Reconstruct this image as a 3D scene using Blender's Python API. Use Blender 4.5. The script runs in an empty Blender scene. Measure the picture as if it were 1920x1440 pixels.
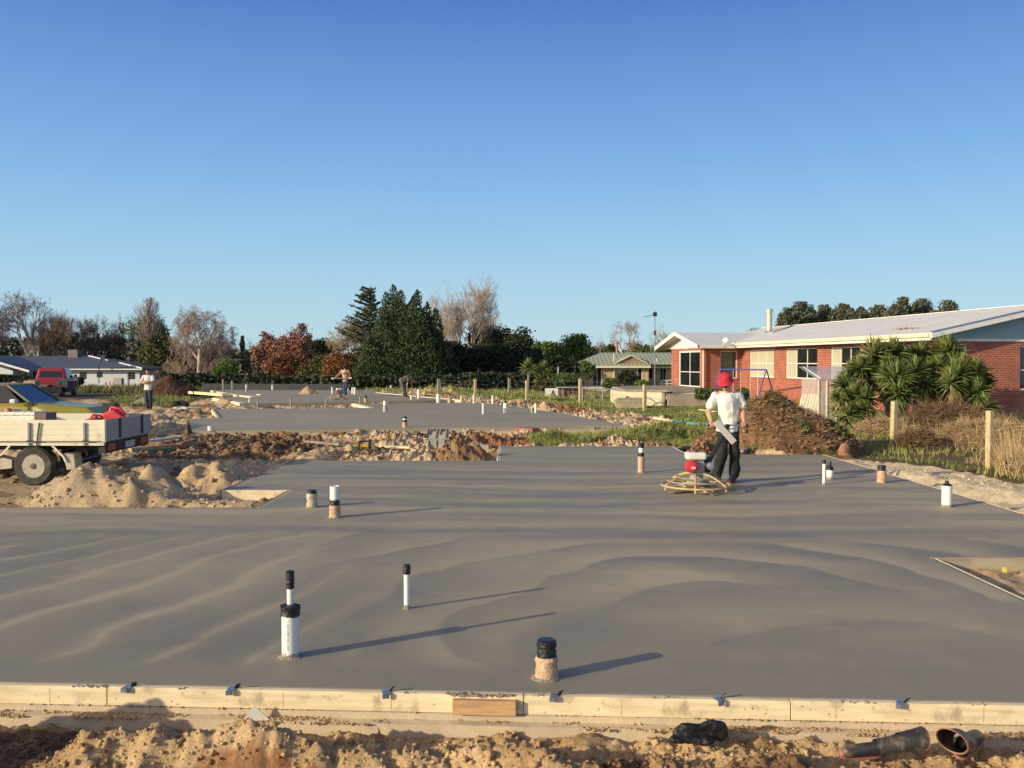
import bpy, bmesh, math, random
import numpy as np
from mathutils import Vector, Matrix
R = math.radians
random.seed(7)
rng = np.random.default_rng(11)
SC = bpy.context.scene
COL = SC.collection
F, HY, CAMZ = 1660.0, 680.0, 1.97
PITCH = math.atan((720-HY)/F)
cp, sp = math.cos(PITCH), math.sin(PITCH)

# ---- measuring helpers: where a feature of the photo stands in the world ----
def ray(px, py):
    u, v = (px-960)/F, (720-py)/F
    return u, cp+v*sp, -sp+v*cp
def G(px, py, z=0.0):
    x, y, w = ray(px, py)
    t = (z-CAMZ)/w
    return Vector((x*t, y*t, z))
def P(px, py, Y):
    x, y, w = ray(px, py)
    t = Y/y
    return Vector((x*t, Y, CAMZ+w*t))

# ---- noise ----
def _hash(ix, iy, s):
    n = (ix.astype(np.int64)*374761393 + iy.astype(np.int64)*668265263 + s*1442695041) & 0x7fffffff
    n = ((n ^ (n >> 13))*1274126177) & 0x7fffffff
    n = n ^ (n >> 16)
    return (n & 0xffff)/65535.0
def vnoise(x, y, s=0):
    x = np.asarray(x, float); y = np.asarray(y, float)
    ix, iy = np.floor(x), np.floor(y)
    fx, fy = x-ix, y-iy
    fx = fx*fx*(3-2*fx); fy = fy*fy*(3-2*fy)
    a, b = _hash(ix, iy, s), _hash(ix+1, iy, s)
    c, d = _hash(ix, iy+1, s), _hash(ix+1, iy+1, s)
    return (a*(1-fx)+b*fx)*(1-fy)+(c*(1-fx)+d*fx)*fy
def fbm(x, y, o=4, s=0, g=0.5):
    t = 0; a = 1; n = 0
    for i in range(o):
        t = t+a*(vnoise(x*2**i+17.3*i, y*2**i-9.1*i, s+i)-.5)*2; n += a; a *= g
    return t/n
def billow(x, y, o=4, s=0):
    t = 0; a = 1; n = 0
    for i in range(o):
        t = t+a*np.abs(vnoise(x*2**i+3.3*i, y*2**i-4.1*i, s+i)-.5)*2; n += a; a *= .5
    return t/n
def inpoly(x, y, poly):
    ins = np.zeros(np.shape(x), bool)
    n = len(poly)
    for i in range(n):
        x0, y0 = poly[i][:2]; x1, y1 = poly[(i+1) % n][:2]
        if y0 == y1: continue
        c = ((y0 > y) != (y1 > y)) & (x < (x1-x0)*(y-y0)/(y1-y0)+x0)
        ins ^= c
    return ins
def sstep(a, b, x):
    t = np.clip((x-a)/(b-a), 0, 1)
    return t*t*(3-2*t)

# ---- materials ----
class NT:
    def __init__(s, name):
        s.m = bpy.data.materials.new(name); s.m.use_nodes = True
        s.t = s.m.node_tree; s.b = s.t.nodes['Principled BSDF']
    def n(s, typ, **k):
        nd = s.t.nodes.new(typ)
        for a, v in k.items():
            if a.startswith('i_'): nd.inputs[a[2:].replace('_', ' ')].default_value = v
            else: setattr(nd, a, v)
        return nd
    def l(s, a, b): s.t.links.new(a, b)
    def ramp(s, fac, cols):
        r = s.n('ShaderNodeValToRGB')
        e = r.color_ramp.elements
        while len(e) < len(cols): e.new(0.5)
        for i, (p, c) in enumerate(cols):
            e[i].position = p; e[i].color = (*c, 1)
        s.l(fac, r.inputs['Fac']); return r.outputs['Color']
MATS = {}
def mat(name, col, rough=.7, var=.25, scale=6, bump=0.0, bscale=None, metal=0.0, spec=.5, dirt=None, dirtamt=.5, dscale=2.0, aniso=None):
    if name in MATS: return MATS[name]
    q = NT(name)
    tc = q.n('ShaderNodeTexCoord')
    src = tc.outputs['Object']
    if aniso:
        mp = q.n('ShaderNodeMapping'); mp.inputs['Scale'].default_value = aniso
        q.l(src, mp.inputs['Vector']); src = mp.outputs['Vector']
    no = q.n('ShaderNodeTexNoise', i_Scale=scale, i_Detail=6.0, i_Roughness=.6)
    q.l(src, no.inputs['Vector'])
    lo = [max(0, c*(1-var)) for c in col]; hi = [min(1, c*(1+var)) for c in col]
    c = q.ramp(no.outputs['Fac'], [(.3, lo), (.7, hi)])
    if dirt:
        n2 = q.n('ShaderNodeTexNoise', i_Scale=dscale, i_Detail=8.0, i_Roughness=.7)
        q.l(tc.outputs['Object'], n2.inputs['Vector'])
        f = q.ramp(n2.outputs['Fac'], [(.62-.3*dirtamt, (0, 0, 0)), (.75, (1, 1, 1))])
        mx = q.n('ShaderNodeMix', data_type='RGBA')
        q.l(f, mx.inputs['Factor']); q.l(c, mx.inputs['A']); mx.inputs['B'].default_value = (*dirt, 1)
        c = mx.outputs['Result']
    q.l(c, q.b.inputs['Base Color'])
    q.b.inputs['Roughness'].default_value = rough
    q.b.inputs['Metallic'].default_value = metal
    q.b.inputs['Specular IOR Level'].default_value = spec
    if bump:
        n3 = q.n('ShaderNodeTexNoise', i_Scale=bscale or scale*3, i_Detail=5.0)
        q.l(src, n3.inputs['Vector'])
        bp = q.n('ShaderNodeBump', i_Strength=bump, i_Distance=.02)
        q.l(n3.outputs['Fac'], bp.inputs['Height']); q.l(bp.outputs['Normal'], q.b.inputs['Normal'])
    MATS[name] = q.m
    return q.m
def leafmat(name, cols, rough=.6, spec=.25):
    if name in MATS: return MATS[name]
    q = NT(name)
    g = q.n('ShaderNodeNewGeometry')
    tc = q.n('ShaderNodeTexCoord')
    no = q.n('ShaderNodeTexNoise', i_Scale=.45, i_Detail=3.0)
    q.l(tc.outputs['Object'], no.inputs['Vector'])
    ad = q.n('ShaderNodeMath', operation='MULTIPLY_ADD'); ad.inputs[1].default_value = .5
    q.l(g.outputs['Random Per Island'], ad.inputs[0])
    sb = q.n('ShaderNodeMath', operation='SUBTRACT'); sb.inputs[1].default_value = .22
    q.l(no.outputs['Fac'], sb.inputs[0]); q.l(sb.outputs[0], ad.inputs[2])
    n = len(cols)
    q.l(q.ramp(ad.outputs[0], [(i/(n-1), c) for i, c in enumerate(cols)]), q.b.inputs['Base Color'])
    q.b.inputs['Roughness'].default_value = rough
    q.b.inputs['Specular IOR Level'].default_value = spec
    MATS[name] = q.m
    return q.m
def glassmat(name, col, rough=.04):
    if name in MATS: return MATS[name]
    q = NT(name)
    tc = q.n('ShaderNodeTexCoord'); no = q.n('ShaderNodeTexNoise', i_Scale=1.3, i_Detail=2.0)
    q.l(tc.outputs['Object'], no.inputs['Vector'])
    q.l(q.ramp(no.outputs['Fac'], [(.35, col), (.7, [c*1.9 for c in col])]), q.b.inputs['Base Color'])
    q.b.inputs['Roughness'].default_value = rough; q.b.inputs['Specular IOR Level'].default_value = .8
    MATS[name] = q.m; return q.m

# ---- objects ----
def tag(o, label=None, cat=None, group=None, kind=None):
    if label: o['label'] = label
    if cat: o['category'] = cat
    if group: o['group'] = group
    if kind: o['kind'] = kind
    return o
def empty(name, loc, label, cat, group=None, rz=0, sc=1):
    o = bpy.data.objects.new(name, None); COL.objects.link(o)
    o.empty_display_size = .1
    o.location = loc; o.rotation_euler.z = rz; o.scale = (sc,)*3
    return tag(o, label, cat, group)
def link(name, me, m, parent=None):
    o = bpy.data.objects.new(name, me); COL.objects.link(o)
    if m is not None and not me.materials:
        for k in (m if isinstance(m, (list, tuple)) else [m]): me.materials.append(k)
    if parent: o.parent = parent
    return o
def copy_tree(o, parent=None):
    c = o.copy(); COL.objects.link(c); c.parent = parent
    for ch in list(o.children): copy_tree(ch, c)
    return c
class MB:
    def __init__(s): s.v = []; s.f = []
    def add(s, vs, fs, M=None):
        b = len(s.v)
        s.v += [tuple(M @ Vector(v)) if M else tuple(v) for v in vs]
        s.f += [tuple(i+b for i in f) for f in fs]
        return s
    def box(s, x0, x1, y0, y1, z0, z1, M=None):
        vs = [(x, y, z) for x in (x0, x1) for y in (y0, y1) for z in (z0, z1)]
        return s.add(vs, [(0, 1, 3, 2), (4, 6, 7, 5), (0, 4, 5, 1), (2, 3, 7, 6), (0, 2, 6, 4), (1, 5, 7, 3)], M)
    def bar(s, a, b, w, h, up=(0, 0, 1)):
        a, b = Vector(a), Vector(b); d = (b-a); L = d.length
        if L < 1e-6: return s
        d.normalize(); u = Vector(up)
        if abs(d.dot(u)) > .98: u = Vector((0, 1, 0))
        sx = d.cross(u).normalized(); su = sx.cross(d)
        M = Matrix((( *sx, 0), (*d, 0), (*su, 0), (0, 0, 0, 1))).transposed(); M.translation = a
        return s.box(-w/2, w/2, 0, L, -h/2, h/2, M)
    def tube(s, pts, r, n=8, closed=False, cap=True):
        pts = [Vector(p) for p in pts]; m = len(pts)
        rs = r if isinstance(r, (list, tuple)) else [r]*m
        vs = []; pu = None
        for i, p in enumerate(pts):
            a = pts[(i-1) % m] if (i or closed) else p
            b = pts[(i+1) % m] if (i < m-1 or closed) else p
            d = (b-a).normalized()
            u = pu if pu is not None else (Vector((0, 0, 1)) if abs(d.z) < .9 else Vector((1, 0, 0)))
            u = (u-d*u.dot(d)).normalized(); pu = u; w = d.cross(u)
            for k in range(n):
                t = 2*math.pi*k/n
                vs.append(p+(u*math.cos(t)+w*math.sin(t))*rs[i])
        fs = []
        for i in range(m if closed else m-1):
            for k in range(n):
                j = (i+1) % m
                fs.append((i*n+k, i*n+(k+1) % n, j*n+(k+1) % n, j*n+k))
        if cap and not closed: fs += [tuple(range(n))[::-1], tuple((m-1)*n+k for k in range(n))]
        return s.add(vs, fs)
    def lathe(s, prof, n=16, c=(0, 0, 0), axis='z', jit=0, wob=0, cap=True):
        vs = []; m = len(prof)
        for i, (r, z) in enumerate(prof):
            for k in range(n):
                t = 2*math.pi*k/n
                rr = r*(1+jit*random.uniform(-1, 1)); a, b = rr*math.cos(t), rr*math.sin(t)
                zz = z+wob*random.uniform(-1, 1)
                v = {'z': (a, b, zz), 'y': (a, zz, b), 'x': (zz, a, b)}[axis]
                vs.append((v[0]+c[0], v[1]+c[1], v[2]+c[2]))
        fs = [(i*n+k, i*n+(k+1) % n, (i+1)*n+(k+1) % n, (i+1)*n+k) for i in range(m-1) for k in range(n)]
        if cap: fs += [tuple(range(n))[::-1], tuple((m-1)*n+k for k in range(n))]
        return s.add(vs, fs)
    def prism(s, prof, a0, a1, axis='y'):
        n = len(prof)
        def mk(p, a): return {'y': (p[0], a, p[1]), 'x': (a, p[0], p[1]), 'z': (p[0], p[1], a)}[axis]
        return s.add([mk(p, a0) for p in prof]+[mk(p, a1) for p in prof],
                     [tuple(range(n)), tuple(range(2*n-1, n-1, -1))]+[(i, n+i, n+(i+1) % n, (i+1) % n) for i in range(n)])
    def build(s, name, m, parent=None, smooth=False, bevel=0, loc=None):
        me = bpy.data.meshes.new(name)
        me.from_pydata(s.v, [], s.f)
        bm = bmesh.new(); bm.from_mesh(me)
        bmesh.ops.recalc_face_normals(bm, faces=bm.faces)
        if bevel:
            bmesh.ops.bevel(bm, geom=[e for e in bm.edges if e.is_manifold and e.calc_face_angle(0) > .5], offset=bevel, segments=2, affect='EDGES', clamp_overlap=True)
        if smooth:
            for f in bm.faces: f.smooth = True
            for e in bm.edges:
                if e.is_manifold and e.calc_face_angle(0) > R(40): e.smooth = False
        bm.to_mesh(me); bm.free()
        o = link(name, me, m, parent)
        if loc is not None: o.location = loc
        return o
def npmesh(name, V, Fq, m, parent=None, smooth=False, attr=None):
    """V (n,3), Fq (m,k) index array"""
    me = bpy.data.meshes.new(name)
    k = Fq.shape[1]
    me.vertices.add(len(V)); me.vertices.foreach_set('co', np.asarray(V, np.float32).ravel())
    me.loops.add(Fq.size); me.loops.foreach_set('vertex_index', Fq.astype(np.int32).ravel())
    me.polygons.add(len(Fq)); me.polygons.foreach_set('loop_start', np.arange(0, Fq.size, k, dtype=np.int32))
    me.update(calc_edges=True)
    if smooth: me.polygons.foreach_set('use_smooth', np.ones(len(Fq), bool))
    if attr:
        for nm, a in attr.items():
            if a.ndim == 2:
                at = me.color_attributes.new(nm, 'FLOAT_COLOR', 'POINT')
                at.data.foreach_set('color', np.c_[a, np.ones(len(a))].astype(np.float32).ravel())
            else:
                at = me.attributes.new(nm, 'FLOAT', 'POINT'); at.data.foreach_set('value', a.astype(np.float32))
    me.validate()
    return link(name, me, m, parent)
def sph(c, r, nu=10, nv=7):
    r = r if isinstance(r, (tuple, list)) else (r, r, r)
    out = []
    for j in range(nv+1):
        th = math.pi*j/nv
        for i in range(nu if 0 < j < nv else 1):
            ph = 2*math.pi*i/nu
            out.append((c[0]+r[0]*math.sin(th)*math.cos(ph), c[1]+r[1]*math.sin(th)*math.sin(ph), c[2]+r[2]*math.cos(th)))
    return out
def blob(name, hulls, m, parent=None, voxel=.012, smooth=4, noise=0, nscale=8):
    """union of convex hulls of (ellipsoid) balls -> one continuous remeshed surface"""
    bm = bmesh.new()
    for h in hulls:
        pts = []
        for c, r in h: pts += sph(c, r)
        b2 = bmesh.new()
        for p in pts: b2.verts.new(p)
        ret = bmesh.ops.convex_hull(b2, input=b2.verts)
        bad = [v for v in b2.verts if not v.link_faces]
        bmesh.ops.delete(b2, geom=bad, context='VERTS')
        me = bpy.data.meshes.new('t'); b2.to_mesh(me); b2.free()
        bm.from_mesh(me); bpy.data.meshes.remove(me)
    me = bpy.data.meshes.new(name); bm.to_mesh(me); bm.free()
    o = bpy.data.objects.new(name, me); COL.objects.link(o)
    md = o.modifiers.new('r', 'REMESH'); md.mode = 'VOXEL'; md.voxel_size = voxel
    if smooth:
        ms = o.modifiers.new('s', 'SMOOTH'); ms.iterations = smooth; ms.factor = .5
    dg = bpy.context.evaluated_depsgraph_get(); dg.update()
    nm = bpy.data.meshes.new_from_object(o.evaluated_get(dg))
    bpy.data.objects.remove(o)
    nm.name = name
    if noise:
        n = len(nm.vertices); co = np.empty(n*3); nm.vertices.foreach_get('co', co); co = co.reshape(-1, 3)
        no = np.empty(n*3); nm.vertices.foreach_get('normal', no); no = no.reshape(-1, 3)
        d = fbm(co[:, 0]*nscale+co[:, 1]*nscale*.7, co[:, 2]*nscale+co[:, 1]*nscale*.4, 4, 5)*noise
        co += no*d[:, None]; nm.vertices.foreach_set('co', co.ravel()); nm.update()
    nm.polygons.foreach_set('use_smooth', np.ones(len(nm.polygons), bool))
    return link(name, nm, m, parent)

# ---- common materials ----
WOODL = mat('new_pine', (.82, .68, .44), .75, .2, 3, .2, 40, aniso=(1, 8, 8), dirt=(.30, .24, .17), dirtamt=.25, dscale=6)
WOODG = mat('grey_timber', (.34, .29, .23), .85, .3, 4, .3, 30, dirt=(.12, .10, .08), dirtamt=.4)
WOODP = mat('pink_timber', (.50, .30, .19), .8, .25, 4, .2, 30)
WHITE = mat('white_plastic', (.80, .79, .75), .35, .04, 5, dirt=(.45, .40, .33), dirtamt=.12, dscale=9)
WPAINT = mat('white_paint', (.78, .77, .73), .5, .05, 3, dirt=(.5, .47, .4), dirtamt=.15)
CREAM = mat('cream_paint', (.74, .66, .46), .5, .06, 3, dirt=(.42, .36, .25), dirtamt=.2)
BLACK = mat('black_tape', (.016, .016, .018), .32, .5, 20, .5, 60)
RUBBER = mat('tyre_rubber', (.045, .042, .038), .85, .3, 20, .3, dirt=(.16, .13, .10), dirtamt=.5, dscale=5)
STEEL = mat('galvanised_steel', (.45, .47, .50), .4, .2, 15, metal=.8)
DARK = mat('dark_metal', (.02, .02, .022), .55, .3, 10, .2)
FOAM = mat('brown_foam_wrap', (.56, .37, .24), .9, .25, 15, .8, 50, dirt=(.5, .45, .36), dirtamt=.35, dscale=12)
CEMWRAP = mat('cement_splashed_wrap', (.55, .49, .36), .9, .35, 22, .9, 60, dirt=(.06, .05, .05), dirtamt=.35, dscale=14)
CONC = mat('footing_concrete', (.56, .47, .34), .95, .14, 7, .25, 90, dirt=(.70, .56, .36), dirtamt=.6, dscale=2.2)
SPLAT = mat('cement_splash', (.32, .285, .23), .95, .3, 30, 1, 80)
# ================= SLAB OUTLINES (world metres) =================
XL = -9.5
S1 = [(XL, 5.25), (4.25, 5.25), (4.25, 8.86), (6.65, 8.86), (6.65, 18.95), (3.75, 18.95), (3.75, 20.75), (-.27, 20.75), (-.27, 17.7), (-4.33, 17.7), (-4.45, 13.6), (-3.43, 13.6), (-3.43, 12.0), (XL, 12.0)]
def gp(l, z=0): return [tuple(G(a, b, z))[:2] for a, b in l]
S2 = gp([(357, 809), (352, 785), (404, 784), (401, 767), (694, 764.5), (664, 757), (905, 755), (958, 761), (1060, 776), (1178, 798)])
S2[0] = (-9.25, 25.6)
S3 = gp([(400, 733), (424, 731), (700, 732), (862, 750), (690, 753), (455, 757), (408, 747), (446, 744)])
def frontY(x): return 5.235-.055*x
# ================= GROUND HEIGHT =================
HEAPS = [  # x, y, rx, ry, h, rot
    (-5.95, 13.25, .95, .75, .54, 0), (-5.2, 13.1, .55, .6, .22, 0), (-6.7, 12.9, .8, .5, .16, 0), (-4.95, 15.3, .75, .65, .33, 0), (-5.5, 14.9, .5, .5, .2, 0), (-4.0, 12.6, .7, .35, .19, 0),
    (-1.15, 18.5, .62, .5, .34, 0), (-2.2, 18.5, .9, .6, .14, 0), (-3.2, 18.7, .6, .5, .10, 0),
    (-3.0, 23.4, 1.2, .9, .2, 0), (-1.2, 23.8, .8, .7, .14, 0), (1.4, 23.6, 1.8, .6, .22, 0), (3.6, 25.0, 1.2, .8, .28, 0), (4.6, 26.2, 1.0, 1.2, .26, 0), (-5.6, 21.0, 1.1, .8, .2, 0), (-4.3, 19.9, .8, .6, .2, 0),
    (-8.0, 22.3, 1.2, .7, .2, 0),
    (2.0, 22.0, .8, .4, .1, 0), (3.9, 20.9, .3, .3, .1, 0),
    (2.9, 32.5, .6, 1.5, .2, .3), (1.4, 38.0, .6, 1.4, .3, .3), (5.6, 20.2, 1.5, .5, .12, 0),
    (-11.3, 28.5, 1.0, 1.2, .22, 0), (-12.8, 31, 1.2, 1.6, .2, 0), (-10.0, 33.5, 1.8, 1.1, .25, 0), (-13.5, 36.5, 2.5, 1.0, .15, 0),
    (-13.6, 44.5, 2.0, 1.2, .25, 0), (-12.0, 60.5, 1.6, .9, .5, 0), (-9.7, 61, 1.3, .7, .3, 0), (-5.2, 61, 2.0, .9, .42, 0), (-3.3, 60, 1.6, .6, .3, 0),
    (7.35, 16.2, .45, .9, .13, 0), (7.9, 14.2, .6, 1.1, .14, 0), (7.5, 12.2, .45, .9, .1, 0),
    (-1.95, 4.60, .40, .22, .15, .1), (-1.55, 4.62, .40, .18, .17, 0), (-1.15, 4.66, .42, .16, .15, 0), (-2.3, 4.42, .40, .22, .06, .2), (-.75, 4.58, .4, .18, .09, 0), (-3.75, 4.5, .50, .34, .50, 0), (-3.3, 4.3, .3, .18, .2, 0),
    (-.25, 4.66, .35, .14, .10, 0), (.28, 4.5, .33, .16, .10, 0), (.75, 4.66, .25, .12, .10, 0), (.95, 4.34, .45, .18, .12, 0), (1.5, 4.62, .4, .14, .06, 0), (2.75, 4.56, .26, .13, .14, 0), (3.2, 4.5, .35, .2, .12, 0), (2.1, 4.45, .6, .15, .04, 0),
]
SANDY = gp([(-900, 745), (100, 742), (225, 754), (330, 764), (380, 752), (420, 742), (425, 733), (500, 726), (560, 723), (720, 724), (800, 735), (900, 745), (935, 750), (1000, 755), (1060, 763), (1150, 774), (1250, 784), (1262, 796), (1235, 809), (1100, 813), (1000, 818), (960, 826), (985, 836), (1100, 838), (1150, 832), (1240, 833), (1290, 850), (1320, 842), (1400, 848), (1545, 848), (1590, 861), (1700, 872), (1810, 888), (1920, 912), (2600, 1000), (2600, 1900), (-6000, 1900)], -.2)
BROWN = gp([(330, 818), (420, 814), (560, 814), (610, 826), (600, 846), (570, 860), (480, 866), (250, 866), (230, 850), (300, 838)], -.2)
RED1 = gp([(870, 824), (950, 820), (1010, 836), (940, 842), (880, 840)], -.2)
RED2 = gp([(1000, 754), (1060, 760), (1110, 772), (1060, 774), (1010, 768)], -.2)
RED3 = gp([(690, 828), (700, 818), (800, 820), (870, 826), (860, 836)], -.2)
PACK = gp([(-1500, 905), (100, 905), (130, 920), (60, 945), (-1500, 960)], -.2)
ASPH = gp([(-1500, 733), (110, 736), (232, 739), (150, 752), (40, 768), (-1500, 800)], -.25)
TURF = gp([(215, 742), (340, 738), (365, 748), (320, 765), (240, 768), (200, 755)], -.2)
def H(x, y, fine=True):
    x = np.asarray(x, float); y = np.asarray(y, float)
    h = -.2+.05*fbm(x*.25, y*.25, 3, 3)
    h = h-.45*sstep(60, 88, y)-.4*sstep(88, 120, y)+.25*sstep(8, 13, x)*sstep(24, 31, y)*(1-sstep(60, 80, y))
    jx = x+.25*fbm(x*1.5, y*1.5, 3, 20); jy = y+.25*fbm(x*1.5, y*1.5, 3, 30)
    s = inpoly(jx, jy, SANDY).astype(float)
    s = np.where(inpoly(jx, jy, ASPH) & (y > 30), 0.0, s)
    s = np.where((x < -4.5) & (y < 12.8) & (y > 5), 1-sstep(-5.2, -7.2, x)*.8, s)
    near = 1-sstep(5.0, 5.5, y)
    edge = sstep(6.65, 7.1, x)
    amp = np.where(y < 6, .12, .16+.1*sstep(18, 24, y))*s
    amp = np.where((x > 6.6) & (y > 7) & (y < 19), .06, amp)
    amp = np.where(inpoly(jx, jy, PACK), .015, amp)
    lump = billow(x*2.2, y*2.2, 4, 40)-.3
    h = h+amp*lump*1.3+(amp*.35)*(billow(x*9, y*9, 3, 50)-.3)
    hn = fbm(x*2.1, y*2.1, 3, 44)
    for (cx, cy, rx, ry, hh, ro) in HEAPS:
        dx, dy = x-cx, y-cy
        u = (dx*math.cos(ro)+dy*math.sin(ro))/rx; v = (-dx*math.sin(ro)+dy*math.cos(ro))/ry
        d = np.sqrt(u*u+v*v)+.30*hn
        w = np.clip(1-d/1.5, 0, 1)
        w = w*w*(3-2*w)*1.15
        h = h+hh*w*(1+.55*fbm(x*3.0, y*3.0, 4, int(cx*10) & 63))
    # foreground trench in front of the footing
    fy = frontY(x)
    tr = sstep(fy-.62, fy-.30, y)*(1-sstep(fy+.0, fy+.1, y))
    tr = tr*(1-.85*sstep(1.2, 1.8, x))
    h = np.where(y < 5.6, h*(1-.6*tr)-.13*tr, h)
    if fine:
        f = (1-sstep(5.5, 6.5, y))
        wv = x+.06*fbm(x*6, y*6, 2, 70); wu = y+.06*fbm(x*6, y*6, 2, 71)
        h = h+f*(.075*(billow(wv*5, wu*5, 4, 61)-.35)+.050*(billow(wv*13, wu*13, 4, 62)-.35)+.022*(billow(wv*38, wu*38, 3, 63)-.35))
        g2 = sstep(9, 11, y)*(1-sstep(28, 34, y))*s
        h = h+g2*(.13*(billow(wv*3.5, wu*3.5, 4, 64)-.35)+.085*(billow(wv*9, wu*9, 3, 65)-.35))*np.where((x > 6.6) & (y < 20), .35, 1)*np.where(inpoly(jx, jy, PACK), .2, 1)
    # keep under slabs
    for S in (S1, S2, S3):
        h = np.where(inpoly(x, y, S), np.minimum(h, -.25), h)
    # sand against slab edges must stay below the surface close to it
    h = np.where((x > XL-1) & (x < 6.8) & (y > frontY(x)-.25) & (y < 12.12) & (x < -3.3) | ((x > -4.7) & (x < 6.75) & (y > 11.9) & (y < 20.9) & ~((x < -.4) & (y > 17.95)) & ~((x > 3.95) & (y > 19.1))), np.minimum(h, -.02), h)
    h = np.where((y > frontY(x)-.13) & (y < 7), np.minimum(h, -.26), h)
    h = np.where((x > 6.6) & (x < 7.1) & (y < 19), np.minimum(h, -.03+(x-6.7)*.3), h)
    h = np.where((x > 4.2) & (x < 8.5) & (y < 8.9) & (y > 4), -.115+.07*fbm(x*4, y*4, 4, 77)+.04*billow(x*14, y*14, 3, 78), h)
    return h
def Hs(x, y): return float(H(np.array([x]), np.array([y]))[0])

# ================= GROUND SHEET =================
def grade(a, b, st, gr=1.0):
    out = [a]; s = st
    while out[-1] < b: out.append(out[-1]+s); s *= gr
    return out
ys = grade(-8, 3.4, .5)+grade(3.6, 5.45, .016)+grade(5.5, 12, .09)
ys += grade(12.02, 20, .045)+grade(20.05, 30, .06)+grade(30.1, 65, .13, 1.003)
ys += grade(66, 130, .8, 1.03)+grade(140, 2500, 14, 1.35)
ys = np.unique(np.array(ys))
xs = grade(0, 3.7, .018)+grade(3.72, 14, .055)+grade(14.1, 45, .15, 1.02)+grade(46, 2500, 4, 1.3)
xs = np.unique(np.array(xs)); xs = np.concatenate([-xs[:0:-1], xs])
X, Y = np.meshgrid(xs, ys)
Z = H(X, Y)
jx = X+.3*fbm(X*1.7, Y*1.7, 4, 20); jy = Y+.3*fbm(X*1.7, Y*1.7, 4, 30)
def wmask(poly, j=1.0): return inpoly(jx, jy, poly)
C = np.zeros(X.shape+(3,))
def setc(mask, a, b, nz):
    w = np.clip(nz, 0, 1)[..., None]
    c = np.array(a)*(1-w)+np.array(b)*w
    C[mask] = c[mask]
n1 = .5+.9*fbm(X*.9, Y*.9, 5, 81); n2 = .5+1.1*fbm(X*5, Y*5, 4, 82)
setc(np.ones(X.shape, bool), (.09, .115, .035), (.18, .16, .07), n1)
lawn = (X > 2) & (Y > 36) & (X < 14)
setc(lawn, (.12, .17, .04), (.19, .20, .06), n1)
rb = (X > 7.0) & (Y < 31) & (Y > 14)
setc(rb, (.11, .10, .045), (.20, .13, .07), n1*1.3-.1)
sandm = wmask(SANDY)
setc(sandm, (.50, .36, .21), (.76, .58, .36), n1*.5+n2*.5)
fgm = Y < 7
setc(fgm, (.46, .30, .15), (.76, .54, .30), n2*.8+n1*.3)
setc(wmask(TURF), (.075, .085, .028), (.16, .12, .06), n1)
setc(wmask(BROWN), (.12, .07, .04), (.44, .30, .18), n1*.45+n2*.6-.15)
setc(wmask(RED1) | wmask(RED2) | wmask(RED3), (.30, .13, .065), (.42, .22, .11), n2)
setc(wmask(PACK, .5) | ((Y > 12) & (Y < 19) & (X < -6.2) & sandm), (.40, .31, .21), (.56, .44, .29), n1)
setc(wmask(ASPH), (.05, .05, .052), (.13, .12, .10), n1)
rightsand = (X > 6.6) & sandm & (Y < 19.5)
setc(rightsand, (.66, .54, .35), (.78, .66, .45), n2)
# scattered darker, redder topsoil inside the sand
notch = (X > 4.2) & (X < 8.6) & (Y > 4) & (Y < 8.95)
setc(notch, (.50, .36, .21), (.74, .56, .34), n2)
bl = fgm & (fbm(X*1.1+5, Y*1.6, 4, 91) > .18)
setc(bl, (.27, .15, .08), (.46, .30, .16), n2)
setc(fgm & (X < -1.75) & (Y > 4.75) & (Y < 5.2), (.20, .12, .07), (.36, .24, .14), n2)
setc(fgm & (np.hypot((X+1.35)/.36, (Y-4.42)/.12) < 1+.6*fbm(X*6, Y*6, 4, 9)), (.36, .17, .08), (.50, .28, .14), n2)
md = sandm & (Y > 12) & (Y < 60) & (fbm(X*.8, Y*1.2, 5, 92) > .24) & ~rightsand
setc(md, (.24, .13, .07), (.38, .25, .14), n2)
C = np.clip(C, 0, 1)
ny, nx = X.shape
idx = np.arange(nx*ny).reshape(ny, nx)
Fq = np.stack([idx[:-1, :-1], idx[:-1, 1:], idx[1:, 1:], idx[1:, :-1]], -1).reshape(-1, 4)
q = NT('ground_soil')
at = q.n('ShaderNodeAttribute', attribute_name='col')
tc = q.n('ShaderNodeTexCoord')
no = q.n('ShaderNodeTexNoise', i_Scale=28.0, i_Detail=8.0, i_Roughness=.7)
q.l(tc.outputs['Object'], no.inputs['Vector'])
br = q.ramp(no.outputs['Fac'], [(.3, (.72, .70, .68)), (.7, (1.25, 1.25, 1.25))])
mx = q.n('ShaderNodeMix', data_type='RGBA', blend_type='MULTIPLY'); mx.inputs['Factor'].default_value = 1
q.l(at.outputs['Color'], mx.inputs['A']); q.l(br, mx.inputs['B'])
q.l(mx.outputs['Result'], q.b.inputs['Base Color'])
q.b.inputs['Roughness'].default_value = .95; q.b.inputs['Specular IOR Level'].default_value = .15
b1 = q.n('ShaderNodeBump', i_Strength=.9, i_Distance=.03)
n5 = q.n('ShaderNodeTexNoise', i_Scale=40.0, i_Detail=10.0, i_Roughness=.75); q.l(tc.outputs['Object'], n5.inputs['Vector'])
q.l(n5.outputs['Fac'], b1.inputs['Height']); q.l(b1.outputs['Normal'], q.b.inputs['Normal'])
GROUNDM = q.m
gr = npmesh('ground', np.stack([X, Y, Z], -1).reshape(-1, 3), Fq, GROUNDM, smooth=True, attr={'col': C.reshape(-1, 3)})
tag(gr, kind='structure')

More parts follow.
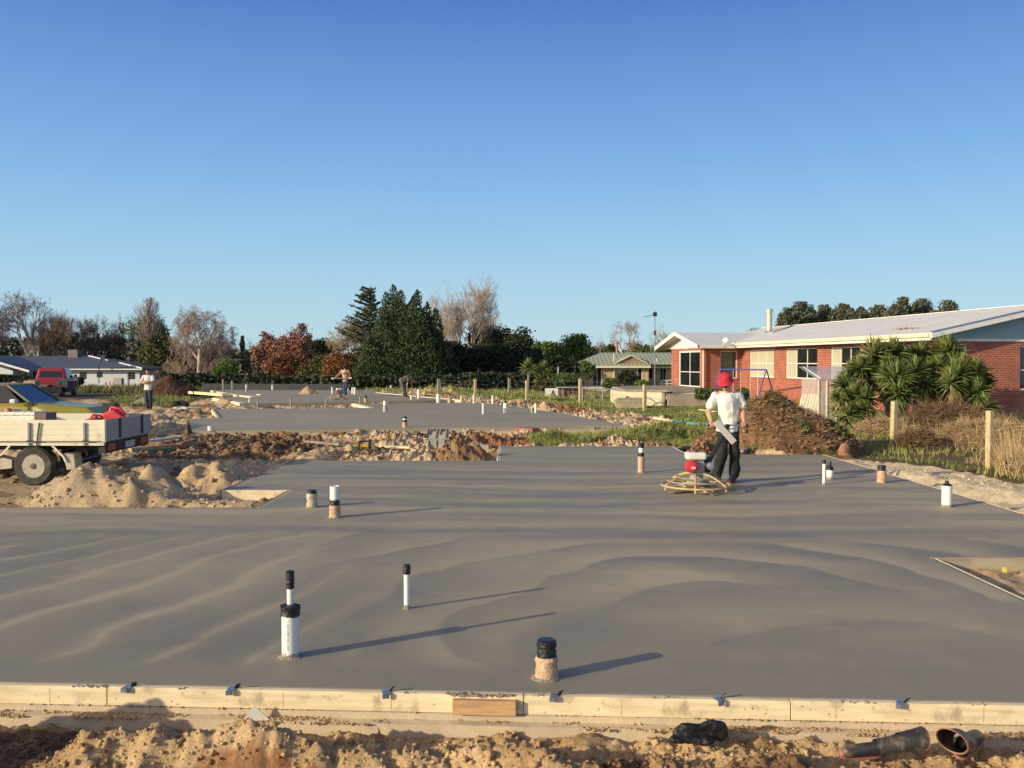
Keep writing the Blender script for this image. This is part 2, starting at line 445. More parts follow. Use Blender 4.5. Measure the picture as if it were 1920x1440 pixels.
# ================= CONCRETE SLABS =================
q = NT('wet_concrete')
at = q.n('ShaderNodeAttribute', attribute_name='tone')
tc = q.n('ShaderNodeTexCoord')
no = q.n('ShaderNodeTexNoise', i_Scale=5.0, i_Detail=8.0, i_Roughness=.65); q.l(tc.outputs['Object'], no.inputs['Vector'])
nf = q.n('ShaderNodeTexNoise', i_Scale=120.0, i_Detail=4.0, i_Roughness=.8); q.l(tc.outputs['Object'], nf.inputs['Vector'])
ad = q.n('ShaderNodeMath', operation='MULTIPLY_ADD'); ad.inputs[1].default_value = .30
q.l(no.outputs['Fac'], ad.inputs[0]); q.l(at.outputs['Fac'], ad.inputs[2])
ad2 = q.n('ShaderNodeMath', operation='MULTIPLY_ADD'); ad2.inputs[1].default_value = .34
q.l(nf.outputs['Fac'], ad2.inputs[0]); q.l(ad.outputs[0], ad2.inputs[2])
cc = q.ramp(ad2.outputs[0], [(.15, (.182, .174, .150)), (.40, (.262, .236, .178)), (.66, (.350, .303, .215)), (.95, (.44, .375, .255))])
q.l(cc, q.b.inputs['Base Color'])
mr = q.n('ShaderNodeMapRange'); mr.inputs['From Min'].default_value = .2; mr.inputs['From Max'].default_value = .9
mr.inputs['To Min'].default_value = .5; mr.inputs['To Max'].default_value = .7
q.l(ad.outputs[0], mr.inputs['Value']); q.l(mr.outputs['Result'], q.b.inputs['Roughness'])
q.b.inputs['Specular IOR Level'].default_value = .16
b1 = q.n('ShaderNodeBump', i_Strength=.22, i_Distance=.004); q.l(nf.outputs['Fac'], b1.inputs['Height'])
n7 = q.n('ShaderNodeTexNoise', i_Scale=3.0, i_Detail=3.0); q.l(tc.outputs['Object'], n7.inputs['Vector'])
b2 = q.n('ShaderNodeBump', i_Strength=.25, i_Distance=.01); q.l(n7.outputs['Fac'], b2.inputs['Height']); q.l(b1.outputs['Normal'], b2.inputs['Normal'])
q.l(b2.outputs['Normal'], q.b.inputs['Normal'])
SLABM = q.m
def saw(p, sharp=.12):
    p = p-np.floor(p)
    return np.where(p < sharp, p/sharp, 1-(p-sharp)/(1-sharp))
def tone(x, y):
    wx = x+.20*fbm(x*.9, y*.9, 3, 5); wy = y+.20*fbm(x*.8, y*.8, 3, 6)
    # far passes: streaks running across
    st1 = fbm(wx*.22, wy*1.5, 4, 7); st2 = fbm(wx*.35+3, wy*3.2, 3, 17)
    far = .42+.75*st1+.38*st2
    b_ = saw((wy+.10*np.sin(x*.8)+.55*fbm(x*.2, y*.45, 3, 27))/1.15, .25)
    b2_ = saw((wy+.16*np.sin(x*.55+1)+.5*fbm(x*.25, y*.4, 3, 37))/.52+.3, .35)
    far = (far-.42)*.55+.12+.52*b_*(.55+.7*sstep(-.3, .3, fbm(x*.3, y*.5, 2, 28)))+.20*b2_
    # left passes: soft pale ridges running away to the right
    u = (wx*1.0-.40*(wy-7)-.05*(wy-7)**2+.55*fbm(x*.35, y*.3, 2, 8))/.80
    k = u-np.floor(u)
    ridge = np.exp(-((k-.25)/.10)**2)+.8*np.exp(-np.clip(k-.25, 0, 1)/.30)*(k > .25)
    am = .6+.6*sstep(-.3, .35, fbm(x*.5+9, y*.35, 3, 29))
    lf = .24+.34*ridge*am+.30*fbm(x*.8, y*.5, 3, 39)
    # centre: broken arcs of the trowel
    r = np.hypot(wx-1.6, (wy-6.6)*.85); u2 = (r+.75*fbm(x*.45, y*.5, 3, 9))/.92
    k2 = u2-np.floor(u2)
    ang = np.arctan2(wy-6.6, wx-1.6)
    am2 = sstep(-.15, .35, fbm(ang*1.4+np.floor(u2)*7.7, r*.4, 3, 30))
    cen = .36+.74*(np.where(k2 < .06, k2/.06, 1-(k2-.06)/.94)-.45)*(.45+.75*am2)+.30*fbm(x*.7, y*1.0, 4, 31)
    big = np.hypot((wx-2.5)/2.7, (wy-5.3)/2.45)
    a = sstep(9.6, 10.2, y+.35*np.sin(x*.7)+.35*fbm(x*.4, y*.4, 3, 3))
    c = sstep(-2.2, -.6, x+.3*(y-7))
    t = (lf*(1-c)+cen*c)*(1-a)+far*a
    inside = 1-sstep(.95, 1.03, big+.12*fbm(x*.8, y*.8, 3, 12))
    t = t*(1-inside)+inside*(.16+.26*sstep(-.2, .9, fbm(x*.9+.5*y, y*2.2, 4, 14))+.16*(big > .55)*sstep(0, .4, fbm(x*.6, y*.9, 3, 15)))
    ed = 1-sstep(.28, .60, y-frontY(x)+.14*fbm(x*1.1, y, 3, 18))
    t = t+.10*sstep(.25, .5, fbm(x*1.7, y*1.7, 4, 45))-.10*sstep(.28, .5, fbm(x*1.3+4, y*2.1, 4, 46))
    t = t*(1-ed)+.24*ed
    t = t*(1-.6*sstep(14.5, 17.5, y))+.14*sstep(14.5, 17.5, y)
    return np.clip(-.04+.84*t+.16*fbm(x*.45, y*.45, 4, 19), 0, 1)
def slab(name, poly, res, label, warp=False, tonef=None, depth=.12):
    pts = [Vector(p) for p in poly]
    xv = sorted(set([p[0] for p in poly])); yv = sorted(set([p[1] for p in poly]))
    def fill(v):
        o = []
        for a, b in zip(v[:-1], v[1:]):
            n = max(1, int(math.ceil((b-a)/res))); o += [a+(b-a)*i/n for i in range(n)]
        return np.array(o+[v[-1]])
    if tonef is not None:
        gx, gy = fill(xv), fill(yv)
        XX, YY = np.meshgrid(gx, gy)
        cxm, cym = np.meshgrid((gx[1:]+gx[:-1])/2, (gy[1:]+gy[:-1])/2)
        ins = inpoly(cxm, cym, poly)
        if warp: YY = YY+np.where(YY < 7, (frontY(XX)-5.25)*(7-YY)/(7-5.25), 0)
        T = tonef(XX, YY)
        ZZ = .0012*fbm(XX*2.2, YY*2.2, 3, 66)
        id_ = np.arange(XX.size).reshape(XX.shape)
        Fs = np.stack([id_[:-1, :-1], id_[:-1, 1:], id_[1:, 1:], id_[1:, :-1]], -1)[ins]
        used = np.unique(Fs); rm = -np.ones(XX.size, int); rm[used] = np.arange(len(used))
        V = np.stack([XX, YY, ZZ], -1).reshape(-1, 3)[used]
        Fs = rm[Fs]
        # skirt from the outline
        from collections import Counter
        E = {}
        for a, b in ((0, 1), (1, 2), (2, 3), (3, 0)):
            for i, j in zip(Fs[:, a], Fs[:, b]):
                k = (j, i)
                if k in E: del E[k]
                else: E[(i, j)] = 1
        nv = len(V); low = {}
        extra = []; ef = []
        def lw(i):
            if i not in low:
                low[i] = nv+len(extra); extra.append((V[i][0], V[i][1], -depth))
            return low[i]
        for (i, j) in E: ef.append((j, i, lw(i), lw(j)))
        T = T.reshape(-1)[used]
        V = np.vstack([V, extra]); Fs = np.vstack([Fs, ef]); T = np.r_[T, np.full(len(extra), .5)]
        o = npmesh(name, V, Fs, SLABM, attr={'tone': T})
    return o
def polyslab(name, poly, depth, seed):
    # triangulated outline, gridded by clipping through bmesh bisects
    bm = bmesh.new()
    vs = [bm.verts.new((x, y, 0)) for x, y in poly]
    bm.faces.new(vs)
    x0, x1 = min(p[0] for p in poly), max(p[0] for p in poly); y0, y1 = min(p[1] for p in poly), max(p[1] for p in poly)
    st = .3
    x = x0+st
    while x < x1:
        bmesh.ops.bisect_plane(bm, geom=bm.verts[:]+bm.edges[:]+bm.faces[:], plane_co=(x, 0, 0), plane_no=(1, 0, 0)); x += st
    y = y0+st
    while y < y1:
        bmesh.ops.bisect_plane(bm, geom=bm.verts[:]+bm.edges[:]+bm.faces[:], plane_co=(0, y, 0), plane_no=(0, 1, 0)); y += st*1.0
    be = [e for e in bm.edges if e.is_boundary]
    r = bmesh.ops.extrude_edge_only(bm, edges=be)
    for v in r['geom']:
        if isinstance(v, bmesh.types.BMVert): v.co.z = -depth
    bmesh.ops.recalc_face_normals(bm, faces=bm.faces)
    me = bpy.data.meshes.new(name); bm.to_mesh(me); bm.free()
    n = len(me.vertices); co = np.empty(n*3); me.vertices.foreach_get('co', co); co = co.reshape(-1, 3)
    x, y = co[:, 0], co[:, 1]
    t = .20+.42*saw((y+.5*fbm(x*.2, y*.3, 3, seed)+.1*np.sin(x*.6))/1.1, .3)*.8+.2*fbm(x*.3, y*.6, 4, seed+1)
    at = me.attributes.new('tone', 'FLOAT', 'POINT'); at.data.foreach_set('value', np.clip(t, 0, 1).astype(np.float32))
    # normals up
    if me.polygons[0].normal.z < 0: me.flip_normals()
    return link(name, me, SLABM)
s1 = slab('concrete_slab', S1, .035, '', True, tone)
tag(s1, 'large freshly trowelled grey concrete slab filling the foreground behind the pine edge board', 'concrete slab')
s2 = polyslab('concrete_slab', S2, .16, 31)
tag(s2, 'grey concrete slab beyond the foreground slab, behind the heaps of sand', 'concrete slab')
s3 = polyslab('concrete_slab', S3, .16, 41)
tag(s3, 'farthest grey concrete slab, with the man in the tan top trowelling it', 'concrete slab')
# footings
m = MB()
n = 60
for i in range(n):
    xa = XL+(4.25-XL)*i/n; xb = XL+(4.25-XL)*(i+1)/n
    za = -.112
    for (o0, o1, zt) in ((-.02, .12, -.112), (-.09, -.021, -.15)):
        vs = []
        for xx in (xa, xb):
            f = frontY(xx); w = .01*fbm(np.array(xx*3.), np.array(o0), 3, 5)
            vs += [(xx, f+o0-.03+w, -.42), (xx, f+o1-.03, -.42), (xx, f+o1-.03, zt), (xx, f+o0-.03+w, zt)]
        m.add(vs, [(0, 4, 5, 1), (1, 5, 6, 2), (2, 6, 7, 3), (3, 7, 4, 0)]+([(0, 1, 2, 3)] if i == 0 else [])+([(4, 7, 6, 5)] if i == n-1 else []))
ft = m.build('concrete_footing', CONC); ft.parent = s1
m = MB(); a, b = S2[0], S2[-1]
ftp = MB()
dx, dy = b[0]-a[0], b[1]-a[1]
m.add([(a[0]-.5, a[1]-.35, -.5), (b[0]+.4, b[1]-.35, -.5), (b[0]+.4, b[1]+.1, -.5), (a[0]-.5, a[1]+.1, -.5),
       (a[0]-.5, a[1]-.35, -.10), (b[0]+.4, b[1]-.35, -.10), (b[0]+.4, b[1]+.1, -.10), (a[0]-.5, a[1]+.1, -.10)],
      [(0, 3, 2, 1), (4, 5, 6, 7), (0, 1, 5, 4), (1, 2, 6, 5), (2, 3, 7, 6), (3, 0, 4, 7)])
m.build('concrete_footing', CONC).parent = s2

# ================= FORMWORK =================
def board(a, b, w, h, name, label, m=WOODL, group=None, cat='board', top=0.0, up=(0, 0, 1)):
    """board standing on edge from a to b (plan points), top at z"""
    a, b = Vector((a[0], a[1], 0)), Vector((b[0], b[1], 0)); L = (b-a).length
    ang = math.atan2(b.y-a.y, b.x-a.x)
    o = MB().box(0, L, -w/2, w/2, -h, 0).build(name, m, bevel=min(.003, w*.1))
    o.location = (a.x, a.y, top); o.rotation_euler.z = ang
    return tag(o, label, cat, group)
def fp(x, off=-.025): return (x, frontY(x)+off)
xj = [XL, G(200, 1290).x, G(982, 1303).x, G(1480, 1312).x, 4.3]
labs = ['leftmost pale pine edge board along the front of the foreground slab', 'long pale pine edge board with the short packing block on it, front of the slab', 'pale pine edge board just right of the packing block, front of the slab', 'rightmost pale pine edge board above the gumboots, front of the slab']
STAIN = mat('nail_stain', (.60, .40, .20), .8, .4, 40)
for i in range(4):
    ob = board(fp(xj[i]+.002), fp(xj[i+1]-.002), .046, .112, 'edge_board', labs[i], group='pine edge boards along the slab front', cat='edge board', top=.002+.0015*(i % 2))
    for px in (60, 521, 706, 880-150, 1165, 1470, 1560, 1826):
        X_ = G(px, 1310).x
        if xj[i]+.05 < X_ < xj[i+1]-.05:
            l_ = (X_-xj[i])*math.hypot(1, .055); st_ = MB()
            for k_ in range(5): z_ = -.012-.018*k_; st_.add([(l_-.003-random.uniform(0, .003), -.0235, z_), (l_+.003+random.uniform(0, .003), -.0235, z_), (l_+random.uniform(0, .004), -.0235, z_-.017), (l_-random.uniform(0, .004), -.0235, z_-.017)], [(0, 1, 2, 3)])
            st_.build('nail_stain', STAIN, ob)
    for k_ in range(14):
        a_, z_, r_ = random.uniform(.05, max(.1, xj[i+1]-xj[i]-.1)), random.uniform(-.10, -.015), random.uniform(.003, .009)
        MB().add([(a_+r_*random.uniform(.5, 1.6)*math.cos(q_*.785), -.0234, z_+r_*random.uniform(.4, .9)*math.sin(q_*.785)) for q_ in range(8)], [tuple(range(8))]).build('cement_spot' if k_ % 3 else 'knot', SPLAT if k_ % 3 else STAIN, ob)
a = G(848, 1310).x; b = G(968, 1310).x
board((a, frontY(a)-.072), (b, frontY(b)-.072), .045, .085, 'packing_block', 'short orange-brown timber block fixed to the face of the front edge board', mat('kiln_pine', (.55, .34, .17), .8, .25, 4, .2, aniso=(1, 8, 8)), cat='timber block', top=-.018)
m = MB()
for i in range(38):
    xx = random.uniform(a-.05, b-.02); m.lathe([(random.uniform(.004, .014), -.004), (random.uniform(.006, .014), .004), (.002, random.uniform(.007, .014))], 6, (xx, frontY(xx)-.05+random.uniform(-.025, .015), .006), jit=.4)
for cpx, hw_, cnt in ((150, .12, 26), (1585, .12, 24), (1010, .05, 8), (330, .03, 6), (760, .06, 8), (1240, .08, 10), (1800, .05, 8)):
    xc = G(cpx, 1300).x
    for i in range(cnt):
        xx = xc+random.uniform(-hw_, hw_); r_ = random.uniform(.002, .006); m.lathe([(r_, -.003), (r_*1.1, .002), (r_*.4, r_*.9)], 6, (xx, frontY(xx)-.035+random.uniform(-.018, .02), .004), jit=.4)
tag(m.build('cement_crumbs', SPLAT, smooth=True), 'crumbs of set cement on top of the front edge board', 'crumbs', kind='stuff')
# galvanised form ties
tie = empty('form_tie', (0, 0, 0), '', 'metal tie', 'folded metal ties on the front edge board')
TIEM = mat('blue_zinc', (.30, .35, .44), .35, .4, 30, metal=.6)
MB().box(-.036, .012, -.035, .03, .004, .007).build('plate', TIEM, tie)
MB().box(-.04, .0, -.045, -.035, -.02, .007).build('lip', TIEM, tie)
MB().bar((.012, .01, .005), (.030, -.012, .035), .03, .003).build('fold', DARK, tie)
tl = ['folded metal tie nearest the left end of the front edge board', 'folded metal tie above the big dirt mound, second from left on the front edge board', 'folded metal tie left of the packing block on the front edge board', 'folded metal tie just right of the packing block on the front edge board', 'folded metal tie above the black plastic sheet on the front edge board', 'folded metal tie above and left of the gumboots on the front edge board']
for i, (px, ro) in enumerate([(232, -.2), (432, .1), (727, .3), (1043, -.1), (1343, .4), (1672, -.3)]):
    o = tie if i == 0 else copy_tree(tie)
    x = G(px, 1300).x; o.location = (x, frontY(x)-.03, 0); o.rotation_euler.z = ro; o['label'] = tl[i]
# notch boards
board((4.22, 8.885), (8.6, 8.885), .045, .16, 'edge_board', 'pine edge board facing the sandy gap at the right edge of the slab', cat='edge board', top=.003, m=WOODP)
board((4.262, 4.9), (4.262, 8.86), .022, .10, 'edge_board', 'thin pale edge strip running beside the sandy gap at right', WOODL, cat='edge board', top=.003)
board((-4.47, 13.62), (-3.44, 13.62), .045, .16, 'edge_board', 'pine board closing the small step in the slab by the sand heaps', cat='edge board', top=.003)
board((-4.49, 13.6), (-4.375, 17.7), .035, .12, 'edge_board', 'pale board edge running away beside the two sand heaps', WOODG, cat='edge board', top=.003)
board((-3.455, 12.03), (-3.455, 13.58), .035, .12, 'edge_board', 'short board edge between the step and the nearest sand heap', WOODG, cat='edge board', top=.003)
board((-.295, 17.72), (-.295, 20.77), .035, .12, 'edge_board', 'pale board edge beside the grey heap at the back of the slab', WPAINT, cat='edge board', top=.003)
board((3.77, 18.97), (3.77, 20.75), .035, .12, 'edge_board', 'pale board edge behind the power trowel at the back corner of the slab', WPAINT, cat='edge board', top=.003)
board((-.27, 20.785), (3.77, 20.785), .045, .12, 'edge_board', 'dark board along the back edge of the slab beside the grass', WOODG, cat='edge board', top=.003)
board((6.668, 8.9), (6.668, 18.95), .03, .12, 'edge_board', 'long pale board edge between slab and the pale sand at right', WOODL, cat='edge board', top=.003)
board((-4.3, 17.72), (-.33, 17.72), .03, .12, 'edge_board', 'board edge at the foot of the sand behind the slab', WOODG, cat='edge board', top=.003)
def pboard(p0, p1, w, h, label, m=WOODL, top=.03, z=0, name='timber_board'):
    a, b = G(*p0, z), G(*p1, z); return board(a, b, w, h, name, label, m, cat='timber board', top=top, group=None)
pboard((398, 769), (408, 783), .09, .2, 'short upright pine board at the left end of the middle slab step', top=.04)
pboard((349, 787), (349, 809), .08, .2, 'pink timber end board of the middle slab, beside the tailgate', WOODP, top=.004)
pboard((664, 757.5), (696, 765), .25, .12, 'cream board tapering into the joint between the two far slabs', top=.03)
pboard((398, 733.5), (448, 743), .25, .2, 'upper of the pale boards at the left of the farthest slab', top=.06)
pboard((360, 740), (424, 745), .5, .15, 'broad yellow plank lying left of the farthest slab', top=.12, z=-.1)
pboard((403, 748), (455, 757), .3, .15, 'lower pale board at the left of the farthest slab', top=.05)
pboard((457, 743), (478, 746), .5, .1, 'short pale offcut lying on the farthest slab edge', top=.07)
pboard((486, 740.5), (494, 741), .4, .05, 'tiny pale offcut lying on the farthest slab', top=.05)
pboard((706, 736.5), (865, 751), .12, .14, 'long pale edge board in front of the bending man', top=.03)
board(S2[5], (S2[5][0]+.01, S2[5][1]+.5), .05, .1, 'timber_board', 'small peg board at the joint of the far slabs', WOODG, cat='timber board')
for nm, (a0, b0), (a1, b1), mm, hh, z in [
    ('blue-grey painted plank on top of the plank stack by the truck', (236, 832), (352, 818), mat('blue_plank', (.42, .50, .54), .8), .05, .08),
    ('pink-brown plank in the middle of the plank stack by the truck', (243, 843), (420, 826), WOODP, .07, -.02),
    ('green painted plank at the bottom of the plank stack by the truck', (246, 849), (322, 843), mat('green_plank', (.13, .36, .16), .8), .09, -.12),
    ('thin brown plank reaching towards the middle slab', (335, 832), (400, 816), mat('brown_plank', (.28, .17, .10), .8), .05, .03),
    ('dark timber plank lying on the brown soil', (345, 832), (470, 829), mat('dark_plank', (.16, .11, .08), .85), .06, -.08),
    ('grey plank half buried in the brown soil behind the slab', (572, 830), (638, 833), WOODG, .05, -.05),
    ('pale plank lying on the sand right of the yellow work light', (712, 837), (770, 839), WOODL, .05, -.1),
    ('weathered plank at the back of the slab beside the grey heap', (882, 837), (918, 838), WOODG, .1, -.04),
    ('cream plank beside the yellow bag', (1228, 783), (1257, 789), WOODL, .08, -.02),
    ('thin stick of wood lying on the lawn', (1312, 768), (1342, 772), WOODL, .04, -.12),
    ('grey plank at the foot of the big dirt heap', (1388, 846), (1416, 834), WOODG, .06, -.02)]:
    A, B = G(a0, b0, z), G(a1, b1, z)
    A.z = max(z, Hs(A.x, A.y)+.04) if 'plank stack' not in nm else z
    B.z = max(z, Hs(B.x, B.y)+.04) if 'plank stack' not in nm else z
    L = (B-A).length
    o = MB().box(0, L, -.07, .07, -hh/2, hh/2).build('plank', mm, bevel=.004)
    o.location = A; o.rotation_euler = (0, -math.atan2(B.z-A.z, math.hypot(B.x-A.x, B.y-A.y)), math.atan2(B.y-A.y, B.x-A.x))
    tag(o, nm, 'plank')
# plank on packer at slab2 front
a, b = G(973, 804, -.05), G(1005, 806, -.05)
board(a, b, .35, .12, 'plank', 'red-brown block lying on the footing of the middle slab', mat('redwood', (.30, .13, .08), .8), cat='plank', top=.0)

# ================= PIPES =================
def pipe(px, py, parts, label, group=None, name='pipe_riser', lean=0, z=0, Y=None):
    """parts: (part name, material, r, z0, z1, kind)"""
    p = G(px, py, z)
    t = empty(name, p, label, 'pipe', group, random.uniform(0, 6))
    t.rotation_euler.x = lean
    for (nm, mm, r, z0, z1, kd) in parts:
        m = MB()
        if kd == 'wrap':
            k = max(3, int((z1-z0)/.02)); pr = [(r*(1+random.uniform(-.07, .07)), z0+(z1-z0)*i/k) for i in range(k+1)]
            pr = [(r*1.12, z0)]+pr[1:]+[(r*.8, z1+.002)]; m.lathe(pr, 20, jit=.035)
        elif kd == 'tape':
            k = max(3, int((z1-z0)/.015)); pr = [(r*(1+random.uniform(-.04, .10)), z0+(z1-z0)*i/k) for i in range(k+1)]+[(r*.75, z1+.004)]; m.lathe(pr, 18, jit=.04, wob=.002)
        elif kd == 'collar':
            m.lathe([(r*.9, z0), (r*1.12, z0+.01), (r*1.05, (z0+z1)/2), (r*1.15, z1), (r*.5, z1+.008)], 18, jit=.05, wob=.006)
        elif kd == 'open':
            m.lathe([(r, z0), (r, z1), (r*.88, z1), (r*.88, z1-.08)], 24)
        elif kd == 'cone':
            m.lathe([(r, z0), (r*1.03, z0+(z1-z0)*.3), (r*.45, z0+(z1-z0)*.55), (r*.4, z1)], 18, jit=.04, wob=.002)
        elif kd == 'bulb':
            m.lathe([(r*.6, z0), (r, z0+(z1-z0)*.3), (r, z0+(z1-z0)*.8), (r*.8, z1)], 18, jit=.02)
        else:
            m.lathe([(r, z0), (r, z1)], 24)
        m.build(nm, mm, t, smooth=True)
    if parts[0][1] is WHITE and py > 840:
        MB().lathe([(parts[0][2]*1.004, 0), (parts[0][2]*1.012, .012), (parts[0][2]*1.006, .03), (parts[0][2]*.98, .042)], 20, jit=.008, wob=.006).build('cement_smear', SPLAT, t, smooth=True)
    # splash of wet mortar where it leaves the slab
    r0 = parts[0][2]
    if py > 840: MB().lathe([(r0*1.5, -.004), (r0*1.3, .004), (r0*1.02, .012)], 18, jit=.10).build('mortar_ring', SPLAT, t, smooth=True)
    return t
pipe(545, 1231, [('sleeve', WHITE, .058, 0, .325, ''), ('tape_collar', BLACK, .060, .275, .345, 'collar'), ('inner_pipe', WHITE, .022, .33, .50, ''), ('cap', BLACK, .027, .46, .575, 'tape')], 'white drain sleeve with black tape collar and thin capped pipe above, front left of slab')
pipe(763, 1141, [('tube', WHITE, .024, 0, .335, ''), ('cap', BLACK, .029, .28, .352, 'tape')], 'slim white pipe with small black cap in the middle of the foreground slab')
pipe(1025, 1270, [('foam_wrap', FOAM, .070, 0, .135, 'wrap'), ('cap', BLACK, .058, .12, .235, 'tape')], 'squat brown foam-wrapped pipe with shiny black taped top, front centre of slab')
pipe(585, 951, [('plaster_wrap', CEMWRAP, .072, 0, .19, 'wrap'), ('cap', BLACK, .062, .17, .235, 'tape')], 'stubby cement-splashed pipe left of the pipe with the open white top')
pipe(628, 970, [('foam_wrap', FOAM, .068, 0, .155, 'wrap'), ('tape_collar', BLACK, .058, .15, .235, 'tape'), ('tube', WHITE, .062, .225, .40, 'open')], 'brown wrapped pipe with an open white tube on top, left of the slab')
pipe(1202, 886, [('foam_wrap', FOAM, .060, 0, .29, 'wrap'), ('tape_collar', BLACK, .053, .28, .36, 'tape'), ('tube', WHITE, .045, .35, .46, ''), ('cap', BLACK, .052, .445, .535, 'tape')], 'tall brown, black and white banded pipe left of the man in the red hat')
pipe(1545, 909, [('tube', WHITE, .026, 0, .38, ''), ('cap', BLACK, .03, .34, .40, 'tape')], 'thin white pipe with black cap standing right of the man in the red hat')
pipe(1556, 899, [('bulb', WHITE, .058, 0, .19, 'bulb'), ('cap', BLACK, .057, .16, .31, 'cone')], 'white bottle-shaped pipe with black neck just behind the thin white pipe')
pipe(1653, 905, [('foam_wrap', FOAM, .072, 0, .20, 'wrap'), ('cap', BLACK, .064, .19, .285, 'tape')], 'brown wrapped pipe with black top near the right edge of the slab')
pipe(1775, 950, [('tube', WHITE, .066, 0, .29, ''), ('cap', BLACK, .062, .28, .355, 'cone')], 'fat white pipe with black cone cap nearest the sand on the right')
pt = [o for o in bpy.data.objects if o.name.startswith('pipe_riser')][0]; pt.rotation_euler.z = 0
m = MB()
for k_ in range(22):
    if k_ % 6 == 5: continue
    z_ = .06+k_*.008; m.box(-.006, -.006+random.uniform(.004, .009), -.0588, -.0578, z_, z_+.0045)
m.build('printed_text', mat('print_ink', (.12, .12, .13), .6), pt)
# middle slab
pipe(759, 801, [('foam_wrap', FOAM, .075, 0, .16, 'wrap'), ('tape_collar', BLACK, .07, .16, .22, 'tape'), ('tube', WHITE, .06, .22, .27, ''), ('cap', BLACK, .06, .27, .32, 'tape')], 'brown, black and white banded pipe at the front of the middle slab')
pipe(722, 771.5, [('foam_wrap', CEMWRAP, .08, 0, .25, 'wrap'), ('tube', WHITE, .075, .25, .43, '')], 'white topped wrapped pipe near the centre of the middle slab')
pipe(906, 776, [('tube', WHITE, .045, 0, .42, ''), ('cap', BLACK, .045, .42, .46, 'tape')], 'slim white pipe on the right part of the middle slab')
pipe(948, 774.5, [('tube', WHITE, .09, 0, .40, ''), ('cap', BLACK, .07, .40, .52, 'cone')], 'thicker white capped pipe right of the slim one on the middle slab')
pipe(997, 773, [('foam_wrap', CEMWRAP, .11, 0, .18, 'wrap')], 'short grey wrapped pipe stub at the right edge of the middle slab')
pipe(1004.5, 774, [('tube', WHITE, .05, 0, .37, '')], 'thin white pipe beside the short grey stub at the edge of the middle slab')
pipe(395, 807, [('tube', WHITE, .085, 0, .12, '')], 'short white pipe stub at the front left of the middle slab')
pipe(924, 757, [('tube', WHITE, .055, 0, .4, '')], 'thin white pipe at the back right of the middle slab by the grass')
pipe(888.5, 756, [('tube', WHITE, .05, 0, .4, '')], 'thin white pipe in front of the pale fence post')
pipe(822, 755, [('tube', WHITE, .10, 0, .42, '')], 'white pipe at the back of the middle slab below the grey fence post')
pipe(843.5, 755, [('foam_wrap', FOAM, .11, 0, .25, 'wrap')], 'short brown wrapped pipe at the back of the middle slab')
pipe(865, 753, [('tube', WOODL, .05, 0, .3, '')], 'small timber peg at the far corner by the grass', name='timber_peg')['category'] = 'peg'
# farthest slab
for px, py, hgt, r, k, lab in [(623, 738, .42, .055, 0, 'white pipe left of the far power trowel'), (652, 736, .34, .06, 0, 'white pipe just right of the man in the tan top'), (661, 738, .4, .06, 0, 'left one of the two close white pipes on the farthest slab'), (665.5, 739, .42, .075, 0, 'right one of the two close white pipes on the farthest slab'),
                               (685.5, 754, .32, .08, 1, 'brown pipe with black top right of the far power trowel'), (462, 735, .5, .07, 2, 'white topped brown pipe on the left of the farthest slab'), (511, 730.5, .35, .07, 0, 'short white pipe at the back of the farthest slab'), (467.5, 754.5, .18, .04, 0, 'tiny white pipe at the front left of the farthest slab'),
                               (785, 747, .5, .085, 0, 'white capped pipe at the right edge of the farthest slab'), (771, 749, .22, .05, 0, 'low white pipe near the right edge of the farthest slab'), (733, 727, .2, .06, 0, 'tiny white pipe in the sand left of the bending man')]:
    pr = [[('tube', WHITE, r, 0, hgt, '')], [('foam_wrap', FOAM, r, 0, hgt*.65, 'wrap'), ('cap', BLACK, r*.9, hgt*.6, hgt, 'tape')], [('foam_wrap', FOAM, r, 0, hgt*.5, 'wrap'), ('tube', WHITE, r*.9, hgt*.5, hgt, '')]][k]
    pipe(px, py, pr, lab)
for px, py, hgt, lab in [(545, 757, .3, 'timber peg left of the far power trowel'), (611.5, 757, .22, 'small peg below the far power trowel'), (675, 755, .28, 'timber peg right of the far power trowel'), (781, 751, .25, 'timber peg between white pipes by the long edge board'), (483, 757, .12, 'short peg at the front edge of the farthest slab'), (687, 733.5, .27, 'pale peg in the red sand behind the farthest slab')]:
    p = G(px, py, 0)
    tag(MB().lathe([(.045, -.2), (.042, hgt), (.02, hgt+.02)], 5, jit=.1).build('timber_peg', WOODG, loc=p), lab, 'peg')

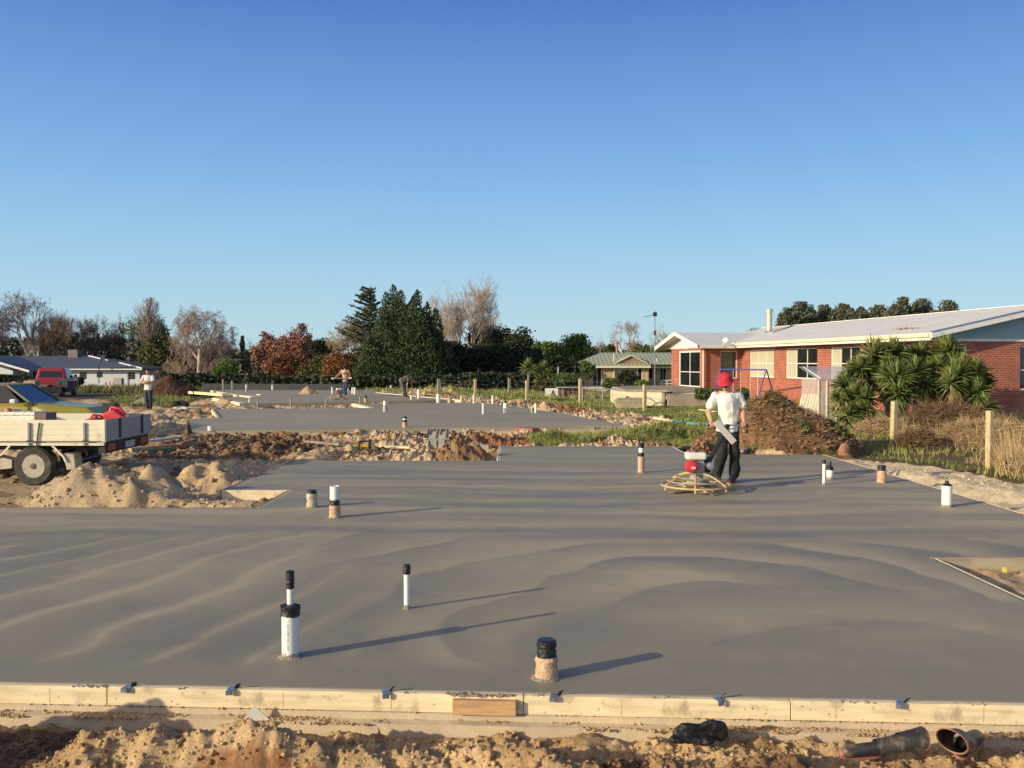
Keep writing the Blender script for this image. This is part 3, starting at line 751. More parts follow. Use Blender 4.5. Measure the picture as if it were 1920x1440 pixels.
# ================= CLODS AND CRUMBS =================
GX, GY = xs, ys
def soilcol(x, y):
    i = np.clip(np.searchsorted(GY, y), 0, len(GY)-1); j = np.clip(np.searchsorted(GX, x), 0, len(GX)-1)
    return C[i, j]
def lumps(name, pts, sizes, mm, label, sub=1, own=False):
    base = bmesh.new(); bmesh.ops.create_icosphere(base, subdivisions=sub, radius=1)
    bv = np.array([v.co[:] for v in base.verts]); bf = np.array([[v.index for v in f.verts] for f in base.faces]); base.free()
    pts = np.asarray(pts); sizes = np.asarray(sizes); n = len(pts); nv = len(bv)
    j = bv[None]*(1+.95*(rng.random((n, nv, 1))-.5))*np.stack([np.ones(n), rng.uniform(.6, 1.1, n), rng.uniform(.45, .9, n)], 1)[:, None]*sizes[:, None, None]
    a = rng.uniform(0, 6.28, n); ca, sa = np.cos(a)[:, None], np.sin(a)[:, None]
    j = np.stack([j[..., 0]*ca-j[..., 1]*sa, j[..., 0]*sa+j[..., 1]*ca, j[..., 2]], -1)+pts[:, None]
    F_ = (bf[None]+(np.arange(n)*nv)[:, None, None]).reshape(-1, 3)
    if own: o = npmesh(name, j.reshape(-1, 3), F_, mm)
    else:
        c = soilcol(pts[:, 0], pts[:, 1])*(.85+.35*rng.random((n, 1)))
        o = npmesh(name, j.reshape(-1, 3), F_, GROUNDM, attr={'col': np.repeat(np.clip(c, 0, 1), nv, 0)})
    return tag(o, label, 'dirt clods', kind='stuff')
CLOD = mat('sand_clod', (.50, .37, .215), .95, .35, 9, .8, 60)
CLODB = mat('brown_clod', (.27, .145, .075), .95, .4, 9, .8, 60)
def scatter(n, x0, x1, y0, y1, s0, s1, cond=None, pw=2.5):
    x = rng.uniform(x0, x1, n); y = rng.uniform(y0, y1, n)
    if cond is not None:
        k = cond(x, y); x, y = x[k], y[k]
    s = s0+(s1-s0)*rng.random(len(x))**pw
    z = H(x, y)+s*.08
    return np.c_[x, y, z], s
def fgcond(x, y): return (y < frontY(x)-.14) & (fbm(x*1.8, y*1.8, 3, 101) > -.45)
p, s = scatter(22000, -3.6, 3.7, 3.9, 5.1, .002, .016, fgcond, 3)
lumps('sand_crumbs', p, s, CLOD, 'crumbs and clods of pale sandy soil in front of the slab')
p, s = scatter(1100, -3.2, 3.4, 4.1, 5.02, .008, .030, fgcond, 2.2)
lumps('sand_clods', p, s, CLOD, 'larger clods of sandy soil along the foreground', 2)
p, s = scatter(6000, -3.4, 3.6, 3.9, 5.1, .003, .018, lambda x, y: (y < frontY(x)-.16) & (fbm(x*1.1+5, y*1.6, 4, 91) > .1), 2)
lumps('soil_crumbs', p, s, CLODB, 'reddish brown soil crumbs in front of the slab')
n_ = 9000; x = rng.uniform(-3.4, 3.3, n_); o_ = -.155+.115*rng.random(n_)**.8; k = (fbm(x*2.2, o_*6, 3, 121)+.5*fbm(x*9, o_*20, 2, 122)) > .12+.25*rng.random(n_); x, o_ = x[k], o_[k]
z = np.where(o_ > -.05-.03+.03, -.112, np.where(o_ > -.05, -.112, np.where(o_ < -.05, -.150, -.112))); z = np.where(o_ > -.0505, -.110, -.149)
s = .002+.010*rng.random(len(x))**3
lumps('footing_crumbs', np.c_[x, frontY(x)+o_, z], s, None, 'fine sandy crumbs lying on the ledge of the concrete footing')
def midc(x, y):
    k = inpoly(x, y, SANDY) & ~inpoly(x, y, ASPH)
    for S in (S1, S2, S3): k &= ~inpoly(x, y, [(a, b) for a, b in S])
    return k & ~((y < 13) & (x > 6)) & (fbm(x*.7, y*.9, 3, 111) > -.12)
p, s = scatter(16000, -11, 7, 12.1, 28, .008, .055, midc, 3.2)
lumps('sand_lumps', p, s, CLOD, 'lumps of sandy soil between the slabs')
p, s = scatter(2600, -8.5, -3.4, 12.1, 16.5, .006, .042, lambda x, y: H(x, y) > -.12, 3.0)
lumps('heap_crumbs', p, s, CLOD, 'sandy clods on the heaps beside the truck')
p, s = scatter(9000, -8.5, 0, 17.8, 25, .012, .08, lambda x, y: inpoly(x, y, BROWN), 2.2)
lumps('soil_lumps', p, s, CLODB, 'lumps of dark brown soil behind the slab')
p, s = scatter(7000, -17, 9, 28, 62, .015, .09, midc, 2.8)
lumps('sand_lumps', p, s, CLOD, 'lumps of sandy soil around the far slabs')
p, s = scatter(500, 6.75, 9, 10, 19.5, .008, .04, lambda x, y: inpoly(x, y, SANDY), 2.5)
lumps('sand_lumps', p, s, CLOD, 'small lumps on the pale sand strip at right')
# ================= VEGETATION =================
def leafmesh(name, Pts, size, mm, parent=None, aspect=1.0, flat=0.0, dirv=None):
    """one small diamond leaf spray per point"""
    n = len(Pts)
    a = rng.normal(size=(n, 3)); a[:, 2] *= (1-flat)
    if dirv is not None: a = dirv+.35*a
    a /= np.linalg.norm(a, axis=1)[:, None]+1e-9
    b = rng.normal(size=(n, 3)); b -= a*(a*b).sum(1)[:, None]; b /= np.linalg.norm(b, axis=1)[:, None]+1e-9
    s = size*(.6+.8*rng.random((n, 1)))
    v0 = Pts-a*s*aspect*.5; v2 = Pts+a*s*aspect*.5; v1 = Pts+b*s*.32; v3 = Pts-b*s*.32
    V = np.stack([v0, v1, v2, v3], 1).reshape(-1, 3)
    return npmesh(name, V, np.arange(4*n).reshape(-1, 4), mm, parent)
def ellpts(c, r, n, k=26, spread=.28, surf=.75):
    """leaf positions grouped in k sub-clumps through an ellipsoid"""
    d = rng.normal(size=(k, 3)); d /= np.linalg.norm(d, axis=1)[:, None]
    rad = (surf*rng.random((k, 1))**.4+(1-surf)*rng.random((k, 1)))
    sub = d*rad*np.array(r)+np.array(c)
    i = rng.integers(0, k, n)
    w = .6+.8*rng.random(k)
    return sub[i]+rng.normal(size=(n, 3))*np.array(r)*spread*w[i][:, None]
def limbs(segs, mm, name='trunk', parent=None, n=4):
    """segs: (p0,r0,p1,r1)"""
    S = len(segs)
    p0 = np.array([s[0] for s in segs]); p1 = np.array([s[2] for s in segs]); r0 = np.array([s[1] for s in segs]); r1 = np.array([s[3] for s in segs])
    d = p1-p0; d /= np.linalg.norm(d, axis=1)[:, None]+1e-9
    ref = np.where(np.abs(d[:, 2:3]) > .9, np.array([[1., 0, 0]]), np.array([[0, 0, 1.]]))
    u = np.cross(d, ref); u /= np.linalg.norm(u, axis=1)[:, None]; w = np.cross(d, u)
    V = np.empty((S, 2, n, 3))
    for k in range(n):
        t = 2*math.pi*k/n; o = u*math.cos(t)+w*math.sin(t)
        V[:, 0, k] = p0+o*r0[:, None]; V[:, 1, k] = p1+o*r1[:, None]
    base = (np.arange(S)*2*n)[:, None]
    Fs = np.concatenate([np.stack([base[:, 0]+k, base[:, 0]+(k+1) % n, base[:, 0]+n+(k+1) % n, base[:, 0]+n+k], 1)[:, None] for k in range(n)], 1).reshape(-1, 4)
    return npmesh(name, V.reshape(-1, 3), Fs, mm, parent)
def branch(p, d, L, r, depth, segs, rr, spread=.5, up=.1, droop=0, kids=3, ratio=.72, rmin=.012, steps=3):
    d = Vector(d).normalized(); p = Vector(p)
    for i in range(steps):
        q = p+d*(L/steps); r2 = r*(1-.32/steps*1.0)
        segs.append((tuple(p), max(r, rmin), tuple(q), max(r2, rmin)))
        d = (d+Vector((rr.uniform(-1, 1), rr.uniform(-1, 1), rr.uniform(-1, 1)))*.16+Vector((0, 0, up-droop*(1 if depth < 2 else .1)))).normalized()
        if depth > 0 and i > 0:
            for _ in range(kids if i == steps-1 else max(1, kids-1)):
                ax = Vector((rr.gauss(0, 1), rr.gauss(0, 1), rr.gauss(0, .7)))
                ax = (ax-d*ax.dot(d)).normalized()
                nd = (d*(1-spread)+ax*spread*(1.1+.4*rr.random())).normalized()
                branch(q, nd, L*ratio*rr.uniform(.7, 1.15), r2*.58, depth-1, segs, rr, spread, up, droop, kids, ratio, rmin, steps)
        p, r = q, r2
def fit(segs, x, y, z0, w, h):
    """scale a skeleton to a width and height and stand it at x,y"""
    A = np.array([list(s[0])+list(s[2]) for s in segs])
    mxh = np.percentile(A[:, [2, 5]], 99.8); wx = np.percentile(np.abs(A[:, [0, 1, 3, 4]]), 97)
    sx, sz = w/2/wx, h/mxh
    out = []
    for p0, r0, p1, r1 in segs:
        out.append(((x+p0[0]*sx, y+p0[1]*sx, z0+p0[2]*sz), r0*sz, (x+p1[0]*sx, y+p1[1]*sx, z0+p1[2]*sz), r1*sz))
    return out
BARKG = mat('grey_bark', (.27, .225, .19), .9, .3, 5)
BARKD = mat('dark_bark', (.06, .045, .035), .9, .3, 5)
BIRCH = mat('birch_bark', (.62, .57, .52), .8, .25, 5, dirt=(.1, .08, .07), dirtamt=.2)
def twigm(nm, c): return leafmat(nm, [[k*.7 for k in c], c, [min(1, k*1.35) for k in c]], .9, .1)
TW = {'purple': twigm('purple_twigs', (0.239, 0.160, 0.152)), 'brown': twigm('brown_twigs', (0.246, 0.174, 0.131)), 'pink': twigm('pink_twigs', (.37, .285, .24)), 'tan': twigm('tan_twigs', (0.435, 0.319, 0.203)), 'pale': twigm('pale_twigs', (0.435, 0.370, 0.312)), 'dark': twigm('dark_twigs', (0.116, 0.080, 0.065))}
def baretree(px0, px1, pyt, Y, label, tw='brown', bark=BARKG, kind='round', seed=1, depth=5, trunks=1, zb=-.9, dens=1.0, group=None):
    rr = random.Random(seed); c = P((px0+px1)/2, pyt, Y); w = (px1-px0)*Y/F; h = c.z-zb
    t = empty('bare_tree', (c.x, Y, zb), label, 'tree', group)
    allbig, alltw = [], []
    for k in range(trunks):
        segs = []
        par = {'round': dict(spread=.48, up=.06, droop=0, ratio=.74), 'vase': dict(spread=.36, up=.14, droop=0, ratio=.76), 'weep': dict(spread=.55, up=.02, droop=.42, ratio=.74), 'narrow': dict(spread=.22, up=.30, droop=0, ratio=.66), 'low': dict(spread=.55, up=.04, droop=.03, ratio=.8), 'birch': dict(spread=.40, up=.10, droop=.25, ratio=.66)}[kind]
        if kind == 'narrow' or kind == 'cone':
            # leader with many side limbs
            z = 0; p = Vector((0, 0, 0)); N = 16
            for i in range(N):
                q = p+Vector((rr.uniform(-.02, .02), rr.uniform(-.02, .02), 1/N)); segs.append((tuple(p), .020*(1-i/N)+.002, tuple(q), .020*(1-(i+1)/N)+.002))
                if i > 2:
                    for _ in range(5):
                        a = rr.uniform(0, 6.28); L = .22*math.sin(math.pi*min(1, (i+1)/N)**.75)+.05
                        branch(q, (math.cos(a)*.6, math.sin(a)*.6, .8), L, .007, 2, segs, rr, .3, .12, 0, 2, .66, .0022)
                p = q
        else:
            branch((0, 0, 0), (rr.uniform(-.1, .1), rr.uniform(-.1, .1), 1), .34 if kind != 'low' else .12, .030 if kind != 'low' else .022, depth, segs, rr, par['spread'], par['up'], par['droop'], 3, par['ratio'], .0018, 3)
        off = (k-(trunks-1)/2)*w/max(1, trunks)*.75
        hk = h*(1 if k == trunks//2 else rr.uniform(.72, .9))
        segs = fit(segs, off, rr.uniform(-1, 1) if trunks > 1 else 0, 0, w/max(1, trunks)*(1.25 if trunks > 1 else 1), hk)
        rmx = max(s[1] for s in segs)
        for s in segs: (allbig if s[1] > (.17 if kind == 'narrow' else .115)*rmx else alltw).append(s)
    limbs(allbig, bark, 'trunk', t, 4)
    # twigs: slim blades (flat), capped in number
    M_ = int(8500*dens)
    if len(alltw) > M_: alltw = [alltw[i] for i in sorted(random.Random(3).sample(range(len(alltw)), M_))]
    p0 = np.array([s[0] for s in alltw]); p1 = np.array([s[2] for s in alltw])
    n = len(p0); wd = np.maximum(.0085*Y/90, np.array([s[1] for s in alltw])*.5)
    V = []; e = p1-p0
    for rep in range(3 if dens > .9 else 2):
        j = rng.normal(size=(n, 3))*np.linalg.norm(e, axis=1)[:, None]*.35*(rep > 0)
        b = rng.normal(size=(n, 3)); b -= e*((e*b).sum(1)/((e*e).sum(1)+1e-9))[:, None]; b /= np.linalg.norm(b, axis=1)[:, None]+1e-9
        a0, a1 = p0+j*.3, p1+e*(.5 if rep else 0)+j
        V.append(np.stack([a0-b*wd[:, None], a0+b*wd[:, None], a1+b*wd[:, None]*.4, a1-b*wd[:, None]*.4], 1).reshape(-1, 3))
    V = np.vstack(V); V[:, 2] = np.maximum(V[:, 2], .02)
    npmesh('crown', V, np.arange(len(V)).reshape(-1, 4), TW[tw], t)
    return t
LG = {
 'dark': leafmat('dark_conifer_leaf', [(0.023, 0.034, 0.019), (0.038, 0.061, 0.028), (0.068, 0.099, 0.038), (0.114, 0.142, 0.053)]),
 'cedar': leafmat('cedar_leaf', [(0.049, 0.063, 0.039), (0.105, 0.123, 0.070), (0.196, 0.203, 0.112)]),
 'olive': leafmat('olive_leaf', [(0.053, 0.057, 0.023), (0.110, 0.114, 0.038), (0.209, 0.190, 0.067)]),
 'green': leafmat('green_leaf', [(0.036, 0.058, 0.022), (0.081, 0.126, 0.036), (0.153, 0.216, 0.054)]),
 'bright': leafmat('bright_leaf', [(0.045, 0.075, 0.018), (0.120, 0.195, 0.038), (0.240, 0.330, 0.075)]),
 'red': leafmat('red_leaf', [(.11, .055, .045), (.24, .105, .08), (.36, .175, .12), (.34, .21, .14)]),
 'rust': leafmat('rust_leaf', [(0.100, 0.050, 0.027), (0.250, 0.112, 0.050), (0.400, 0.200, 0.088)]),
 'gum': leafmat('gum_leaf', [(0.050, 0.062, 0.045), (0.106, 0.122, 0.083), (0.188, 0.194, 0.125)]),
 'tan': leafmat('tan_leaf', [(.10, .07, .03), (.22, .16, .07), (.36, .27, .13)]),
 'shade': leafmat('shaded_leaf', [(0.020, 0.028, 0.018), (0.036, 0.048, 0.024), (0.070, 0.072, 0.032)]),
}
def leafytree(px0, px1, pyt, Y, label, lf='green', seed=1, n=7000, blobs=None, zb=-.9, size=.42, pyb=None, name='leafy_tree', cat='tree', k=60, trunk=True, group=None, spread=.15):
    c = P((px0+px1)/2, pyt, Y); w = (px1-px0)*Y/F; h = c.z-zb
    t = empty(name, (c.x, Y, zb), label, cat, group)
    rr = random.Random(seed); n = int(n*2.1)
    if blobs is None:
        blobs = [(0, .62, .42, .36)]
        for i in range(7):
            a = rr.uniform(0, 6.28); blobs.append((math.cos(a)*.27, rr.uniform(.30, .78), rr.uniform(.18, .30), rr.uniform(.14, .24)))
    pts = []; tot = sum(b[2]*b[3] for b in blobs)
    for (bx, bz, rx, rz) in blobs:
        m = int(n*(rx*rz)/tot)
        pts.append(ellpts((bx*w, rr.uniform(-.18, .18)*w, bz*h), (rx*w, rx*w*.8, rz*h), m, k, spread))
    pts = np.vstack(pts); pts = pts[(pts[:, 2] > .1)]
    top = np.percentile(pts[:, 2], 99.7); pts[:, 2] *= h/top; size = size*.62
    pts = pts[pts[:, 2] < h*1.005]
    wx = np.percentile(np.abs(pts[:, 0]), 98.5); pts[:, 0] *= w/2/wx; pts = pts[np.abs(pts[:, 0]) < w*.56]
    if trunk:
        segs = []; p = Vector((0, 0, 0))
        for i in range(5):
            q_ = Vector((rr.uniform(-.03, .03)*w, rr.uniform(-.03, .03)*w, h*.16*(i+1))); segs.append((tuple(p), h*.022*(1-i*.16), tuple(q_), h*.022*(1-(i+1)*.16)))
            if i > 0:
                for _ in range(4):
                    a = rr.uniform(0, 6.28); L = w*rr.uniform(.18, .34)
                    m1 = q_+Vector((math.cos(a)*L*.5, math.sin(a)*L*.5, L*.35)); m2 = m1+Vector((math.cos(a)*L*.5, math.sin(a)*L*.5, L*.5))
                    segs += [(tuple(q_), h*.009, tuple(m1), h*.006), (tuple(m1), h*.006, tuple(m2), h*.002)]
            p = q_
        limbs(segs, BARKG if lf == 'gum' or lf == 'red' else BARKD, 'trunk', t, 6)
    leafmesh('crown', pts, size, LG[lf], t)
    return t

# --- left background, behind the white house ---
baretree(-60, 24, 566, 118, 'white-trunked bare birch at the far left edge, behind the low white house', 'purple', BIRCH, 'birch', 3)
baretree(8, 88, 549, 120, 'tallest white-trunked bare birch with wispy purple twigs, far left', 'purple', BIRCH, 'birch', 5, dens=.8)
baretree(50, 92, 588, 119, 'smaller leaning bare birch right of the tallest one, far left', 'purple', BIRCH, 'birch', 8, dens=.6)
baretree(78, 170, 590, 121, 'broad brown bare tree with upswept twigs, just right of the birches', 'brown', BARKG, 'vase', 12, dens=1.3)
baretree(150, 225, 596, 123, 'brown bare tree between the upswept tree and the dark evergreen', 'brown', BARKG, 'round', 14, dens=1.3)
baretree(205, 262, 598, 124, 'purplish bare tree against the dark evergreen, left background', 'purple', BARKG, 'round', 17, dens=1.2)
baretree(255, 300, 557, 116, 'narrow pinkish bare poplar standing in front of the evergreen', 'pink', BARKG, 'narrow', 19, dens=.8)
leafytree(238, 322, 590, 122, 'rounded dark evergreen behind the narrow bare poplar', 'green', 21, 8000)
leafytree(258, 330, 628, 108, 'olive green bushy tree left of the weeping bare tree', 'olive', 23, 6000)
baretree(308, 438, 577, 104, 'large pinkish weeping bare tree with pale branches, left of centre', 'pink', mat('pale_bark', (.42, .35, .30), .9, .25, 5), 'weep', 29, depth=5, dens=1.5)
baretree(300, 366, 672, 88, 'small tan leafless shrub right of the man with crossed arms', 'tan', BARKG, 'low', 31, depth=4, zb=-.7, dens=.8)['category'] = 'shrub'
leafytree(400, 447, 673, 90, 'round bright green clipped shrub beside the dark hedge', 'bright', 33, 6000, blobs=[(0, .48, .46, .48)], zb=-.6, size=.22, name='round_shrub', cat='shrub', k=70, trunk=False, spread=.13)
leafytree(444, 464, 630, 112, 'small dark pointed conifer between bare twigs, left of the red trees', 'shade', 35, 2500, blobs=[(0, .25, .5, .22), (0, .5, .38, .2), (0, .75, .2, .18), (0, .9, .1, .1)], name='conifer')
baretree(452, 492, 640, 110, 'thin dark bare tree beside the small pointed conifer', 'dark', BARKD, 'round', 37, dens=.5)
leafytree(470, 530, 622, 100, 'left of the two red-leaved trees', 'red', 39, 5000, size=.34, k=22)
leafytree(516, 584, 607, 98, 'right and taller of the two red-leaved trees', 'red', 41, 6500, size=.34, k=22)
leafytree(500, 560, 660, 92, 'low rusty orange shrub at the foot of the red trees', 'rust', 43, 3500, zb=-.6, size=.3, name='shrub', cat='shrub')
leafytree(570, 632, 634, 112, 'dark green tree between the red trees and the tan willow', 'shade', 45, 5000)
baretree(616, 700, 598, 102, 'tan willow with soft drooping twigs behind the cedar', 'tan', BARKG, 'weep', 47, dens=1.5)
leafytree(552, 650, 664, 86, 'olive sloping shrub left of the man in the tan top', 'olive', 49, 6500, blobs=[(.2, .5, .34, .42), (-.15, .32, .3, .28), (.3, .7, .2, .22)], zb=-.6, size=.3, name='shrub', cat='shrub')
leafytree(606, 676, 660, 84, 'dull red-brown shrub behind the head of the man in the tan top', 'rust', 51, 3500, zb=-.6, size=.28, name='shrub', cat='shrub')
# --- layered cedar ---
def cedar(px0, px1, pyt, Y, label, zb=-.8):
    c = P(694, pyt, Y); w = (px1-px0)*Y/F; h = c.z-zb; rr = random.Random(5)
    t = empty('cedar_tree', (c.x, Y, zb), label, 'tree')
    segs = [((0, 0, 0), h*.022, (0, 0, h*.5), h*.013), ((0, 0, h*.5), h*.013, (.1, 0, h*.99), h*.002)]
    pts = []; dr = []
    for i in range(30):
        f = .10+.88*i/30; z = h*f; L0 = w*.80*(1-f)**.8+.45
        for _ in range(6):
            a = rr.uniform(0, 6.28); L = L0*rr.uniform(.65, 1.15)
            if math.cos(a) > .2: L *= .55
            d = Vector((math.cos(a), math.sin(a), 0)); p = Vector((0, 0, z)); n = 7
            for k in range(n):
                q_ = p+d*(L/n)+Vector((0, 0, L*(.015+.03*k/n+(-.03 if f < .4 else .02))))
                segs.append((tuple(p), .05*(1-k/n)+.012, tuple(q_), .05*(1-(k+1)/n)+.01))
                m = int(5+4*rr.random())
                for _2 in range(m):
                    s = rr.uniform(-1, 1)*L*.16*(1.1-k/n*.6)
                    side = Vector((-d.y, d.x, 0))
                    pts.append(tuple(p.lerp(q_, rr.random())+side*s+Vector((0, 0, rr.uniform(-.14, .05)))))
                    dr.append(tuple(d*.8+side*(.9 if s > 0 else -.9)*.6))
                p = q_
    limbs(segs, BARKD, 'trunk', t, 4)
    leafmesh('crown', np.array(pts), .24, LG['cedar'], t, aspect=1.1, dirv=np.array(dr))
cedar(636, 742, 533, 88, 'layered grey-green cedar with spreading tiers left of the big dark conifer')
# --- big many-topped conifer ---
def bigconifer():
    Y = 82; zb = -.7; t = empty('big_conifer', (P(758, 720, Y).x, Y, zb), 'huge dark green conifer with many upright spires in the centre background', 'tree')
    cx = t.location.x; pts = []; dr = []; rr = random.Random(9)
    sp_ = [(742, 534, 20), (730, 548, 18), (757, 545, 18), (772, 556, 20), (783, 546, 20), (797, 566, 20), (806, 590, 24), (818, 578, 18), (720, 575, 24), (708, 600, 26), (700, 628, 28), (828, 620, 26), (842, 648, 26), (690, 655, 26), (752, 590, 40), (775, 610, 44), (735, 620, 44), (800, 640, 44), (720, 660, 40), (855, 676, 20), (760, 655, 48), (825, 672, 36), (736, 556, 26), (764, 566, 30), (790, 580, 34), (748, 572, 30), (716, 610, 34), (770, 630, 50), (744, 640, 50), (800, 612, 32), (812, 650, 36), (696, 672, 30), (749, 552, 14), (777, 552, 14), (726, 590, 30)]
    for k, (px, py, wr) in enumerate(sp_):
        top = P(px, py, Y); R_ = wr*Y/F; yy = rr.uniform(-2.0, 1.6)+(-1.2 if py > 600 else 0)
        hgt = top.z-zb; n = int(5200*(hgt/9)*(wr/24))
        u = rng.random(n)**.72; z = hgt*(1-u)
        Rr = R_*np.minimum(1, (u*hgt/2.6)**.62)*(1+.35*fbm(z*1.3+k*9, z*.7, 3, k)*1.2)
        a = rng.uniform(0, 6.283, n); bunch = 1+.22*np.sin(a*3+z*1.9+k)+.25*fbm(a*1.5+k, z*1.1, 3, k+50)
        r = Rr*bunch*rng.random(n)**.33
        drop = z < .5
        pp = np.c_[top.x-cx+np.cos(a)*r+.2*np.sin(z*1.1+k), yy+np.sin(a)*r, z]
        pp[:, 2] -= .12*r
        keep = (pp[:, 2] > 1.0+.6*np.sin(pp[:, 0]*1.7))
        pts.append(pp[keep]); dr.append(np.c_[np.cos(a)*.45, np.sin(a)*.45, np.full(n, .9)][keep])
    segs = []
    for i in range(7):
        x = rr.uniform(-2.5, 2.5); segs.append(((x*.5, 0, 0), .16, (x, rr.uniform(-.5, .5), 6), .08))
    limbs(segs, BARKD, 'trunk', t, 6)
    leafmesh('crown', np.vstack(pts), .17, LG['dark'], t, aspect=1.25, dirv=np.vstack(dr))
bigconifer()
baretree(786, 862, 538, 100, 'faint pale bare tree between the big conifer and the tall bare tree', 'pale', BARKG, 'round', 53, dens=.55)
baretree(838, 944, 528, 96, 'tall pale bare tree with upswept branches right of the big conifer', 'pale', BARKG, 'vase', 57, dens=1.1)
leafytree(868, 952, 600, 99, 'dark reddish twiggy tree below the tall bare tree', 'shade', 59, 4200, k=30)
baretree(868, 930, 604, 97, 'dark brown bare tree under the tall pale one', 'dark', BARKD, 'round', 58, dens=.8)
leafytree(820, 900, 640, 86, 'black-green evergreen mass right beside the big conifer', 'shade', 60, 6500, zb=-.7)
leafytree(880, 965, 645, 88, 'deep shaded evergreen behind the two pale fence posts', 'shade', 62, 6500, zb=-.7)
leafytree(936, 1004, 612, 94, 'loose-topped dark tree left of the gap by the green roof', 'shade', 63, 4200, k=40, spread=.16)
leafytree(950, 1015, 652, 88, 'dense low evergreen behind the cabbage tree', 'shade', 64, 5500, zb=-.7)
leafytree(1000, 1060, 640, 92, 'dark green tree left of the rounded tree by the green roof', 'green', 65, 5000, zb=-.8)
leafytree(1048, 1108, 626, 102, 'rounded dark green tree at the left end of the green roof', 'green', 66, 6500)
leafytree(1010, 1085, 668, 84, 'low dark hedge tree beside the green roofed house', 'shade', 67, 5000, zb=-.7)
baretree(1104, 1140, 636, 125, 'dull brown bare tree behind the green roof', 'brown', BARKG, 'round', 69, dens=.6)
leafytree(1126, 1160, 645, 118, 'small green tree top above the left part of the green roof', 'green', 70, 2500)
baretree(1144, 1202, 602, 116, 'pinkish bare birch rising above the green roof', 'pink', BIRCH, 'birch', 71, dens=.9)
leafytree(1186, 1228, 645, 112, 'dark green tree top right of the pinkish birch', 'olive', 72, 3000)
baretree(1222, 1276, 612, 118, 'faint tan bare tree behind the white gable', 'tan', BARKG, 'round', 73, dens=.6)
leafytree(1195, 1262, 652, 108, 'olive tree top between the green roof and the red brick house', 'olive', 74, 3000)
# --- eucalypts on the right skyline ---
for i, (a, b, t_, hh) in enumerate([(1455, 1500, 578, 0), (1474, 1530, 566, 1), (1520, 1566, 572, 2), (1556, 1606, 570, 3), (1600, 1628, 576, 4), (1622, 1668, 572, 5), (1655, 1708, 572, 6), (1668, 1712, 558, 7), (1700, 1756, 560, 8), (1744, 1806, 564, 9)]):
    nm = ['lowest gum tree at the left end of the skyline row, right of the flue', 'tall dark gum tree second from left above the white roof', 'dark gum tree third from left above the white roof', 'round gum tree with a gap to its right, above the white roof', 'narrow pointed gum tree in the middle of the skyline row', 'pale green gum tree right of the narrow pointed one', 'low bushy gum tree before the highest ones above the white roof', 'highest gum tree of the skyline row', 'broad gum tree right of the highest one', 'last gum tree at the right end of the skyline row'][i]
    leafytree(a, b, t_, 150+4*(i % 3), nm, 'gum', 80+i, 5200, zb=0, size=.62, k=34, spread=.16, name='gum_tree', group='gum trees on the skyline',
              blobs=[(0, .86, .22, .11), (-.18, .76, .22, .13), (.18, .77, .22, .12), (0, .66, .42, .14), (-.22, .58, .24, .12), (.22, .56, .24, .12), (0, .4, .36, .15)])
leafytree(1398, 1436, 615, 150, 'small distant tree top just above the roof left of the flue', 'olive', 95, 1500, zb=0)
# --- continuous shaded wood behind everything ---
pts = []
for (a, b, t0, t1, Y, m) in [(-1500, -250, 640, 640, 130, 16000), (-250, 260, 640, 640, 128, 9000), (240, 480, 640, 655, 114, 8000), (440, 720, 655, 668, 104, 9000), (700, 1010, 650, 660, 104, 11000), (1000, 1300, 655, 655, 122, 6000)]:
    px = rng.uniform(a, b, m); top = t0+(t1-t0)*(px-a)/(b-a)+11*fbm(px*.03, px*0, 4, 3)+4*fbm(px*.15, px*0, 2, 4)
    yy = Y+rng.uniform(-4, 4, m); zt = CAMZ+(HY-top)*yy/F
    z = -1+(zt+1)*rng.random(m)**.65
    pts.append(np.c_[(px-960)*yy/F, yy, z])
tag(leafmesh('distant_wood', np.vstack(pts), .62, leafmat('wood_leaf', [(.045, .05, .045), (.09, .085, .068), (.16, .14, .105)])), 'dark shaded belt of distant trees behind the houses', 'woodland', kind='stuff')
# bank and low cover at the foot of the trees
pts = []
for (a, b, t0, Y, m) in [(300, 480, 700, 84, 3500), (455, 640, 706, 78, 4500), (600, 900, 706, 76, 8000), (860, 1090, 700, 74, 6500)]:
    px = rng.uniform(a, b, m); top = t0+6*fbm(px*.05, px*0, 3, 33)
    yy = Y+rng.uniform(-2, 2, m); zt = CAMZ+(HY-top)*yy/F; zb_ = -.8
    pts.append(np.c_[(px-960)*yy/F, yy, zb_+(zt-zb_)*rng.random(m)])
tag(leafmesh('undergrowth', np.vstack(pts), .34, LG['shade']), 'black-green undergrowth at the foot of the tree belt', 'undergrowth', kind='stuff')
# boarded fence under the hedge, its shade put into the dark colour
m = MB(); a, b = P(380, 716, 70), P(645, 720, 68)
for i in range(60):
    p = a.lerp(b, i/60); q_ = a.lerp(b, (i+.94)/60)
    m.bar((p.x, p.y, -.35), (q_.x, q_.y, -.35), .03, 1.35)
tag(m.build('paling_fence', mat('shaded_fence', (.045, .05, .058), .85, .3, 3)), 'long dark grey paling fence behind the farthest slab', 'fence')
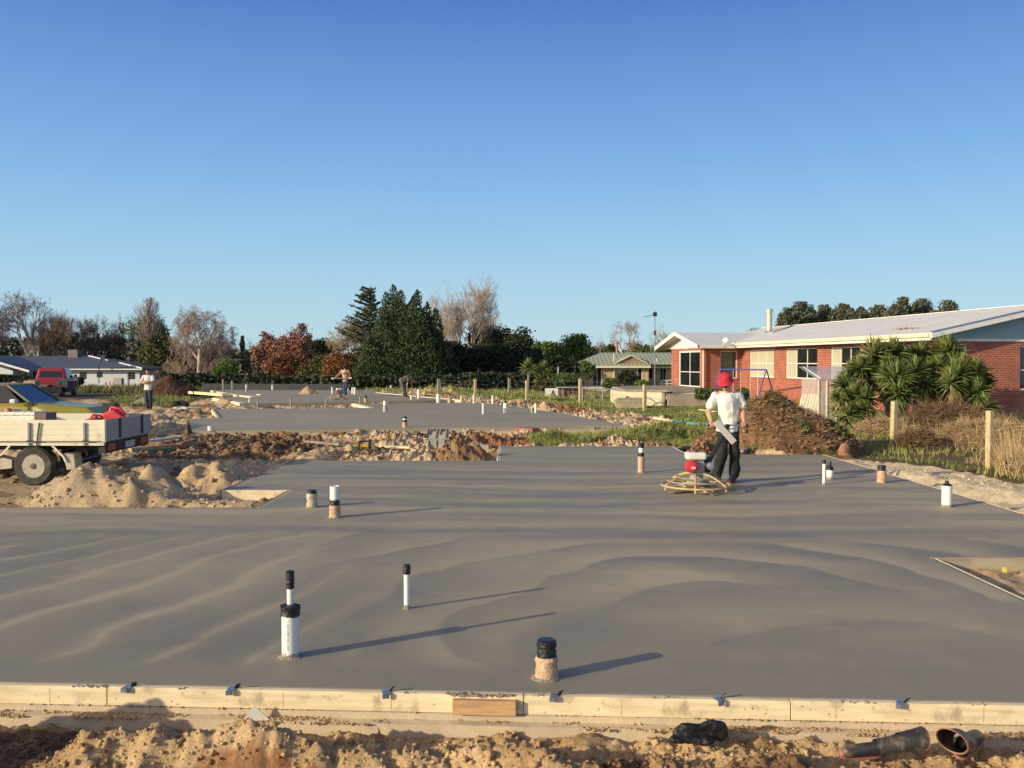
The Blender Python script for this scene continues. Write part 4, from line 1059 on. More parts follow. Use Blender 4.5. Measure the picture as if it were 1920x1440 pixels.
# --- hedge and shrubs by the green house ---
leafytree(1010, 1090, 700, 68, 'low grey-green hedge left of the green roofed house', 'green', 101, 4500, blobs=[(0, .45, .5, .45)], zb=-.3, size=.22, name='hedge', cat='hedge', trunk=False, k=60, spread=.14)
leafytree(1130, 1164, 708, 62, 'round dark green shrub in front of the yellow brick wall', 'green', 102, 2200, zb=-.2, size=.2, name='shrub', cat='shrub', trunk=False)
leafytree(1158, 1200, 694, 60, 'purple-black bushy shrub in front of the green roofed house', 'shade', 103, 3200, zb=-.2, size=.2, name='shrub', cat='shrub', trunk=False)
leafytree(1190, 1216, 712, 58, 'small yellow-green shrub behind the deck', 'bright', 104, 1400, zb=0, size=.18, name='shrub', cat='shrub', trunk=False)
leafytree(1086, 1116, 676, 72, 'slender tree in front of the left corner of the yellow brick house', 'green', 105, 1500, zb=-.4, size=.24, blobs=[(0, .8, .4, .2), (.1, .65, .4, .2)])
leafytree(1000, 1036, 702, 62, 'brownish shrub beside the cabbage tree', 'olive', 106, 1800, zb=-.3, size=.22, name='shrub', cat='shrub', trunk=False)
leafytree(1304, 1348, 728, 43, 'dark leafy shrub by the deck steps, left of the man in the red hat', 'green', 107, 1600, zb=0, size=.16, name='shrub', cat='shrub', trunk=False)
leafytree(1380, 1406, 726, 42, 'dark leafy shrub right of the man in the red hat, by the brick wall', 'green', 108, 1400, zb=0, size=.16, name='shrub', cat='shrub', trunk=False)
# --- yucca, cabbage tree ---
YL = leafmat('yucca_leaf', [(.05, .075, .028), (.12, .165, .05), (.26, .30, .10), (.42, .40, .15)], .45, .4)
YD = leafmat('dead_yucca_leaf', [(.20, .15, .07), (.38, .28, .14)], .8)
def rosette(c, R_, n, mm, parent, rr, name='leaf_rosette', lo=-.75, w=.045):
    V = []
    for i in range(n):
        a = rr.uniform(0, 6.283); el = rr.uniform(lo, 1.45) if lo > -1 else rr.uniform(-1.5, -.6)
        L = R_*rr.uniform(.8, 1.15); d = Vector((math.cos(a)*math.cos(el), math.sin(a)*math.cos(el), math.sin(el)))
        s = Vector((-math.sin(a), math.cos(a), 0))*w; c0 = Vector(c)
        m_ = c0+d*L*.5; tip = c0+d*L-Vector((0, 0, L*.13*math.cos(el)))
        V += [c0-s*.5, m_-s, tip, m_+s*1.0]
        V += [c0-s*.3+Vector((0, 0, .01)), m_-s*.2+Vector((0, 0, .02)), tip, m_+s*.2-Vector((0, 0, .03))]
    V = np.array([tuple(v) for v in V])
    return npmesh(name, V, np.arange(len(V)).reshape(-1, 4), mm, parent)
def yucca(heads, label, seed):
    rr = random.Random(seed); b = P(sum(h[0] for h in heads)/len(heads), 780, heads[0][3]); zb = Hs(b.x, b.y)
    t = empty('yucca_plant', (b.x, b.y, zb), label, 'yucca', 'yuccas growing by the brick house')
    extra = []
    for (px, py, R_, Y) in heads:
        for _ in range(2): extra.append((px+rr.uniform(-18, 18), py+rr.uniform(10, 36), R_*rr.uniform(.7, .95), Y+rr.uniform(-.5, .9)))
    for (px, py, R_, Y) in list(heads)+extra:
        p = P(px, py, Y); l = (p.x-b.x, p.y-b.y, p.z-zb)
        base = (l[0]*.75, l[1], -.05)
        limbs([(base, .08, (l[0]*.9, l[1], l[2]*.5), .06), ((l[0]*.9, l[1], l[2]*.5), .06, l, .05)], BARKG, 'stem', t, 6)
        rosette(l, R_*rr.uniform(.86, 1.02), rr.randint(110, 190), YL, t, rr, lo=rr.uniform(-1.0, -.4))
        rosette((l[0], l[1], l[2]-.18), R_*.95, 42, YD if rr.random() < .5 else YL, t, rr, 'hanging_leaves', lo=-2)
yucca([(1637, 668, .72, 29.0), (1613, 692, .6, 28.6), (1600, 745, .55, 27.5), (1622, 748, .55, 27.3), (1583, 722, .5, 27.8)], 'left clump of spiky yuccas beside the clear-walled greenhouse', 1)
yucca([(1676, 664, .70, 29.5), (1681, 712, .78, 27.8), (1717, 700, .68, 28.6), (1665, 690, .6, 28.8)], 'middle clump of spiky yuccas with the lowest central head', 2)
yucca([(1727, 668, .66, 30), (1776, 660, .74, 30), (1760, 690, .6, 29), (1740, 700, .6, 29.4)], 'yucca clump with the tallest right-hand heads under the white gutter', 3)
yucca([(1792, 708, .72, 28.4), (1830, 700, .66, 29.4), (1833, 738, .66, 28.2), (1806, 690, .55, 29.4)], 'right clump of spiky yuccas against the sunlit brick end wall', 4)
t = empty('cabbage_tree', (P(990, 740, 60).x, 60, -.2), 'small cabbage tree with a spiky head behind the fence post', 'tree')
limbs([((0, 0, 0), .12, (.05, 0, 1.6), .08)], BARKG, 'trunk', t, 6)
rosette((.05, 0, 1.75), .85, 120, YL, t, random.Random(4), w=.04); rosette((1.1, .3, 1.7), .7, 80, YL, t, random.Random(5), w=.04)

# ================= GRASS =================
def blades(name, x, y, hgt, wid, mm, label, lean=.5, cat='grass'):
    n = len(x); z = H(x, y)-.01
    a = rng.uniform(0, 6.283, n); L = hgt*(.4+.9*rng.random(n))*(.45+1.1*sstep(-.35, .45, fbm(x*1.3, y*1.3, 3, 140))); ln = lean*rng.random(n)*L
    dx, dy = np.cos(a)*ln, np.sin(a)*ln; b = rng.uniform(0, 6.283, n); wx, wy = np.cos(b)*wid, np.sin(b)*wid
    V = np.stack([np.c_[x-wx, y-wy, z], np.c_[x+wx, y+wy, z], np.c_[x+dx*.6+wx*.6, y+dy*.6+wy*.6, z+L*.6], np.c_[x+dx, y+dy, z+L]], 1).reshape(-1, 3)
    return tag(npmesh(name, V, np.arange(4*n).reshape(-1, 4), mm), label, cat, kind='stuff')
def gpoly(l, z=-.2): return gp(l, z)
def inreg(n, poly, clump=.0, cs=1.0, seed=5):
    p = np.array(poly); x0, y0 = p.min(0); x1, y1 = p.max(0)
    # denser near the camera: sample in depth reciprocally
    t = rng.random(n); y = 1/(1/y1+(1/y0-1/y1)*t); x = rng.uniform(x0, x1, n)
    k = inpoly(x+.15*fbm(x*2, y*2, 2, 3), y+.15*fbm(x*2, y*2, 2, 4), poly)
    if clump: k &= fbm(x*cs, y*cs, 4, seed) > clump*(2*rng.random(n)-1)
    return x[k], y[k]
GR = leafmat('grass_blades', [(.06, .085, .02), (.13, .18, .038), (.22, .26, .07), (.34, .32, .12), (.42, .35, .18)], .6)
GRY = leafmat('dry_grass_blades', [(.24, .16, .08), (.42, .30, .165), (.62, .47, .28)], .8)
GRB = leafmat('brown_weed_blades', [(.09, .055, .03), (.20, .125, .07), (.34, .23, .13)], .8)
A = [(935, 750), (1000, 754), (1060, 762), (1150, 773), (1250, 783), (1262, 796), (1250, 806), (1600, 806), (1600, 745), (1340, 745), (1160, 752), (1050, 738), (760, 728), (860, 742)]
x, y = inreg(150000, gpoly(A)); k = (y > 36) & (x > 5); x2, y2 = x[k], y[k]; x, y = x[~k], y[~k]
blades('lawn', x2, y2, .05, .02, GR, 'short lawn in front of the deck and brick house')
k = fbm(x*.7, y*.7, 4, 8) > -.25; x, y = x[k], y[k]
blades('grass', x, y, .11, .016, GR, 'green grass along the wire fence beyond the slabs')
x, y = inreg(60000, gpoly([(990, 820), (1100, 812), (1240, 806), (1330, 800), (1340, 846), (1290, 848), (1240, 832), (1150, 832), (1090, 838), (990, 838)]))
blades('grass', x, y, .11, .008, GR, 'tufts of green grass between the slab and the sand bank')
x, y = inreg(26000, gpoly([(215, 742), (340, 738), (365, 748), (320, 765), (240, 768), (200, 755)]), .3)
blades('grass', x, y, .13, .016, GR, 'patch of rough grass behind the man with crossed arms')
x, y = inreg(40000, gpoly([(130, 716), (480, 718), (700, 722), (700, 726), (420, 730), (240, 737), (125, 736)]))
blades('grass', x, y, .32, .03, leafmat('verge_blades', [(.05, .055, .02), (.12, .12, .04), (.24, .22, .10)]), 'rough grassy verge in front of the white house', cat='grass')
x, y = inreg(60000, gpoly([(640, 726), (1000, 726), (1240, 745), (1010, 752), (760, 738)]))
blades('grass', x, y, .2, .025, GR, 'long grass at the foot of the tree belt', cat='grass')
RB = [(1580, 850), (1600, 858), (1700, 868), (1810, 884), (1920, 908), (2300, 950), (2300, 770), (1900, 772), (1600, 776), (1560, 800)]
x, y = inreg(90000, gpoly(RB), .5, .8, 12)
blades('grass', x, y, .14, .009, GR, 'green weeds between the pale sand and the dry brush')
x, y = inreg(60000, gpoly([(1640, 800), (1700, 845), (1790, 852), (1810, 872), (1920, 880), (2300, 930), (2300, 770), (1900, 772), (1700, 776)]), .35, .7, 15)
blades('dry_grass', x, y, .42, .007, GRY, 'tall dry straw-coloured grass in front of the brick house', .9)
x, y = inreg(40000, gpoly([(1870, 905), (1880, 860), (2300, 860), (2300, 960)]), .1, .7, 25)
blades('dry_grass', x, y, .75, .007, GRY, 'tallest dry grass at the right edge behind the last post', .9)
# brush heaps
def brush(px0, px1, py_t, py_b, Y, label, n=5000, m_=GRB, L=.5, name='brush_heap'):
    a = P(px0, py_b, Y); b = P(px1, py_b, Y); c = (a+b)/2; w = (b-a).length/2; h = P(0, py_t, Y).z-Hs(c.x, c.y)
    d = rng.normal(size=(n, 3)); d /= np.linalg.norm(d, axis=1)[:, None]; r = rng.random((n, 1))**.3
    p = d*r*np.array([w, w*.7, h]); p[:, 2] = np.abs(p[:, 2])*(.8+.35*fbm(p[:, 0]*1.2, p[:, 1], 3, 7))+.0
    ex = rng.normal(size=(n, 3)); ex[:, 2] = np.abs(ex[:, 2])*.4; ex /= np.linalg.norm(ex, axis=1)[:, None]
    q_ = p+ex*L*rng.random((n, 1)); s = rng.normal(size=(n, 3))*.004
    V = np.stack([p-s, p+s, (p+q_)/2+s+rng.normal(size=(n, 3))*.003, q_], 1).reshape(-1, 3)
    o = npmesh(name, V, np.arange(4*n).reshape(-1, 4), m_); o.location = (c.x, c.y, Hs(c.x, c.y)-.02)
    return tag(o, label, 'brush')
brush(1700, 1850, 738, 790, 26, 'heap of tangled dry brown branches below the yuccas', 16000, GRB, .7)
brush(1600, 1720, 770, 800, 26, 'low heap of dead straw-coloured leaves under the yuccas', 6000, GRY, .4)
brush(1760, 1960, 775, 850, 22.5, 'spread of dry bushy grass between the last two fence posts', 26000, GRY, .5)
brush(1880, 1912, 842, 882, 17.6, 'small dark green weed at the foot of the last fence post', 2500, LG['green'], .22, 'weed')
brush(1680, 1760, 790, 840, 22, 'mixed brown weeds right of the leaning fence post', 9000, GRB, .35)
# ================= DIRT HEAPS =================
def heap(px0, px1, pyt, pyb, Y, label, mats, seed, res=110, peak=(0, 0), clod=500, cm=None, flatx=1.0):
    a, b = P(px0, pyb, Y), P(px1, pyb, Y); c = (a+b)/2; zb = Hs(c.x, c.y)-.12; w = (b-a).length/2; h = P(0, pyt, Y).z-zb
    u = np.linspace(-1.25, 1.25, res); U, V_ = np.meshgrid(u, u)
    d = np.hypot(U-.0, V_)+.20*fbm(U*1.4+seed, V_*1.4, 3, seed)
    dd = np.hypot((U-peak[0]*(1-np.clip(d, 0, 1)))*1.0, V_)
    w_ = np.clip(1-dd/1.08, 0, 1)
    Z_ = w_**.85*(1-.25*w_)/.75
    Z_ = Z_*(1+.16*fbm(U*2.5+seed, V_*2.5, 4, seed+1))+.10*(billow(U*5, V_*5, 4, seed)-.3)*(w_ > 0)
    Z_ = Z_/Z_.max()*h
    Xw, Yw = c.x+U*w, c.y+V_*w*.75
    Z_ = np.where(w_ <= 0, -.1, Z_)+zb
    n = .5+.9*fbm(U*3, V_*3, 4, seed+5)
    C_ = np.array(mats[0])*(1-np.clip(n, 0, 1))[..., None]+np.array(mats[1])*np.clip(n, 0, 1)[..., None]
    if len(mats) > 2:
        gm = fbm(U*2+4, V_*2, 4, seed+9) > .12; C_[gm] = np.array(mats[2])*(.7+.6*n[gm][:, None])
    id_ = np.arange(res*res).reshape(res, res)
    Fs = np.stack([id_[:-1, :-1], id_[:-1, 1:], id_[1:, 1:], id_[1:, :-1]], -1).reshape(-1, 4)
    Vv = np.stack([Xw-c.x, Yw-c.y, Z_-zb], -1).reshape(-1, 3)
    o = npmesh('dirt_heap', Vv, Fs, GROUNDM, smooth=True, attr={'col': np.clip(C_.reshape(-1, 3), 0, 1)})
    o.location = (c.x, c.y, zb)
    tag(o, label, 'dirt heap')
    if clod:
        i = rng.integers(0, res*res, clod*6); i = i[(w_.reshape(-1)[i] > .03)][:clod]
        s = .015+.055*rng.random(len(i))**2.5
        pts = Vv[i]+rng.normal(size=(len(i), 3))*.02
        l_ = lumps('clods', pts, s, cm or CLODB, '', own=True); del l_['category']
        l_['kind'] = 'stuff'; l_.parent = o
    return o, c, w, h, Vv, w_
o, c, w, h, Vv, w_ = heap(1308, 1612, 733, 848, 21.5, 'big heap of brown soil and roots right of the man in the red hat', [(.13, .07, .04), (.30, .18, .10), (.10, .09, .035)], 3, 150, (-.15, 0), 1500)
# roots and dry stalks over the heap
i = rng.integers(0, len(Vv), 26000); i = i[w_.reshape(-1)[i] > .05]; i = i[(Vv[i][:, 2] > .35*h) | (rng.random(len(i)) < .2)][:7000]
p = Vv[i]; e = rng.normal(size=p.shape); e[:, 2] = np.abs(e[:, 2])*.35; e /= np.linalg.norm(e, axis=1)[:, None]; L = .05+.25*rng.random((len(p), 1))**2
s = rng.normal(size=p.shape)*.006
V = np.stack([p-s, p+s, p+e*L*.5+s, p+e*L+rng.normal(size=p.shape)*.004], 1).reshape(-1, 3)
r_ = npmesh('roots', V, np.arange(len(V)).reshape(-1, 4), GRB, o)
i = rng.integers(0, len(Vv), 40000); i = i[(w_.reshape(-1)[i] > .05) & (Vv[i][:, 2] < .55*h) & (Vv[i][:, 0] > .1*w) & (fbm(Vv[i][:, 0]*1.5, Vv[i][:, 1]*1.5, 3, 4) > 0)][:6000]
p = Vv[i]; leafmesh('weeds', p+np.array([0, 0, .05]), .12, LG['green'], o)
heap(1285, 1345, 822, 850, 19.6, 'low dark lump of topsoil behind the legs of the man in the red hat', [(.10, .06, .035), (.22, .13, .075)], 13, 70, (0, 0), 200)
heap(275, 378, 703, 740, 58, 'dark brown soil heap behind the man with crossed arms', [(.05, .028, .02), (.11, .06, .04)], 7, 80, (-.3, 0), 300)
heap(556, 604, 724, 735, 56, 'small pale sand heap at the back of the farthest slab', [(.42, .29, .165), (.56, .41, .25)], 8, 60, (-.2, 0), 100, CLOD)
# stone block on the soil right of the heap
tag(blob('rock', [[((0, 0, 0), (.15, .13, .14)), ((.02, 0, .14), (.11, .1, .1))]], mat('red_clay_rock', (.34, .17, .10), .95, .3, 8, .8, 30), voxel=.02, noise=.03), 'reddish clay boulder right of the dirt heap', 'rock').location = G(1582, 850, -.1)
# ================= BRICK HOUSE =================
def brickmat(name, c1, c2, mortar, sc=1.0):
    q = NT(name); tc = q.n('ShaderNodeTexCoord'); sx = q.n('ShaderNodeSeparateXYZ'); q.l(tc.outputs['Object'], sx.inputs[0])
    ad = q.n('ShaderNodeMath', operation='ADD'); q.l(sx.outputs['X'], ad.inputs[0]); q.l(sx.outputs['Y'], ad.inputs[1])
    cb = q.n('ShaderNodeCombineXYZ'); q.l(ad.outputs[0], cb.inputs['X']); q.l(sx.outputs['Z'], cb.inputs['Y'])
    b = q.n('ShaderNodeTexBrick'); q.l(cb.outputs[0], b.inputs['Vector'])
    b.inputs['Color1'].default_value = (*c1, 1); b.inputs['Color2'].default_value = (*c2, 1); b.inputs['Mortar'].default_value = (*mortar, 1)
    b.inputs['Scale'].default_value = 1; b.inputs['Mortar Size'].default_value = .010; b.inputs['Brick Width'].default_value = .24; b.inputs['Row Height'].default_value = .086
    b.inputs['Bias'].default_value = -.1
    no = q.n('ShaderNodeTexNoise', i_Scale=1.7, i_Detail=6.0); q.l(tc.outputs['Object'], no.inputs['Vector'])
    mx = q.n('ShaderNodeMix', data_type='RGBA', blend_type='MULTIPLY'); mx.inputs['Factor'].default_value = 1
    q.l(b.outputs['Color'], mx.inputs['A']); q.l(q.ramp(no.outputs['Fac'], [(.3, (.8, .8, .8)), (.7, (1.12, 1.12, 1.12))]), mx.inputs['B'])
    q.l(mx.outputs['Result'], q.b.inputs['Base Color']); q.b.inputs['Roughness'].default_value = .9
    bp = q.n('ShaderNodeBump', i_Strength=.6, i_Distance=.01); bp.invert = True; q.l(b.outputs['Fac'], bp.inputs['Height']); q.l(bp.outputs['Normal'], q.b.inputs['Normal'])
    return q.m
def roofmat(name, col, axis, pitch=.2, dirt=(.3, .3, .3)):
    q = NT(name); tc = q.n('ShaderNodeTexCoord'); sx = q.n('ShaderNodeSeparateXYZ'); q.l(tc.outputs['Object'], sx.inputs[0])
    m = q.n('ShaderNodeMath', operation='MULTIPLY'); m.inputs[1].default_value = 2*math.pi/pitch; q.l(sx.outputs[axis], m.inputs[0])
    s_ = q.n('ShaderNodeMath', operation='SINE'); q.l(m.outputs[0], s_.inputs[0])
    no = q.n('ShaderNodeTexNoise', i_Scale=.8, i_Detail=6.0, i_Roughness=.65); q.l(tc.outputs['Object'], no.inputs['Vector'])
    q.l(q.ramp(no.outputs['Fac'], [(.3, [c*.86 for c in col]), (.7, col)]), q.b.inputs['Base Color'])
    bp = q.n('ShaderNodeBump', i_Strength=.5, i_Distance=.02); q.l(s_.outputs[0], bp.inputs['Height']); q.l(bp.outputs['Normal'], q.b.inputs['Normal'])
    q.b.inputs['Roughness'].default_value = .5; q.b.inputs['Specular IOR Level'].default_value = .3
    return q.m
BRICK = brickmat('red_brick', (.42, .105, .062), (.30, .070, .045), (.46, .27, .20))
YBRICK = brickmat('yellow_brick', (.58, .40, .20), (.50, .33, .16), (.50, .40, .27))
WROOF = roofmat('white_corrugated_iron', (.80, .78, .74), 'Y', .19)
WROOFX = roofmat('white_corrugated_iron_wing', (.80, .78, .74), 'X', .19)
GROOF = roofmat('green_corrugated_iron', (.40, .44, .30), 'X', .4)
BROOF = roofmat('dark_blue_roof_iron', (.10, .115, .15), 'X', .6)
GLASS = glassmat('window_glass', (.012, .014, .016)); CURT = mat('cream_curtain', (.46, .43, .32), .9, .05, 3)
SOFFIT = mat('soffit_paint', (.62, .60, .54), .7, .05, 3)
GABL = mat('blue_grey_cladding', (.30, .42, .46), .7, .1, 3)
# house frame: local x = into the house, local y = along the long front
th = math.atan2(.169, .986)
hs_ = empty('brick_house', (15.64, 32.69, 0), 'red brick house with a long white iron roof on the right', 'house', rz=th)
def hY(px): r = (px-960)/F; return (15.64-32.69*r)/(.169+.986*r)
def hX(px): r = (px-960)/F; return (32.69*r-15.64)/(.986-.169*r)
def wall_open(m, axis, c0, c1, a0, a1, z0, z1, ops):
    """wall solid between planes c0..c1, along a0..a1, with openings (a,b,za,zb)"""
    ops = sorted(ops); cur = a0
    def bx(a, b, u, v):
        if b-a < 1e-4 or v-u < 1e-4: return
        m.box(c0, c1, a, b, u, v) if axis == 'y' else m.box(a, b, c0, c1, u, v)
    for (a, b, u, v) in ops:
        bx(cur, a, z0, z1); bx(a, b, z0, u); bx(a, b, v, z1); cur = b
    bx(cur, a1, z0, z1)
def window(axis, c, sgn, a, b, u, v, nx, nz, parent, curt=(), zsplit=None, fw=.045, sill=None):
    """window in an opening; c = recessed plane, sgn = outward direction"""
    f = MB()
    def bx(m, a_, b_, u_, v_, d0, d1):
        lo, hi = sorted((c+sgn*d0, c+sgn*d1))
        m.box(lo, hi, a_, b_, u_, v_) if axis == 'y' else m.box(a_, b_, lo, hi, u_, v_)
    bx(f, a, a+fw, u, v, 0, .05); bx(f, b-fw, b, u, v, 0, .05); bx(f, a+fw, b-fw, u, u+fw, 0, .05); bx(f, a+fw, b-fw, v-fw, v, 0, .05)
    xs_ = [a+(b-a)*i/nx for i in range(nx+1)]; zs = [u+(v-u)*i/nz for i in range(nz+1)] if zsplit is None else [u]+[u+(v-u)*k for k in zsplit]+[v]
    for x in xs_[1:-1]: bx(f, x-.02, x+.02, u+fw, v-fw, .001, .045)
    for z in zs[1:-1]:
        for i in range(nx): bx(f, xs_[i]+.021, xs_[i+1]-.021, z-.02, z+.02, .002, .043)
    w = f.build('window', WPAINT, parent)
    for i in range(nx):
        for j in range(len(zs)-1):
            g = MB(); bx(g, xs_[i]+.005, xs_[i+1]-.005, zs[j]+.005, zs[j+1]-.005, .012, .018)
            g.build('pane', GLASS, w)
        if i in curt:
            g = MB(); bx(g, xs_[i]+.03, xs_[i+1]-.03, u+.05, v-.05, .019, .024); g.build('curtain', CURT, w)
    if sill:
        g = MB(); bx(g, a-.03, b+.03, u-.07, u-.002, .0, .13); g.build('sill', sill, w)
    return w
ZB, ZT = -.25, 2.78
wins = [(hY(1612), hY(1557), 1.2, 2.66, 3, (2,)), (hY(1532), hY(1473), 1.2, 2.66, 3, (2,)), (hY(1451), hY(1405), 1.2, 2.66, 3, (0, 1, 2)), (hY(1712), hY(1660), 1.2, 2.66, 3, ())]
m = MB(); wall_open(m, 'y', 0, .22, 0, 23.4, ZB, ZT, [(a, b, u, v) for a, b, u, v, _, _ in wins])
m.build('brick_wall', BRICK, hs_)
for a, b, u, v, n, cu in wins: window('y', .10, -1, a, b, u, v, n, 2, hs_, cu, None, .05, BRICK)
m = MB(); gw = [(hX(1763), hX(1813), 1.0, 2.66), (hX(1912), hX(1990), .95, 2.60)]
wall_open(m, 'x', .002, .22, .222, 9.5, ZB, ZT, gw); m.build('end_wall', BRICK, hs_)
window('x', .10, -1, *gw[0][:2], *gw[0][2:], 1, 1, hs_, (0,)); window('x', .10, -1, *gw[1][:2], *gw[1][2:], 2, 1, hs_, (), (.45,), sill=BRICK)
MB().box(9.28, 9.5, .222, 23.4, ZB, ZT).build('back_wall', BRICK, hs_); MB().box(.222, 9.27, 23.18, 23.4, ZB, ZT).build('far_wall', BRICK, hs_)
MB().box(.25, 9.2, .25, 23.1, 2.4, 2.45).build('ceiling', SOFFIT, hs_)
MB().box(-.03, 9.55, -.03, -.0, -.3, .05).build('base_strip', WPAINT, hs_)
def quadroof(name, pts, th_, mm, parent):
    m = MB(); t = [(x, y, z+th_) for x, y, z in pts]
    n = len(pts); m.add(list(pts)+t, [tuple(range(n))[::-1], tuple(range(n, 2*n))]+[(i, (i+1) % n, n+(i+1) % n, n+i) for i in range(n)])
    return m.build(name, mm, parent)
ZE, ZR = 3.0, 4.15
quadroof('roof', [(-.62, -.6, ZE), (4.75, -.6, ZR), (4.75, 24, ZR), (-.62, 24, ZE)], .05, WROOF, hs_)
quadroof('roof', [(4.752, -.6, ZR), (10.1, -.6, ZE), (10.1, 24, ZE), (4.752, 24, ZR)], .05, WROOF, hs_)
MB().bar((4.75, -.6, ZR+.06), (4.75, 24, ZR+.06), .3, .03).build('ridge_cap', WPAINT, hs_)
g1 = MB().box(-.74, -.622, -.6, 16.2, 2.90, 3.03); g1.build('gutter', CREAM, hs_)
MB().box(-.655, -.60, -.598, 16.1, 2.78, 2.899).build('fascia', WPAINT, hs_)
MB().box(-.598, -.002, -.58, 23.9, 2.79, 2.81).build('soffit', SOFFIT, hs_)
m = MB(); m.bar((-.66, -.66, ZE-.04), (4.75, -.66, ZR-.04), .10, .20); m.bar((4.75, -.66, ZR-.04), (10.15, -.66, ZE-.04), .10, .20); m.build('barge_board', WPAINT, hs_)
m = MB(); m.bar((-.66, -.66, ZE+.085), (4.75, -.66, ZR+.085), .16, .025); m.bar((4.75, -.66, ZR+.085), (10.15, -.66, ZE+.085), .16, .025); m.build('barge_flashing', STEEL, hs_)
MB().prism([(-.1, 2.86), (9.6, 2.86), (9.6, 3.05), (4.75, ZR-.06), (-.1, 3.05)], -.04, .1, 'y').build('gable', GABL, hs_)
MB().box(-.1, 9.6, -.055, .0, 2.76, 2.858).build('gable_trim', WPAINT, hs_)
MB().bar((2.4, 18.0, ZE+3.0*(ZR-ZE)/5.37+.075), (4.7, 19.75, ZR+.06), .05, .03).build('roof_seam', DARK, hs_)
# leaves caught on the roof
leaf_o = leafmesh('fallen_leaves', np.c_[rng.normal(.6, .12, 60), rng.normal(2.6, .35, 60), np.full(60, ZE+1.22*(ZR-ZE)/5.37+.07)], .1, YD, hs_)
leaf_o['kind'] = 'stuff'
# flue
fx_, fy_ = 2.9, 19.5; m = MB(); zz = ZE+3.5*(ZR-ZE)/5.37-.05
t = hs_
fl = MB().lathe([(.17, zz), (.17, zz+1.15)], 16, (fx_, fy_, 0)); f_ = fl.build('flue', mat('flue_steel', (.60, .54, .42), .4, .15, 4, metal=.5), hs_, smooth=True)
MB().lathe([(.20, zz+1.1), (.20, zz+1.16), (.13, zz+1.18), (.13, zz+1.24), (.21, zz+1.25), (.21, zz+1.42), (.12, zz+1.45)], 16, (fx_, fy_, 0)).build('cowl', MATS['flue_steel'], f_, smooth=True)
MB().lathe([(.30, zz-.05), (.20, zz+.12)], 16, (fx_, fy_, 0)).build('flashing', DARK, f_)
# wing with gable facing left
wx, wy0, wy1 = -2.2, 16.9, 22.1
sl = (wy0+1.0, wy1-.9)
m = MB(); wall_open(m, 'y', wx, wx+.22, wy0, wy1, .45, ZT, [(hY2, hY3, .55, 2.66) for hY2, hY3 in [(16.9+.55, 16.9+3.9)]]); m.build('wing_wall', BRICK, hs_)
wd = window('y', wx+.08, -1, 16.9+.55, 16.9+3.9, .552, 2.66, 2, 1, hs_, (), (.42,), .10); wd.name = 'glass_door'
m = MB(); wall_open(m, 'x', wy0, wy0+.22, wx+.222, -.002, ZB, ZT, [(wx+.95, -.25, 1.1, 2.62)]); m.build('wing_side_wall', BRICK, hs_)
window('x', wy0+.10, -1, wx+.95, -.25, 1.1, 2.62, 1, 1, hs_, (), sill=BRICK)
MB().box(wx+.02, wx+.2, wy0+.02, wy1, ZB, .449).build('wing_base', BRICK, hs_)
MB().box(wx+.222, 0, wy1-.2, wy1, ZB, ZT).build('wing_far_wall', BRICK, hs_)
wr, wze, wzr = 19.75, 2.86, 3.68
quadroof('wing_roof', [(-2.8, 16.3, wze), (3.4, 16.3, wze), (3.4, wr, wzr), (-2.8, wr, wzr)], .05, WROOFX, hs_)
quadroof('wing_roof', [(-2.8, wr+.002, wzr), (3.4, wr+.002, wzr), (3.4, 23.2, wze), (-2.8, 23.2, wze)], .05, WROOFX, hs_)
m = MB(); m.bar((-2.86, 16.22, wze-.02), (-2.86, wr, wzr-.02), .05, .22); m.bar((-2.86, wr, wzr-.02), (-2.86, 23.25, wze-.02), .05, .22); m.build('barge_board', WPAINT, hs_)
MB().prism([(16.6, 2.80), (22.9, 2.80), (22.9, 2.92), (wr, wzr-.03), (16.6, 2.92)], wx-.03, wx+.1, 'x').build('wing_gable', WPAINT, hs_)
m = MB(); m.add([(-2.8, 16.3, wze-.05), (wx-.03, 16.3, wze-.05), (wx-.03, wr, wzr-.05), (-2.8, wr, wzr-.05), (-2.8, 23.2, wze-.05), (wx-.03, 23.2, wze-.05)], [(0, 1, 2, 3), (3, 2, 5, 4)]); m.build('soffit', SOFFIT, hs_)
MB().box(-2.7, -.7, 16.15, 16.27, 2.76, 2.88).build('gutter', CREAM, hs_)
MB().box(wx-.4, -.002, 16.3, 16.898, 2.74, 2.76).build('soffit', SOFFIT, hs_)
m = MB().tube([(wx-.08, 16.78, 2.78), (wx-.08, 16.78, .1)], .05, 8); m.build('downpipe', CREAM, hs_)
def toW(x, y, z=0): v = Matrix.Rotation(th, 4, 'Z') @ Vector((x, y, z)); return Vector((15.64+v.x, 32.69+v.y, z))
# dish
t = empty('satellite_dish', toW(-1.4, 16.1, 3.0), 'white satellite dish on the gutter of the house wing', 'satellite dish', sc=.5)
m = MB().lathe([(.02, .10), (.2, .06), (.34, -.02), (.33, -.03), (.02, .06)], 20, axis='y'); o = m.build('reflector', WPAINT, t, smooth=True); o.location = (.15, 0, .35); o.rotation_euler = (R(-25), 0, R(-50))
MB().tube([(0, 0, -.25), (-.05, 0, 0), (.12, 0, .3)], .03, 6).build('bracket', WPAINT, t); MB().tube([(.1, 0, .2), (-.25, -.2, .15), (-.45, -.3, .3)], .015, 6).build('feed_arm', DARK, t)
MB().box(-.62, -.42, -.36, -.26, .28, .36).build('feed_horn', STEEL, t)
